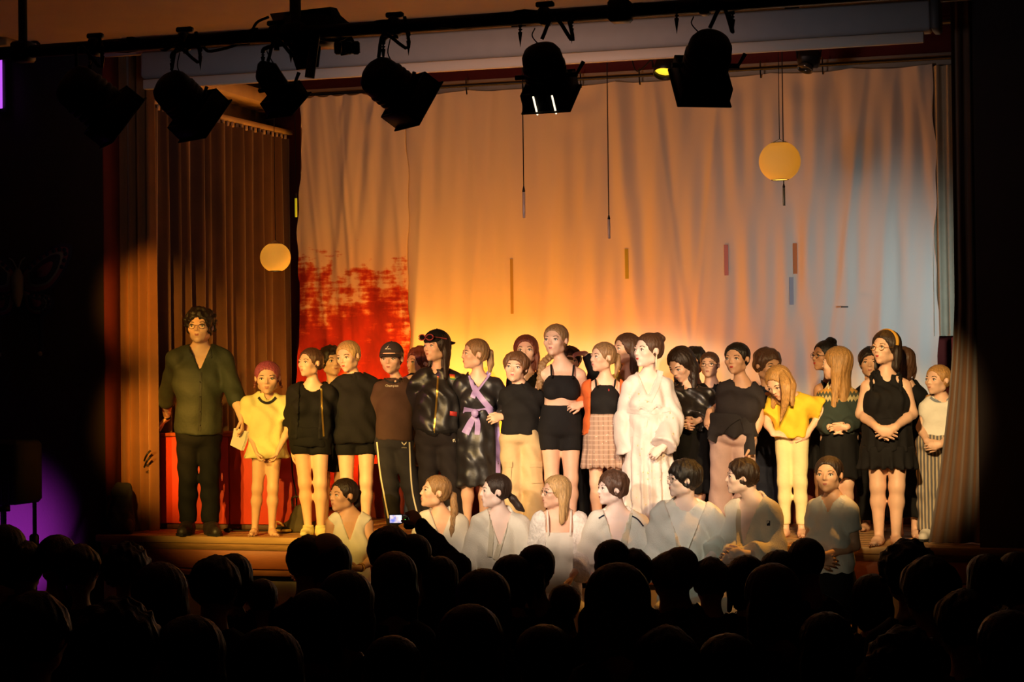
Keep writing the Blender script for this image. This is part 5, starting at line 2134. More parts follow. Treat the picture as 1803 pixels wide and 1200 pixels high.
# 2 small girl in yellow tunic
c = new_person('girl', 'small smiling girl in pale yellow tunic with pinkish braided hair, barefoot at the stage edge', GC, Y=.12, head=(471, 637, 692), hyaw=4, pitch=8, sh=(431, 509, 706), hip=(470, 785, 24), feet=((449,), (479,)), k=.80,
               arms=(((436, 752, -.02), (451, 793, -.14), {'curl': .8, 'd': (.35, -.1, -.9)}), ((508, 755, -.02), (489, 795, -.14), {'curl': .8, 'd': (-.4, -.1, -.8)})), fw=1.05)
b, T = build_body(c, SKIN['fair'], smile=.8, parent=c.root)
build_hair(c, T, 'tied', 'pink', c.root)  # the magenta stage light is painted into this hair colour
g = Geo()
for s_ in (-1, 1):
    for k in range(4):
        g.ball(T(s_ * (.33 + .01 * k), .10, -.10 - .07 * k), .055 * c.H, 8)
g.obj('braids', hair_mat('red'), c.root)
C_yl = cloth('tunic_yellow', 'e8dc9a', var=.05)
o, F = top(c, 'tunic', C_yl, c.root, 806, (.72, .72), e=.018, es=.03, loose=1.0, hemw=43, fold=.0045, wl=.10, seed=3, er=.045, drape=.9)
strip_px(c, F, [(455, 699), (461, 706), (470, 709), (479, 706), (486, 699)], 4.5, C_char, o, 'collar', th=.006)
bottom(c, 'shorts', cloth('shorts_purple', '5a3f6a'), c.root, 770, .24, e=.01)

# 3 girl with V neck
c = new_person('girl', 'girl in black V-neck romper and black zip jacket with short pale socks, looking left', GC, Y=.12, head=(546, 613, 663), hyaw=48, sh=(511, 590, 688), hip=(547, 765, 33), feet=((543,), (565,)), k=.92, bust=.7,
               arms=(((511, 740, .0), (516, 790, .03)), 'back'))
b, T = build_body(c, SKIN['fair'], smile=.5, hands=(1, 0), parent=c.root, bare=False)
build_hair(c, T, 'bun', 'brown', c.root, extra=[(0, .43, -.12)])
o, F = top(c, 'romper', C_blk, c.root, 785, (.3, .3), e=.012, loose=.25, vee=(690, .75), fold=.003, seed=5, neck=.085)
bottom(c, 'shorts', C_blk, c.root, 750, .36, e=.022, fold=.003)
j, F = top(c, 'jacket', C_blk2, c.root, 772, (1.1, 1.9), e=.026, loose=.7, hemw=36, fold=.006, seed=8, low=open_front(.075, -.02, .0), neck=.09, high=False)
strip_px(c, F, [(566, 684), (567, 720), (570, 768)], 3, GOLD, j, 'zip')
for i in (0, 1):
    fd = nrm(c.fwd + c.ex * (-1, 1)[i] * .22)
    A_ = c.ank[i]
    F = Fld(A_ - .25, A_ + .25, .009)
    h0 = np.array([A_[0], A_[1], .032])
    F.put(rc(h0 - fd * .03, h0 + fd * .06, .038, .042), .03).put(rc(h0 + fd * .04, h0 + fd * .16 - (0, 0, .006), .04, .03, squash=((0, 0, 1), .75)), .025).put(rc(h0, A_ + (0, 0, .015), .04, .041, clip1=.99), .02)
    F.cut(lambda X, Y, Z: .001 - Z)
    v, q = F.net()
    Geo().add(v, q).obj('sock', cloth('sock_cream', 'e2d49a'), c.root)

# 4 boy behind
c = new_person('boy', 'dark curly-haired boy in black shirt between the V-neck girl and the blonde girl', GB, Y=1.05, head=(584, 611, 661), hyaw=-22, sh=(555, 622, 684), hip=(584, 768, 28), feet=((573,), (600,)), male=True, k=.85)
b, T = build_body(c, SKIN['fair'], parent=c.root, bare=False)
build_hair(c, T, 'curly', 'dark', c.root, vol=.8)
top(c, 'shirt', C_blk, c.root, 775, (.5, .5), e=.014, vee=(690, .5))
bottom(c, 'shorts', C_navy, c.root, 755, .82, e=.03, knee_e=.03)

# 5 blonde girl in hoodie
c = new_person('girl', 'blonde girl in black hoodie and black shorts looking down, one arm round the cap wearer', GC, Y=.32, head=(613, 601, 653), hyaw=32, pitch=12, roll=-6, sh=(584, 664, 676), hip=(627, 765, 36), feet=((612,), (645,)), k=.95,
               arms=(((588, 735, .02), (597, 782, .0), {'d': (.1, 0, -1)}), ((700, 682, .42), (726, 664, .22), {'d': (-.85, -.35, -.2), 'n': (0, .3, -.9), 'side': -1, 'curl': .5})))
b, T = build_body(c, SKIN['fair'], parent=c.root, lip='red', bare=False)
build_hair(c, T, 'bun', 'blond', c.root, extra=[(0, .42, .1), (.05, .44, -.06)])
o, F = top(c, 'hoodie', C_blk2, c.root, 780, (1.9, 1.95), e=.03, es=.022, loose=.8, hemw=37, fold=.007, wl=.12, seed=21)
hood(c, C_blk2, o)
bottom(c, 'shorts', C_blk, c.root, 765, .38, e=.014)

# 6 child in cap and brown T-shirt
c = new_person('child', 'child in dark peaked cap, brown lettered T-shirt and dark track trousers with pale side stripes', GC, Y=.34, head=(689, 605, 657), hyaw=16, pitch=4, sh=(662, 737, 682), hip=(694, 775, 29), feet=((694,), (738,)), k=.85, arms=('back', 'back'), fw=1.02)
b, T = build_body(c, SKIN['fair'], parent=c.root, hands=(0, 0), bare=False)
build_hair(c, T, 'tied', 'brown', c.root)
C_cap = cloth('cap_cloth', '3f3432', bump=.1)
cp, CF = baseball_cap(c, T, C_cap, c.root)
CREAM = mat('print_cream', hx('efe4c8'), .7)
lg = [[(677.5, 614.5), (680.2, 611.8), (681.6, 614.5)], [(681, 610.8), (683.8, 608.2), (685.6, 614.5), (682.4, 614.5)], [(683.8, 607.2), (685.6, 606.2), (689, 614.5), (686.4, 614.5)]]
poly_px(c, CF, lg, CREAM, cp, 'emblem')
C_brn = cloth('tshirt_brown', '4c352b', spec=.3)
o, F = top(c, 't_shirt', C_brn, c.root, 774, (.95, .95), e=.022, es=.024, loose=.9, hemw=34, fold=.004, wl=.14, seed=31, er=.03)
strip_px(c, F, [(676, 666), (683, 671), (691, 673), (700, 671), (707, 665)], 4, C_char, o, 'collar', th=.006)


def text_px(c, F, body, x0, y0, w, m, parent, name):
    cu = bpy.data.curves.new('lettering', 'FONT')
    cu.body = body
    cu.resolution_u = 2
    t = bpy.data.objects.new('lettering', cu)
    COL.objects.link(t)
    dg = bpy.context.evaluated_depsgraph_get()
    dg.update()
    me = bpy.data.meshes.new_from_object(t.evaluated_get(dg))
    bpy.data.objects.remove(t)
    co = np.array([v.co[:] for v in me.vertices])
    k = w / (co[:, 0].max() - co[:, 0].min())
    P = [(x0 + (x - co[:, 0].min()) * k, y0 - y * k) for x, y, z in co]
    h = px_hits(c, F, P, .004)
    for v, p in zip(me.vertices, h):
        v.co = p
    me.materials.clear()
    me.materials.append(m)
    me.update()
    return link_mesh(name, me, parent)


text_px(c, F, 'Champion', 678.5, 680.5, 23, CREAM, o, 'lettering')
bo_, F = bottom(c, 'track_trousers', cloth('track_grey', '2c292e', spec=.3), c.root, 760, 1.98, e=.02, knee_e=.022, cuff=.07, fold=.004, seed=4)
poly_px(c, F, [[(707, 777), (711, 781), (711.5, 784), (707.5, 780)], [(716, 777), (712, 781), (711.5, 784), (715.5, 780)]], CREAM, bo_, 'emblem')
text_px(c, F, 'erima', 707, 788.5, 9, CREAM, bo_, 'lettering')
strip_px(c, F, [(663.5, 778), (669, 830), (676, 870), (684, 912)], 2.6, CREAM, bo_, 'side_stripe')
strip_px(c, F, [(721, 778), (723, 830), (727, 870), (737, 912)], 2.6, CREAM, bo_, 'side_stripe')

# 7 boy behind with red-brown hair
c = new_person('boy', 'boy with red-brown hair looking left, behind the cap wearer and the satin jacket', GB, Y=1.05, head=(738, 612, 664), hyaw=60, sh=(712, 768, 690), hip=(738, 775, 27), feet=((725,), (752,)), male=True, k=.82)
b, T = build_body(c, SKIN['fair'], parent=c.root, bare=False)
build_hair(c, T, 'short', 'red', c.root)
top(c, 'sweatshirt', cloth('grey_marl', '7a726c'), c.root, 820, (1.9, 1.9), e=.02)
bottom(c, 'jeans', cloth('jeans_blue', '3a4660'), c.root, 770, 1.97, e=.02, cuff=.07)

# 8 satin jacket, cap worn backwards
c = new_person('girl', 'girl in shiny black zip jacket with a backward cap and sunglasses on top', GC, Y=.36, head=(768, 583, 636), hyaw=48, sh=(728, 815, 667), hip=(770, 768, 34), feet=((757,), (803,)), k=.97, bust=.6, arms=('back', 'back'))
b, T = build_body(c, SKIN['fair'], parent=c.root, hands=(0, 0), bare=False)
build_hair(c, T, 'long', 'dark', c.root, ln=.85)
cp, CF = baseball_cap(c, T, C_blk, c.root, turn=math.pi)
g = Geo()
H = c.H
for s_ in (-1, 1):
    g.ball(T(s_ * .17, -.44, .30), np.array([.15, .03, .09]) * H, 12, c.HR, 0)
    a_ = np.linspace(0, 2 * np.pi, 17)
    g.tube([T(s_ * .17 + .155 * math.cos(t), -.455, .30 + .095 * math.sin(t)) for t in a_], .018 * H, 5, m=1)
    g.tube([T(s_ * .32, -.42, .31), T(s_ * .40, -.2, .28), T(s_ * .41, .05, .24)], .014 * H, 5, m=1)
g.tube([T(-.03, -.465, .32), T(.03, -.465, .32)], .014 * H, 5, m=1)
g.obj('sunglasses', [mat('dark_lens', hx('181416'), .1), mat('sunglass_frame', hx('b04a4a'), .3)], cp)
o, F = top(c, 'jacket', SATIN, c.root, 764, (1.95, 1.95), e=.03, es=.028, loose=.95, hemw=36, fold=.012, wl=.11, seed=41, drape=.65, neck=.07)
strip_px(c, F, [(771, 662), (769, 700), (764, 762)], 3.2, GOLD, o, 'zip')
strip_px(c, F, [(733, 759), (764, 764), (803, 759)], 11, C_blk2, o, 'waistband')
for k, h in enumerate(('c8342a', 'e0862a', 'e6c838', '3f9a4a')):
    poly_px(c, F, [[(791.5 + .4 * k, 658 + 2.4 * k), (801 + .2 * k, 659 + 2.4 * k), (801 + .2 * k, 661.3 + 2.4 * k), (791.5 + .4 * k, 660.4 + 2.4 * k)]], mat('patch_' + h, hx(h), .6), o, 'patch')
poly_px(c, F, [[(792, 723), (805, 725), (804.5, 733), (792, 731)]], mat('label_red', hx('b8322c'), .6), o, 'label_patch')
bo_, F = bottom(c, 'trousers', cloth('trouser_dark', '241d1d', spec=.3), c.root, 755, 1.97, e=.022, cuff=.07, fold=.005, seed=9)
poly_px(c, F, [[(794, 771.5), (797, 773.5), (802.5, 772), (803.2, 770.2), (801, 774.5), (799, 775)], [(797, 773.5), (799, 775), (799, 777.5), (797.8, 778.5)], [(801, 774.5), (802, 777.5), (802.4, 779), (800.2, 776)]], CREAM, bo_, 'emblem')

# 9 wrap dress with lilac sash
c = new_person('girl', 'girl in black satin wrap dress with lilac sash and ponytail, in profile', GC, Y=.40, head=(836, 597, 649), hyaw=72, sh=(803, 882, 674), hip=(842, 766, 33), feet=((822,), (852,)), k=.94, bust=.65,
               arms=('back', ((892, 706, .06), (885, 733, -.12), {'d': (-.75, -.3, -.15), 'n': (-.3, .8, -.3), 'curl': .8})))
b, T = build_body(c, SKIN['fair'], parent=c.root, hands=(0, 1), lip='pink', bare=False)
build_hair(c, T, 'pony', 'light', c.root, extra=[(0, .42, .14), (0, .55, .05), (0, .56, -.35), (0, .50, -.72)])
o, F = top(c, 'dress', SATIN, c.root, 732, (1.9, 1.95), e=.018, es=.026, loose=.25, fold=.008, wl=.1, seed=51, vee=(682, .7), neck=.08)
strip_px(c, F, [(862, 655), (849, 672), (836, 690), (832, 700)], 9, LILAC, o, 'lapel_band')
strip_px(c, F, [(829, 660), (836, 684), (850, 704), (866, 722)], 10, LILAC, o, 'lapel_band', th=.007)
sk, F2 = skirt(c, 'dress_skirt', SATIN, c.root, 722, 856, 31, 41, pleats=7, amp=.006, fold=.010, seed=52, mid=38)
strip_px(c, F, [(816, 722), (840, 726), (868, 721)], 12, LILAC, o, 'belt', th=.010)
kn = at(836, 727, .2) - c.base
g = Geo().ball(kn, (.03, .02, .032), 10)
g.obj('knot', LILAC, o)
for pts, tp in (([(836, 730), (828, 745), (819, 763)], [7, 12, 14]), ([(838, 730), (841, 747), (840, 765)], [7, 10, 9])):
    strip_px(c, F2, pts, 10, LILAC, o, 'sash_end', taper=tp, th=.006)
strip_px(c, F2, [(874, 728), (877, 780), (877, 832)], 8, LILAC, o, 'sash_end', th=.006)

# 10 boy in black sweater and cargo trousers
c = new_person('boy', 'boy in black sweater and beige cargo trousers beside the girl in the crop top', GC, Y=.36, head=(908, 621, 672), hyaw=14, roll=6, sh=(881, 955, 693), hip=(917, 768, 34), feet=((905,), (942,)), male=True, k=.88, fw=1.03,
               arms=(((886, 728, .22), (897, 742, .30)), ((958, 722, .16), (970, 733, .06), {'d': (-.85, -.4, -.1), 'n': (0, .6, -.6), 'curl': .8})))
b, T = build_body(c, SKIN['fair'], parent=c.root, bare=False, lip='pink', hands=(0, 1))
build_hair(c, T, 'short', 'chest', c.root)
o, F = top(c, 'sweater', C_blk2, c.root, 764, (1.85, 1.9), e=.018, es=.018, loose=.6, hemw=33, fold=.006, wl=.12, seed=61, neck=.058)
torus_neck(c, 'collar', .058, .012, C_blk2, o)
C_bei = cloth('cargo_beige', 'cdb083', var=.07)
bo_, F = bottom(c, 'cargo_trousers', C_bei, c.root, 750, 1.97, e=.016, knee_e=.036, cuff=.095, hip_e=.010, fold=.007, wl=.12, seed=62)
for x in (891, 944):
    s_ = 1 if x > 910 else -1
    strip_px(c, F, [(x, 815), (x + 2 * s_, 850)], 20, C_bei, bo_, 'cargo_pocket', th=.012, n=8)
    strip_px(c, F, [(x, 812), (x, 822)], 22, C_bei, bo_, 'pocket_flap', th=.018, n=6)

# 11 girl behind
c = new_person('girl', 'smiling girl with long reddish hair in the rear row behind the boy in the sweater', GB, Y=1.1, head=(926, 591, 642), hyaw=6, sh=(893, 962, 668), hip=(926, 765, 30), feet=((915,), (938,)), k=.9)
b, T = build_body(c, SKIN['fair'], parent=c.root, smile=.6, bare=False, lip='red')
build_hair(c, T, 'long', 'red', c.root, ln=.55)
top(c, 'top', C_blk, c.root, 760, (.4, .4), e=.014, vee=(672, .6))
bottom(c, 'trousers', cloth('jeans_dark', '2b3036'), c.root, 752, 1.97, e=.022, cuff=.075)

# 12 crop top
c = new_person('girl', 'tall girl in black crop top and black shorts with a braid over one shoulder', GC, Y=.40, head=(978, 571, 626), hyaw=24, sh=(947, 1033, 653), hip=(987, 752, 36), feet=((975,), (1006,)), k=.98, bust=.7, ww=30, legk=1.05,
               arms=(((944, 705, .16), (930, 735, .3)), ((1036, 702, .14), (1050, 740, .3))))
b, T = build_body(c, SKIN['fair'], parent=c.root, lip='pink', bare=False, hands=(0, 0))
build_hair(c, T, 'braid', 'light', c.root, extra=[(0, .40, -.08), (-.12, .32, -.25), (-.2, .25, -.4)])
bp_ = crom([T(-.10, .30, -.30), T(-.24, .18, -.52), T(-.34, -.12, -.72), T(-.36, -.24, -1.0), T(-.40, -.27, -1.35), T(-.42, -.26, -1.6)], 26)
F = Fld(bp_.min(0) - .05, bp_.max(0) + .05, .006)
for i in range(25):
    r_ = np.interp(i, [0, 4, 20, 25], [.018, .024, .02, .008])
    off = (.009 if i % 2 else -.009)
    F.put(ell(bp_[i] + c.ex * off, (r_, r_ * .8, r_ * .95)), .006)
v, q = F.net()
Geo().add(v, q).obj('braid', hair_mat('light'), c.root)
o, F = top(c, 'crop_top', C_blk2, c.root, 699, (0, 0), e=.010, loose=0, strap=660, fold=.001, seed=71)
bottom(c, 'shorts', C_blk2, c.root, 712, .40, e=.011, fold=.0015)

# 13 person behind with raised arm, brown cap
c = new_person('boy', 'person behind the crop-top girl gripping a brown peaked cap with a raised arm', GB, Y=1.1, head=(1003, 612, 660), hyaw=-5, sh=(978, 1046, 684), hip=(1012, 772, 29), feet=((1003,), (1025,)), male=True, k=.88,
               arms=(None, ((1050, 655, .0), (1030, 622, -.04), {'d': (-.9, -.1, -.05), 'n': (0, .3, -.9), 'curl': .7, 'side': -1})))
b, T = build_body(c, SKIN['fair'], parent=c.root, bare=False)
build_hair(c, T, 'short', 'dark', c.root)
baseball_cap(c, T, cloth('cap_brown', '5a3a22'), c.root, turn=-.7)
top(c, 'sweater', C_blk, c.root, 768, (1.9, 1.92), e=.018)
bottom(c, 'trousers', C_blk, c.root, 755, 1.97, e=.022, cuff=.075)

# 14 orange cardigan
c = new_person('girl', 'girl in orange cardigan, black top and pinkish checked skirt with a ponytail', GC, Y=.38, head=(1061, 603, 654), hyaw=58, sh=(1028, 1104, 678), hip=(1064, 762, 32), feet=((1052,), (1085,)), k=.90, bust=.5,
               arms=(((1030, 700, .12), (1025, 711, -.04), {'d': (-.85, -.3, -.15), 'n': (.2, .8, -.3), 'curl': .75}), ((1106, 722, .02), (1102, 758, .0), {})))
b, T = build_body(c, SKIN['fair'], parent=c.root, lip='pink', bare=False)
build_hair(c, T, 'pony', 'light', c.root, extra=[(0, .42, .12), (.02, .58, .02), (.04, .60, -.3), (.02, .50, -.62)])
o, F = top(c, 'top', C_blk2, c.root, 738, (0, 0), e=.012, loose=.1, strap=676, fold=.002, seed=81)
poly_px(c, F, [[(1071, 684), (1073, 684), (1073, 688), (1071, 688)]], mat('label_red', hx('b8322c'), .6), o, 'label_patch')
C_org = cloth('cardigan_orange', 'd9642a', var=.08)
j, F = top(c, 'cardigan', C_org, c.root, 764, (1.8, 1.95), e=.026, es=.024, loose=.7, hemw=39, fold=.007, wl=.1, seed=82, low=open_front(.105, 0.0), neck=.12)


def plaid(name, a, b_, d):
    m = bpy.data.materials.new(name)
    m.use_nodes = True
    nt = m.node_tree
    N, L = nt.nodes.new, nt.links.new
    bs = nt.nodes['Principled BSDF']
    bs.inputs['Roughness'].default_value = .9
    tc = N('ShaderNodeTexCoord')
    mix = None
    for ax, col in (('X', b_), ('Z', d)):
        w = N('ShaderNodeTexWave')
        w.bands_direction = ax
        w.inputs['Scale'].default_value = 9
        w.inputs['Distortion'].default_value = .3
        L(tc.outputs['Object'], w.inputs[0])
        r = N('ShaderNodeValToRGB')
        r.color_ramp.elements[0].position = .82
        r.color_ramp.elements[1].position = .88
        r.color_ramp.elements[0].color = (0, 0, 0, 1)
        r.color_ramp.elements[1].color = (.7, .7, .7, 1)
        L(w.outputs[1], r.inputs[0])
        k = N('ShaderNodeMix')
        k.data_type = 'RGBA'
        L(r.outputs[0], k.inputs[0])
        if mix is None:
            k.inputs[6].default_value = (*hx(a), 1)
        else:
            L(mix.outputs[2], k.inputs[6])
        k.inputs[7].default_value = (*hx(col), 1)
        mix = k
    L(mix.outputs[2], bs.inputs['Base Color'])
    return m


sk, F = skirt(c, 'skirt', plaid('skirt_check', 'b3917f', '8f7464', 'c9ab98'), c.root, 728, 822, 30, 42, pleats=18, amp=.008, fold=.003, seed=83)
rr_ = np.random.default_rng(5)
sq = [(1037 + 60 * rr_.random(), 745 + 72 * rr_.random()) for _ in range(22)]
so_ = poly_px(c, F, [[(x - .8, y), (x, y - 1), (x + .8, y), (x, y + 1)] for x, y in sq], mat('bead_pale', hx('f2e6da'), .3), sk, 'beads')
so_['kind'] = 'stuff'

# 15 girl behind in yellow collar
c = new_person('girl', 'dark-haired girl in yellow blouse in the rear row beside the white robe', GB, Y=1.05, head=(1102, 588, 641), hyaw=62, sh=(1070, 1138, 668), hip=(1104, 765, 30), feet=((1092,), (1116,)), k=.9)
b, T = build_body(c, SKIN['fair'], parent=c.root, bare=False)
build_hair(c, T, 'long', 'brown', c.root, ln=.55)
top(c, 'blouse', cloth('blouse_yellow', 'd8b04a'), c.root, 760, (1.8, 1.8), e=.018, vee=(680, .5))
bottom(c, 'trousers', C_blk, c.root, 752, 1.97, e=.022, cuff=.075)

# 16 white robe
c = new_person('girl', 'girl in long white shimmering robe with hair in a bun and a drop earring', GC, Y=.28, head=(1141, 587, 646), hyaw=52, sh=(1100, 1182, 672), hip=(1142, 766, 34), feet=((1126,), (1166,)), k=.97, bust=.5,
               arms=(((1098, 738, -.02), (1108, 800, -.02)), ((1188, 738, -.02), (1168, 787, -.17), {'d': (-.75, -.1, -.55), 'n': (-.1, .8, -.5), 'curl': .7})))
b, T = build_body(c, SKIN['pale'], parent=c.root, lip='red', bare=False)
build_hair(c, T, 'bun', 'brown', c.root, extra=[(0, .34, .40), (.06, .42, .34)])
Geo().tube([T(.335, .03, -.13), T(.345, .0, -.3), T(.36, -.02, -.52)], [.004, .008, .003], 7).obj('earring', CREAM, c.root)
C_rob = mat('robe_white', hx('ddd0cc'), .55, var=.04, vscale=12, bump=.3, bscale=30, sheen=.3)
o, F = top(c, 'robe', C_rob, c.root, 770, (1.95, 1.95), e=.018, es=.018, loose=.5, hemw=39, fold=.006, wl=.09, seed=91, vee=(697, .42), rw=.10, er=.035, drape=.8, neck=.08)
sk, F2 = skirt(c, 'robe_skirt', C_rob, c.root, 726, 934, 34, 53, pleats=15, amp=.016, fold=.006, seed=92, mid=44)
strip_px(c, F, [(1124, 655), (1131, 680), (1140, 703)], 12, C_rob, o, 'lapel', th=.006)
strip_px(c, F, [(1162, 652), (1154, 680), (1141, 706)], 13, C_rob, o, 'lapel', th=.007)
strip_px(c, F, [(1104, 722), (1140, 726), (1180, 720)], 8, C_rob, o, 'waist_tie', th=.008)
for p_ in ([(1141, 724), (1129, 716), (1122, 722)], [(1143, 724), (1156, 713), (1163, 718)], [(1141, 726), (1137, 744), (1134, 764)], [(1144, 726), (1150, 742), (1153, 760)]):
    strip_px(c, F, p_, 5, C_rob, o, 'bow_loop', th=.014)
pl_ = []
for _ in range(70):
    x, y = 1104 + 88 * rr_.random(), 690 + 225 * rr_.random()
    w_ = .6 + 1.2 * rr_.random()
    pl_.append([(x - w_, y), (x, y - 1.6 * w_), (x + w_, y), (x, y + 1.6 * w_)])
s1 = poly_px(c, F2, [p for p in pl_ if p[0][1] > 775], mat('sequin_gold', hx('e6cfa0'), .3, metal=.2), sk, 'sequins')
s1['kind'] = 'stuff'
s2 = poly_px(c, F, [p for p in pl_ if p[0][1] < 765], mat('sequin_gold', hx('e6cfa0'), .3, metal=.2), o, 'sequins')
s2['kind'] = 'stuff'

# 17 leather jacket girl leaning
c = new_person('girl', 'girl with long dark hair bending her head, in puffy black leather jacket and black skirt', GB, Y=.85, head=(1199, 613, 668), hyaw=42, pitch=34, sh=(1178, 1250, 694), hip=(1216, 770, 31), feet=((1206,), (1230,)), k=.92,
               arms=(((1186, 735, -.05), (1205, 745, -.2)), ((1252, 730, .0), (1225, 742, -.18))))
b, T = build_body(c, SKIN['fair'], parent=c.root, bare=False)
build_hair(c, T, 'long', 'dark', c.root, ln=.8, vol=1.1)
top(c, 'leather_jacket', LEATH, c.root, 742, (1.8, 1.8), e=.03, es=.045, loose=.8, fold=.016, wl=.11, seed=17, er=.045, drape=.4)
skirt(c, 'skirt', C_blk, c.root, 735, 866, 30, 36, pleats=9, amp=.008)

# 18, 19 two with glasses behind
c = new_person('boy', 'dark-haired person with glasses peering out behind the leather jacket', GB, Y=1.55, head=(1221, 612, 662), hyaw=24, sh=(1195, 1254, 688), hip=(1224, 772, 28), feet=((1214,), (1236,)), k=.85)
b, T = build_body(c, SKIN['fair'], parent=c.root, bare=False)
build_hair(c, T, 'short', 'black', c.root)
glasses(c, T, c.root, LENS_W)
top(c, 'sweater', C_blk, c.root, 768, (1.8, 1.8), e=.018)
bottom(c, 'trousers', C_blk, c.root, 755, 1.97, e=.022, cuff=.075)
c = new_person('boy', 'smiling boy with cropped hair and round glasses in the rear row', GB, Y=1.15, head=(1249, 619, 664), hyaw=12, sh=(1224, 1283, 686), hip=(1254, 772, 28), feet=((1244,), (1268,)), male=True, k=.83,
               arms=(((1226, 730, -.02), (1240, 750, -.16), {'d': (.4, -.2, -.6), 'curl': .7}), None))
b, T = build_body(c, SKIN['fair'], parent=c.root, smile=.7, bare=False)
build_hair(c, T, 'buzz', 'brown', c.root)
glasses(c, T, c.root, LENS_W, .08)
o, F = top(c, 'sweater', C_blk, c.root, 768, (1.8, 1.8), e=.016)
torus_neck(c, 'collar', .062, .009, cloth('collar_grey', '8a8078'), o)
bottom(c, 'trousers', C_blk, c.root, 755, 1.97, e=.022, cuff=.075)

# 20 grey T-shirt
c = new_person('girl', 'girl in dark grey T-shirt, a jacket tied round her waist over pale pink jeans', GC, Y=.48, head=(1297, 604, 658), hyaw=26, pitch=3, sh=(1265, 1346, 686), hip=(1291, 768, 38), feet=((1268,), (1316,)), k=1.0, bust=.95, fat=1.08, ww=33, legk=1.02, fw=1.04,
               arms=(((1268, 718, .17), (1249, 724, -.04), {'d': (-.15, -.3, -.85), 'n': (.5, .5, -.2), 'curl': .5}), ((1337, 738, .0), (1320, 782, -.06), {'d': (-.1, -.1, -1), 'curl': .5})))
b, T = build_body(c, SKIN['warm'], parent=c.root, lip='red', bare=False)
build_hair(c, T, 'bun', 'black', c.root, extra=[(.02, .45, -.02)])
C_gry = cloth('tshirt_grey', '2f292b', spec=.3)
o, F = top(c, 't_shirt', C_gry, c.root, 756, (.52, .52), e=.026, es=.014, loose=.05, fold=.003, wl=.09, seed=20, neck=.085)
bo_, F3 = bottom(c, 'jeans', cloth('jeans_pink', 'c8a8a0', var=.12), c.root, 745, 1.98, e=.011, knee_e=.024, cuff=.095, hip_e=.011, fold=.003, seed=12)
j, F = skirt(c, 'tied_jacket', C_char, c.root, 726, 766, 40, 45, pleats=6, amp=.012, fold=.004, seed=13, mind=.165)
strip_px(c, F, [(1300, 733), (1280, 742), (1264, 757), (1253, 776)], 20, C_char, j, 'jacket_sleeve', th=.018, taper=[10, 18, 22, 18])
strip_px(c, F, [(1308, 735), (1318, 760), (1320, 800)], 16, C_char, j, 'jacket_sleeve', th=.015, taper=[10, 18, 20])
F = Fld(np.array(at(1250, 742, .3) - c.base) - .1, np.array(at(1250, 742, .3) - c.base) + .1, .006)
pu = at(1250, 744, .40) - c.base

# 21 man behind looking down
c = new_person('man', 'brown-haired man in navy top looking down to the right, behind the girl in yellow', GB, Y=1.3, head=(1352, 615, 670), hyaw=-38, pitch=12, sh=(1318, 1394, 694), hip=(1354, 772, 34), feet=((1344,), (1370,)), male=True, k=.98)
b, T = build_body(c, SKIN['warm'], parent=c.root, bare=False)
build_hair(c, T, 'short', 'brown', c.root)
o, F = top(c, 'sweater', C_navy, c.root, 775, (1.9, 1.9), e=.02)
torus_neck(c, 'collar', .075, .02, cloth('collar_orange', 'b8702e'), o)
bottom(c, 'trousers', C_navy, c.root, 755, 1.97, e=.022, cuff=.075)

# 22 yellow T-shirt
c = new_person('girl', 'girl in bright yellow T-shirt and cream trousers, head bowed, hands on her hips', GC, Y=.62, head=(1371, 646, 700), hyaw=34, pitch=36, roll=-6, sh=(1352, 1432, 707), hip=(1394, 762, 26), feet=((1383,), (1412,)), k=.88, yaw=10, hdY=-.16,
               arms=(((1349, 742, -.06), (1362, 764, -.13), {'d': (.5, .1, .0), 'n': (.1, .5, -.6), 'curl': .3}), ((1449, 722, .06), (1420, 765, -.04), {'d': (-.95, -.1, .0), 'n': (0, .6, -.6), 'curl': .35, 'side': 1})))
b, T = build_body(c, SKIN['fair'], parent=c.root)
build_hair(c, T, 'long', 'honey', c.root, ln=.62)
C_yel = cloth('tshirt_yellow', 'e8bf2e', var=.06)
o, F = top(c, 't_shirt', C_yel, c.root, 770, (.74, .78), e=.022, es=.035, loose=.85, hemw=29, fold=.010, wl=.12, seed=22, er=.055)
bottom(c, 'trousers', cloth('trousers_cream', 'e0cf9a', var=.06), c.root, 750, 1.93, e=.004, knee_e=.006, cuff=.038, hip_e=.008, fold=.002, wl=.13, seed=14)
P_ = crom([at(x, y, .62 + d) - c.base for x, y, d in ((1374, 652, -.22), (1383, 676, -.30), (1383, 705, -.30), (1374, 742, -.26))], 14)
Geo().tube(P_, np.interp(np.linspace(0, 1, 14), [0, .3, .7, 1], [.02, .04, .03, .004]), 10, squash=(c.B0[:, 1], .45)).obj('hair_lock', hair_mat('honey'), c.root)

# 23 woman behind with bun and glasses
c = new_person('woman', 'woman in black vest top with glasses and a tufted bun, behind the long-haired blonde', GB, Y=1.2, head=(1452, 600, 652), hyaw=58, sh=(1431, 1497, 682), hip=(1458, 768, 30), feet=((1450,), (1474,)), k=.95)
b, T = build_body(c, SKIN['tan'], parent=c.root, lip='red', bare=False)
build_hair(c, T, 'bun', 'black', c.root, extra=[(0, .22, .50), (.02, .30, .46)])
glasses(c, T, c.root, LENS_W)
top(c, 'vest_top', C_blk, c.root, 765, (0, 0), e=.012, sleeveless_cut=.62, loose=.2)
skirt(c, 'skirt', C_blk, c.root, 745, 825, 30, 36, pleats=8, amp=.006)


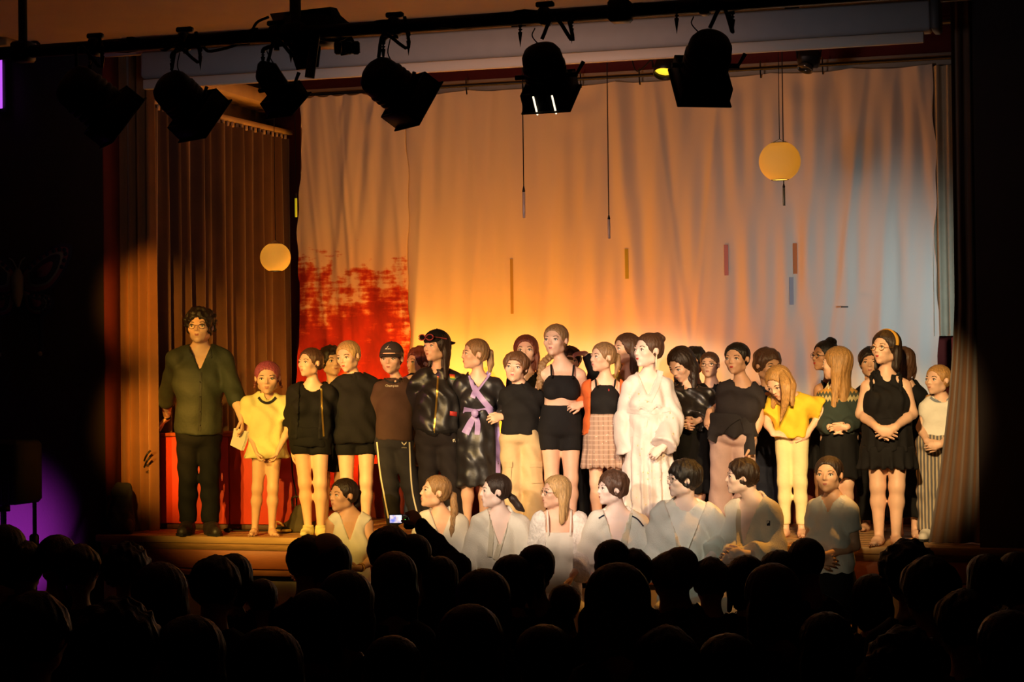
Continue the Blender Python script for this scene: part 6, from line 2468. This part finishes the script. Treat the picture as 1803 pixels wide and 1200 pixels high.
# 24 long-haired blonde in patterned jumper
def yoke_mat():
    m = bpy.data.materials.new('jumper_pattern')
    m.use_nodes = True
    nt = m.node_tree
    N, L = nt.nodes.new, nt.links.new
    bs = nt.nodes['Principled BSDF']
    bs.inputs['Roughness'].default_value = .95
    tc = N('ShaderNodeTexCoord')
    sx = N('ShaderNodeSeparateXYZ')
    L(tc.outputs['Object'], sx.inputs[0])
    w = N('ShaderNodeTexWave')
    w.wave_profile = 'TRI'
    w.inputs['Scale'].default_value = 13
    L(tc.outputs['Object'], w.inputs[0])
    a = N('ShaderNodeMath')
    a.operation = 'MULTIPLY_ADD'
    L(w.outputs[1], a.inputs[0])
    a.inputs[1].default_value = .022
    L(sx.outputs['Z'], a.inputs[2])
    mr = N('ShaderNodeMapRange')
    mr.inputs[1].default_value, mr.inputs[2].default_value = .96, 1.26
    L(a.outputs[0], mr.inputs[0])
    r = N('ShaderNodeValToRGB')
    r.color_ramp.interpolation = 'CONSTANT'
    cols = ['2c3630', 'b0a070', '4a4a3a', 'c08a3a', 'd8c898', '4a5a50', 'b87a34', 'd0c090', '56584a', '3a4438']
    el = r.color_ramp.elements
    el[0].position, el[0].color = 0, (*hx(cols[0]), 1)
    el[1].position, el[1].color = .98, (*hx(cols[-1]), 1)
    for i, h in enumerate(cols[1:-1]):
        x = el.new(.12 + .1 * i)
        x.color = (*hx(h), 1)
    L(mr.outputs[0], r.inputs[0])
    L(r.outputs[0], bs.inputs['Base Color'])
    return m


c = new_person('girl', 'girl with very long straight blonde hair turned away, in dark green jumper with patterned yoke', GC, Y=.75, head=(1473, 611, 668), hyaw=112, sh=(1441, 1509, 694), hip=(1478, 768, 31), feet=((1468,), (1490,)), k=.92,
               arms=(((1440, 738, -.02), (1462, 752, -.18), {'d': (.9, 0, .1)}), ((1512, 736, -.02), (1490, 752, -.18), {'d': (-.9, 0, .1)})))
b, T = build_body(c, SKIN['fair'], parent=c.root, bare=False)
build_hair(c, T, 'long', 'honey', c.root, ln=1.25, vol=.8)
top(c, 'jumper', yoke_mat(), c.root, 764, (1.9, 1.9), e=.026, es=.03, loose=.7, fold=.007, seed=24, er=.035)
skirt(c, 'skirt', C_blk, c.root, 750, 840, 31, 37, pleats=8, amp=.008)

# 25 behind
c = new_person('man', 'dark-haired person in black mostly hidden behind the woman with the headband', GB, Y=1.25, head=(1533, 613, 664), hyaw=4, sh=(1504, 1568, 690), hip=(1536, 772, 29), feet=((1526,), (1550,)), male=True, k=.92,
               arms=(((1506, 728, -.02), (1513, 756, -.06), {}), None))
b, T = build_body(c, SKIN['warm'], parent=c.root, bare=False)
build_hair(c, T, 'short', 'black', c.root)
top(c, 't_shirt', C_blk, c.root, 770, (.5, .5), e=.02)
bottom(c, 'trousers', C_blk, c.root, 755, 1.97, e=.022, cuff=.075)

# 26 woman in black dress with headband
c = new_person('woman', 'woman in black sleeveless tiered dress with ochre headband and glasses, hands clasped, barefoot', GC, Y=.13, head=(1559, 583, 641), hyaw=38, sh=(1513, 1607, 673), hip=(1562, 765, 37), feet=((1548, -.03), (1578, -.06)), k=1.03, bust=.9, fat=1.12, legk=1.0,
               arms=(((1516, 728, -.02), (1545, 753, -.22), {'d': (.85, -.1, -.3), 'n': (0, .9, 0), 'curl': .45, 'side': -1}), ((1606, 728, -.02), (1576, 752, -.20), {'d': (-.85, -.12, -.3), 'n': (0, .9, 0), 'curl': .5, 'side': 1})))
b, T = build_body(c, SKIN['fair'], parent=c.root, lip='red')
build_hair(c, T, 'bob', 'dark', c.root, ln=.38)
glasses(c, T, c.root, mat('spectacle_amber', hx('b07a30'), .3, metal=.3))
a_ = np.linspace(-1.75, 1.75, 21)
g = Geo().tube([T(.39 * math.sin(t), .02 + .04 * math.cos(t), .14 + .385 * math.cos(t)) for t in a_], .06 * c.H, 8, squash=(c.HR[:, 1], 1.0))
g.obj('headband', mat('headband_ochre', hx('c8922e'), .7, bump=.5, bscale=40, var=.2), c.root)
o, F = top(c, 'dress', C_blk2, c.root, 742, (0, 0), e=.020, sleeveless_cut=.55, loose=.6, fold=.007, wl=.08, seed=26, vee=(664, .55), square=(662, 9), drape=.9)
for s_ in (-1, 1):
    P_ = [c.N + c.ex * s_ * (c.sw - .07) + c.ey * y + c.ez * z_ for y, z_ in ((-.12, -.12), (-.11, -.04), (-.05, .03), (.03, .035), (.09, -.03))]
    P_ = crom(P_, 22)
    rf = .013 + .004 * np.sin(np.arange(22) * 1.9)
    Geo().tube(P_, rf, 8, squash=(c.ex, .9)).obj('ruffle', C_blk2, o)
sk, F = skirt(c, 'dress_skirt', C_blk2, c.root, 735, 792, 40, 46, pleats=11, amp=.008, fold=.004, seed=27)
skirt(c, 'hem_tier', C_blk2, sk, 784, 823, 46, 51, pleats=15, amp=.010, fold=.003, seed=28)

# 27 dark figure behind her
c = new_person('girl', 'barefoot person in black with back turned, close behind the headband woman', GB, Y=.7, head=(1589, 612, 662), hyaw=165, sh=(1568, 1626, 690), hip=(1597, 772, 29), feet=((1583,), (1612,)), k=.92, yaw=0)
b, T = build_body(c, SKIN['fair'], parent=c.root)
build_hair(c, T, 'bob', 'brown', c.root, ln=.3)
top(c, 'top', C_blk, c.root, 775, (1.8, 1.8), e=.024, loose=.8)
bottom(c, 'trousers', C_blk, c.root, 755, 1.74, e=.035, knee_e=.04, cuff=.10)

# 28 girl at the right
c = new_person('girl', 'young girl in white T-shirt and striped wide trousers by the right curtain, hands clasped', GC, Y=.50, head=(1651, 643, 694), hyaw=44, sh=(1623, 1692, 712), hip=(1652, 782, 32), feet=((1634,), (1666,)), k=.84, fat=1.2, fw=1.08,
               arms=(((1621, 752, -.02), (1632, 776, -.18), {'d': (.55, -.1, -.2), 'n': (0, .9, 0), 'curl': .7, 'side': -1}), ((1690, 752, .0), (1656, 782, -.19), {'d': (-.85, -.1, -.1), 'n': (0, .9, 0), 'curl': .6, 'side': 1})))
b, T = build_body(c, SKIN['fair'], parent=c.root, bare=False)
build_hair(c, T, 'pony', 'honey', c.root, extra=[(0, .42, .1), (0, .52, -.05), (-.2, .35, -.4), (-.42, .05, -.62), (-.5, -.12, -.85)])
o, F = top(c, 't_shirt', C_wht, c.root, 774, (.55, .55), e=.016, es=.022, loose=.6, fold=.005, seed=29)
strip_px(c, F, [(1638, 699), (1645, 704), (1654, 706), (1664, 704), (1671, 698)], 4.5, cloth('collar_bluegrey', '7d8490'), o, 'collar', th=.006)


def stripes():
    m = bpy.data.materials.new('trousers_striped')
    m.use_nodes = True
    nt = m.node_tree
    N, L = nt.nodes.new, nt.links.new
    bs = nt.nodes['Principled BSDF']
    bs.inputs['Roughness'].default_value = .9
    tc = N('ShaderNodeTexCoord')
    w = N('ShaderNodeTexWave')
    w.inputs['Scale'].default_value = 13
    w.inputs['Distortion'].default_value = .6
    w.inputs['Detail'].default_value = 2
    L(tc.outputs['Object'], w.inputs[0])
    r = N('ShaderNodeValToRGB')
    el = r.color_ramp.elements
    el[0].position, el[0].color = 0, (*hx('4a5060'), 1)
    el[1].position, el[1].color = 1, (*hx('c9b79a'), 1)
    for p_, h in ((.3, '8a7a66'), (.55, '5a5a5c'), (.75, 'b09a80')):
        x = el.new(p_)
        x.color = (*hx(h), 1)
    L(w.outputs[0], r.inputs[0])
    L(r.outputs[0], bs.inputs['Base Color'])
    return m


bottom(c, 'trousers', stripes(), c.root, 765, 1.98, e=.03, knee_e=.035, cuff=.085, fold=.005, seed=30)
shoes(c, mat('shoe_white', hx('d8d0c4'), .5), c.root, low=True)

# ------------------------------------------------------------------ seated in front of the stage
SY = -.62
BZ = -.44
bench = empty('front_step', ((gx(990, SY)[0]), SY, FLOOR), 'low wooden step along the foot of the stage, seat for the front people', 'step')
sx0, sx1 = gx(525, SY)[0], gx(1510, SY)[0]
for k in range(2):
    loc_box('tread_board', (sx0, SY - .22 + k * .21, BZ - .03), (sx1, SY - .22 + k * .21 + .2, BZ), M_wood, bench)
for x in np.linspace(sx0 + .1, sx1 - .1, 6):
    loc_box('support', (x - .03, SY - .18, FLOOR), (x + .03, SY + .17, BZ - .031), M_fascia, bench)


def seated(label, head, sh, hipx, hw, **kw):
    hz = BZ + .095
    hp = gx(hipx, SY, hz)
    hy = 1000
    for _ in range(25):
        d = at(hipx, hy, SY)[2] - hz
        hy += d / wpp(hp)
    return new_person('x', label, GS, Y=SY, head=head, sh=sh, hip=(hipx, hy, hw), sit=.38, floor=FLOOR, base=(hp[0], SY, BZ), **kw)


def gi(c, seed, vee=(945, .42), hem=None, sl=(1.75, 1.75), m=None, rw=.085, hemw=None):
    m = m or C_gi
    hem = hem or int(c.hipy + 4)
    o, F = top(c, 'judo_jacket', m, c.root, hem, sl, e=.024, es=.032, loose=.75, hemw=hemw, fold=.009, wl=.12, seed=seed, vee=vee, rw=rw, er=.045, neck=.064, nd=.07)
    bottom(c, 'judo_trousers', m, c.root, hem - 25, 1.8, e=.03, knee_e=.03, cuff=.085, fold=.004)
    return o, F


# S1
c = seated('woman in sleeveless white top with dark ponytail sitting at the left of the front row', (604, 843, 899), (574, 657, 915), 616, 37, hyaw=56, k=.98, bust=.95,
           arms=(((573, 985, -.03), (541, 1008, -.22), {'d': (-.8, -.3, -.1)}), ((657, 985, -.02), (633, 1000, -.2), {'d': (-.8, -.3, -.1)})))
c.hipy = 1040
b, T = build_body(c, SKIN['warm'], parent=c.root, smile=.5, bare=False)
build_hair(c, T, 'pony', 'dark', c.root, extra=[(0, .42, .20), (0, .56, .05), (.0, .52, -.3), (0, .42, -.48)])
top(c, 'sleeveless_top', C_wht, c.root, 1060, (0, 0), e=.014, sleeveless_cut=1.05, loose=.45, vee=(950, .36), fold=.005, seed=101, neck=.085)
bottom(c, 'trousers', C_blk, c.root, 1030, 1.9, e=.02)
p = c.wri[1] + (c.elb[1] - c.wri[1]) * .1
d = nrm(c.elb[1] - c.wri[1])
Geo().tube([p - d * .012, p + d * .012], .032, 12).obj('watch', GOLD, c.root)
# S2
c = seated('girl in white judo jacket with light brown ponytail looking up to the left', (766, 837, 894), (737, 816, 915), 775, 34, hyaw=74, pitch=-8, k=.94, arms=(((733, 985, -.02), (735, 1035, -.12)), ((818, 985, .0), (805, 1035, -.12))))
c.hipy = 1040
b, T = build_body(c, SKIN['fair'], parent=c.root, lip='pink', bare=False)
build_hair(c, T, 'pony', 'light', c.root, extra=[(0, .43, .06), (.05, .58, -.06), (.22, .62, -.5), (.40, .56, -1.1), (.44, .48, -1.7)])
o, F = gi(c, 102)
# S3
c = seated('girl in cream judo jacket with low dark ponytail, between the two other ponytailed sitters and glasses wearer', (872, 835, 893), (836, 925, 915), 880, 36, hyaw=80, k=.97, arms=(((827, 985, -.02), (830, 1035, -.12)), ((930, 980, -.02), (905, 1022, -.18))))
c.root['label'] = 'girl in cream judo jacket with pale lapels and a low dark ponytail, in profile'
c.hipy = 1040
b, T = build_body(c, SKIN['pale'], parent=c.root, bare=False)
build_hair(c, T, 'pony', 'dark', c.root, extra=[(0, .42, -.12), (.02, .54, -.25), (.04, .72, -.50), (.06, .86, -.62)])
o, F = gi(c, 103, vee=(960, .34))
strip_px(c, F, [(866, 902), (866, 930), (862, 980)], 9, C_gi2, o, 'lapel', th=.008)
strip_px(c, F, [(892, 902), (888, 930), (872, 985)], 9, C_gi2, o, 'lapel', th=.008)
strip_px(c, F, [(840, 1002), (878, 1006), (915, 1000)], 8, C_gi2, o, 'belt', th=.01)
# S4
c = seated('woman with long blonde hair and glasses in white top with lace bell sleeves', (978, 838, 894), (940, 1030, 909), 985, 36, hyaw=70, k=.98, bust=.95, arms=(((938, 982, -.02), (945, 1030, -.15)), ((1032, 980, -.02), (1008, 1012, -.2), {'d': (-.4, -.3, -.8)})))
c.hipy = 1040
b, T = build_body(c, SKIN['fair'], parent=c.root, bare=False)
build_hair(c, T, 'long', 'blond', c.root, ln=.72, vol=.9)
glasses(c, T, c.root, LENS_W)
C_lace = mat('lace_white', hx('ece4dc'), .85, bump=1.0, bscale=55, var=.12, vscale=45)
top(c, 'camisole', C_wht, c.root, 1062, (0, 0), e=.010, loose=.1, strap=935, fold=.003, seed=104)
top(c, 'lace_jacket', C_lace, c.root, 1050, (1.7, 1.8), e=.018, es=.02, loose=.4, fold=.005, seed=105, rw=.12, er=.03, low=open_front(.09), neck=.12)
bottom(c, 'trousers', C_wht, c.root, 1045, 1.9, e=.02)
# S5
c = seated('boy with thick brown hair in white judo jacket with dark shoulder seam', (1077, 831, 888), (1038, 1136, 913), 1085, 37, hyaw=68, k=.98, male=True, arms=(((1030, 990, -.05), (1045, 1030, -.16)), ((1142, 985, -.02), (1122, 1028, -.16))))
c.hipy = 1040
b, T = build_body(c, SKIN['pale'], parent=c.root, bare=False)
build_hair(c, T, 'short', 'brown', c.root, vol=1.25)
o, F = gi(c, 106, vee=(965, .36), sl=(1.45, 1.6), rw=.1)
strip_px(c, F, [(1073, 903), (1078, 930), (1090, 985)], 11, C_gi2, o, 'lapel', th=.008)
strip_px(c, F, [(1108, 901), (1104, 930), (1092, 990)], 11, C_gi2, o, 'lapel', th=.009)
strip_px(c, F, [(1108, 906), (1122, 913), (1133, 926)], 2.5, C_navy, o, 'seam_stripe')
strip_px(c, F, [(1054, 912), (1064, 906)], 2.5, C_navy, o, 'seam_stripe', n=6)
# S6
c = seated('boy with black bowl-cut hair and glasses in wide judo jacket, right hand on his hip', (1203, 812, 874), (1152, 1262, 898), 1205, 40, hyaw=72, k=1.02, male=True, arms=(((1150, 980, -.02), (1160, 1020, -.16)), ((1280, 955, -.02), (1245, 985, -.2), {'d': (-.5, -.3, -.8)})))
c.root['label'] = 'boy with black bowl-cut hair and glasses in a wide judo jacket and pale undershirt'
c.hipy = 1040
b, T = build_body(c, SKIN['pale'], parent=c.root, bare=False, lip='red')
build_hair(c, T, 'fringe', 'black', c.root, vol=1.1)
glasses(c, T, c.root, LENS_W, .085)
o, F = gi(c, 107, vee=(975, .40), rw=.1, sl=(1.6, 1.7))
top(c, 'undershirt', C_wht, c.root, 1010, (.2, .2), e=.010, loose=.1, neck=.08)
strip_px(c, F, [(1189, 891), (1192, 920), (1198, 975)], 12, C_gi2, o, 'lapel', th=.009)
strip_px(c, F, [(1230, 890), (1224, 920), (1200, 980)], 12, C_gi2, o, 'lapel', th=.010)
# S7
c = seated('boy with short dark hair in sideways profile, judo jacket with a dark sleeve badge', (1305, 809, 869), (1284, 1368, 893), 1330, 36, hyaw=80, yaw=35, k=.98, male=True, arms=(((1290, 968, -.1), (1290, 985, -.3), {'d': (-.6, -.5, .1)}), ((1364, 975, -.06), (1310, 975, -.3), {'d': (-.85, -.3, .1), 'curl': .5})))
c.hipy = 1040
b, T = build_body(c, SKIN['pale'], parent=c.root, bare=False)
build_hair(c, T, 'short', 'dark', c.root)
o, F = gi(c, 108, vee=(960, .3), rw=.075)
strip_px(c, F, [(1303, 896), (1300, 915), (1302, 960)], 9, C_gi2, o, 'lapel', th=.008)
poly_px(c, F, [[(1350, 916), (1356, 916), (1356, 925), (1350, 925)]], C_navy, o, 'badge')
# S8
c = seated('woman in white polo shirt with dark tied-up hair, facing the hall', (1459, 804, 866), (1424, 1508, 888), 1468, 36, hyaw=16, yaw=32, k=.98, bust=1.0, arms=(((1424, 958, -.04), (1440, 985, -.2), {'d': (.8, -.2, 0)}), ((1506, 960, -.04), (1450, 978, -.24), {'d': (-.85, -.2, 0)})))
c.hipy = 1040
b, T = build_body(c, SKIN['warm'], parent=c.root, bare=False)
build_hair(c, T, 'bun', 'dark', c.root, extra=[(0, .40, .12)])
o, F = top(c, 'polo_shirt', C_wht, c.root, 1010, (.6, .6), e=.014, es=.018, loose=.4, vee=(905, .42), fold=.005, seed=110, neck=.08)
strip_px(c, F, [(1449, 879), (1453, 889), (1462, 903)], 9, C_wht, o, 'collar', th=.008)
strip_px(c, F, [(1484, 879), (1479, 889), (1466, 903)], 9, C_wht, o, 'collar', th=.008)
bottom(c, 'trousers', C_blk, c.root, 1000, 1.9, e=.02)

# ------------------------------------------------------------------ audience, seen from behind
GA = 'audience seated in the dark hall'


def proj(P):
    d = np.asarray(P, float) - CAM
    w = d @ _f
    return CX + FPX * (d @ _r) / w, CY - FPX * (d @ _u) / w


def viewer(hair, hcol, topm, wide=.205, male=False, hyaw=180, ln=.5, extra=None, vol=1.0):
    Y0 = -6.0
    x0 = .0
    pj = lambda dx, z: proj((x0 + dx, Y0, z))
    hx_, ht = pj(0, .40)
    _, hb = pj(0, .175)
    sl, sy_ = pj(-wide, .045)
    sr, _ = pj(wide, .045)
    px_, py_ = pj(0, -.33)
    base = np.array([x0, Y0 + .2, FLOOR])
    c = new_person('v', 'x', GA, Y=Y0, head=(hx_, ht, hb), hyaw=hyaw, yaw=180, sh=(sl, sr, sy_), hip=(px_, py_, .17 / wpp((x0, Y0, 0))), sit=.42, floor=FLOOR, base=base, male=male, k=1.0, hdY=.03)
    b, T = build_body(c, SKIN['warm'], parent=c.root, hands=(0, 0), h=.016, bare=False, lowq=False, face=True)
    if hair:
        build_hair(c, T, hair, hcol, c.root, ln=ln, h=.008, extra=extra, vol=vol)
    c.px = px_
    top(c, 'top', topm, c.root, py_ + 30, (1.8, 1.8), e=.022, loose=.7, fold=.006, seed=len(hair or ''), h=.014)
    bottom(c, 'trousers', C_blk, c.root, py_ - 10, 1.95, e=.02, h=.015)
    return c.root


A1, A2, A3, A4 = cloth('coat_black', '1a1a1c'), cloth('jumper_dark_grey', '2c2a2c'), cloth('shirt_dark_brown', '2e2420'), cloth('shirt_dim_grey', '4a4846')
VAR = {
    'short': viewer('short', 'dark', A1, .225, True),
    'crop': viewer('buzz', 'black', A2, .225, True),
    'bald': viewer(None, None, A4, .225, True),
    'long': viewer('long', 'dark', A3, .195, ln=.45),
    'longl': viewer('long', 'brown', A2, .195, ln=.7, vol=1.15),
    'pony': viewer('pony', 'dark', A1, .19, extra=[(0, .42, .16), (0, .56, .02), (0, .55, -.3), (0, .5, -.55)]),
    'bun': viewer('bun', 'brown', A4, .19, extra=[(0, .42, .15)]),
    'curly': viewer('curly', 'black', A1, .21, vol=1.2),
    'bob': viewer('bob', 'black', A3, .195, ln=.3, vol=1.1),
    'grey': viewer('short', 'grey', A4, .22, True),
}
used_v = set()


def sit_viewer(kind, cx, ytop, w, label):
    src = VAR[kind]
    d = min(9.3, max(5.0, .200 * FPX / w))
    dr = ray(cx, ytop)
    P = CAM + dr * d
    s = (P[2] - FLOOR) / (.415 - FLOOR)
    s = min(1.24, max(.84, s))
    if kind not in used_v:
        used_v.add(kind)
        r = src
    else:
        r = src.copy()
        COL.objects.link(r)
        for ch in src.children:
            k = ch.copy()
            COL.objects.link(k)
            k.parent = r
            for g in ch.children:
                q = g.copy()
                COL.objects.link(q)
                q.parent = k
    az = math.atan2(-(CAM[0] - P[0]) * -1, P[1] - CAM[1]) * -.5 + RNG.uniform(-.25, .25)
    r.location = (P[0] - .17 * s * math.sin(az), P[1] + .17 * s * math.cos(az), FLOOR)
    r.scale = (s, s, s)
    r.rotation_euler = (0, 0, az)
    r['label'] = label
    return r


AUD = [
    ('long', 14, 920, 52, 'audience head at the far left edge, below the loudspeaker'),
    ('short', 48, 951, 50, 'small audience head below the purple wall glow, second from the left edge'),
    ('bun', 106, 936, 56, 'audience head with a faintly lit ear, third from the left'),
    ('short', 146, 957, 62, 'round dark audience head, left of the stage corner'),
    ('curly', 228, 957, 58, 'audience head in front of the left corner of the stage'),
    ('longl', 288, 986, 92, 'broad dark audience head left of the first pale stage panel'),
    ('short', 386, 977, 84, 'audience head covering the stage front below the man in the olive shirt'),
    ('bob', 415, 972, 66, 'audience head just behind and right of the one below the olive shirt man'),
    ('crop', 466, 1013, 62, 'low round audience head before the yellowish stage front panel'),
    ('short', 548, 941, 72, 'audience head with an ear showing, left of the woman in the sleeveless white top'),
    ('bald', 581, 929, 56, 'bald audience head, reddish on top, in front of the sleeveless white top'),
    ('bob', 588, 948, 66, 'audience head overlapping the sleeveless white top'),
    ('short', 692, 924, 66, 'audience head right below the glowing camcorder screen'),
    ('crop', 733, 933, 62, 'audience head beside the raised arm with the camcorder'),
    ('longl', 700, 968, 80, 'broad audience head in the row behind the camcorder'),
    ('long', 778, 976, 68, 'audience head below the girl with the light brown ponytail, raising an arm with a camcorder'),
    ('longl', 856, 998, 92, 'large audience head below the low dark ponytail, with smooth long hair'),
    ('bob', 906, 974, 74, 'audience head between the low-ponytail girl and the lace sleeves'),
    ('pony', 949, 954, 66, 'audience head with a gathered tail in front of the blonde with glasses'),
    ('crop', 1082, 943, 60, 'audience head in front of the brown-haired judo boy'),
    ('short', 1120, 965, 70, 'audience head right of the one in front of the brown-haired judo boy'),
    ('longl', 1096, 987, 104, 'very broad audience head below the brown-haired judo boy'),
    ('grey', 1182, 970, 70, 'brownish audience head below the boy with the bowl cut'),
    ('bun', 1203, 958, 54, 'small audience head just behind the bowl-cut boy, tucked beside another'),
    ('grey', 1256, 980, 66, 'grey-haired audience head below the gap between the two right-hand judo boys'),
    ('long', 1318, 974, 66, 'audience head with hair to the neck below the boy with the sleeve badge'),
    ('bob', 1376, 966, 60, 'audience head left of the cropped head before the white polo shirt'),
    ('longl', 1365, 988, 92, 'large long-haired audience head left of the white polo shirt, nearer row'),
    ('crop', 1424, 940, 66, 'cropped audience head in front of the woman in the white polo shirt'),
    ('curly', 1603, 953, 84, 'audience head with ruffled hair below the barefoot woman in black'),
    ('short', 1643, 977, 94, 'large audience head below the right stage curtain'),
    ('long', 1540, 1007, 78, 'low audience head between the white polo shirt and the ruffled head'),
    ('bob', 1741, 973, 62, 'audience head by the dark right wall, second from the right edge'),
    ('long', 1794, 968, 64, 'audience head cut by the right edge of the frame'),
    ('bun', 998, 1024, 52, 'small low audience head below the lace bell sleeves'),
    ('long', 617, 1000, 94, 'dark long-haired audience head below the sleeveless white top, nearer row'),
    ('bob', 560, 1034, 96, 'dark audience head in the nearer rows left of the middle'),
    ('longl', 836, 1060, 110, 'largest audience head near the bottom middle of the frame'),
    ('curly', 215, 1058, 120, 'large dark audience head near the bottom, left of the pale panel'),
    ('short', 70, 1040, 112, 'large dark audience head near the bottom left corner'),
    ('long', 345, 1078, 116, 'dark audience head near the bottom below the olive shirt man'),
    ('bob', 480, 1100, 120, 'dark audience head near the bottom below the yellowish panel'),
    ('crop', 700, 1108, 118, 'dark cropped audience head near the bottom, left of the largest one'),
    ('pony', 965, 1092, 112, 'dark audience head with a tail near the bottom, right of the largest one'),
    ('short', 1180, 1100, 112, 'dark audience head near the bottom below the bowl-cut boy'),
    ('long', 1460, 1073, 100, 'dark long-haired audience head below the white polo shirt'),
    ('bob', 1290, 1112, 112, 'dark audience head near the bottom, right of the middle'),
    ('curly', 1600, 1108, 116, 'dark ruffled audience head near the bottom right'),
    ('short', 1703, 1036, 100, 'dark audience head below the right wall, nearer row'),
    ('longl', 1782, 1070, 110, 'dark audience head in the bottom right corner'),
]
SITTERS = {}
for a in AUD:
    SITTERS[a[1]] = sit_viewer(*a)
for k, r in VAR.items():
    if k not in used_v:
        for ch in list(r.children):
            bpy.data.objects.remove(ch)
        bpy.data.objects.remove(r)

# raised arm and camcorder
sv = SITTERS[778]
bpy.context.view_layer.update()
Yc = sv.location[1] + .1
g = Geo()
E_, W_, S_ = at(806, 1000, Yc + .02), at(741, 925, Yc + .16), at(790, 1085, Yc - .12)
F = Fld(np.minimum.reduce([E_, W_, S_]) - .12, np.maximum.reduce([E_, W_, S_]) + .12, .009)
F.put(rc(S_, E_, .06, .062), .03).put(rc(E_, W_, .062, .038), .03)
F.disp(curl_disp(.004, 55))
v, q = F.net()
M0 = sv.matrix_world.inverted()


def into(o):
    """hang a part built in place under the person who moves it"""
    o.parent = sv
    o.matrix_parent_inverse = M0
    return o


into(Geo().add(v, q).obj('raised_sleeve', A1))
hd = at(733, 913, Yc + .18)
F = Fld(hd - .12, hd + .12, .008)
for p in hand_geo(g, W_, nrm(hd - W_), np.array([-.7, .5, -.2]), 1.0, .8, 1):
    F.put(p, .012)
v, q = F.net()
g.add(v, q)
into(g.obj('raised_hand', SKIN['warm']))
cc = at(722, 920, Yc + .24)
cam_r = empty('camcorder', cc, 'black camcorder held up by a raised arm, its small screen folded out and glowing', 'camcorder')
R0 = rotz(math.radians(12))
Geo().bbox((0, 0, 0), (.055, .11, .06), .012, R0).lathe([(0, .04), (.022, .04), (.024, .085), (.02, .09), (.0, .088)], (0, 0, .005), R0 @ rotx(-math.pi / 2), 16).obj('camera_body', M_matte, cam_r)
sc0 = at(697, 913, Yc + .20) - cc
Geo().bbox(sc0, (.072, .008, .050), .004, R0).obj('screen_frame', M_matte, cam_r, smooth=False)
scr = bpy.data.materials.new('camcorder_screen')
scr.use_nodes = True
nt = scr.node_tree
bs = nt.nodes['Principled BSDF']
tc, nz, rp = nt.nodes.new('ShaderNodeTexCoord'), nt.nodes.new('ShaderNodeTexNoise'), nt.nodes.new('ShaderNodeValToRGB')
nz.inputs['Scale'].default_value = 38
nt.links.new(tc.outputs['Object'], nz.inputs['Vector'])
nt.links.new(nz.outputs[0], rp.inputs[0])
el = rp.color_ramp.elements
el[0].position, el[0].color = .3, (.25, .3, .9, 1)
el[1].position, el[1].color = .62, (.95, .95, 1, 1)
x = el.new(.48)
x.color = (.95, .75, .75, 1)
nt.links.new(rp.outputs[0], bs.inputs['Emission Color'])
bs.inputs['Emission Strength'].default_value = 1.0
bs.inputs['Base Color'].default_value = (.02, .02, .02, 1)
Geo().box(sc0 + R0 @ np.array([0, -.0048, 0]), (.062, .001, .040), R0).obj('screen', scr, cam_r, smooth=False)
Geo().box((-.005, -.058, .02), (.004, .002, .004), R0).obj('status_light', mat('led_green', (.1, 1, .1), .4, emit=(.1, 1, .1), estr=2), cam_r, smooth=False)
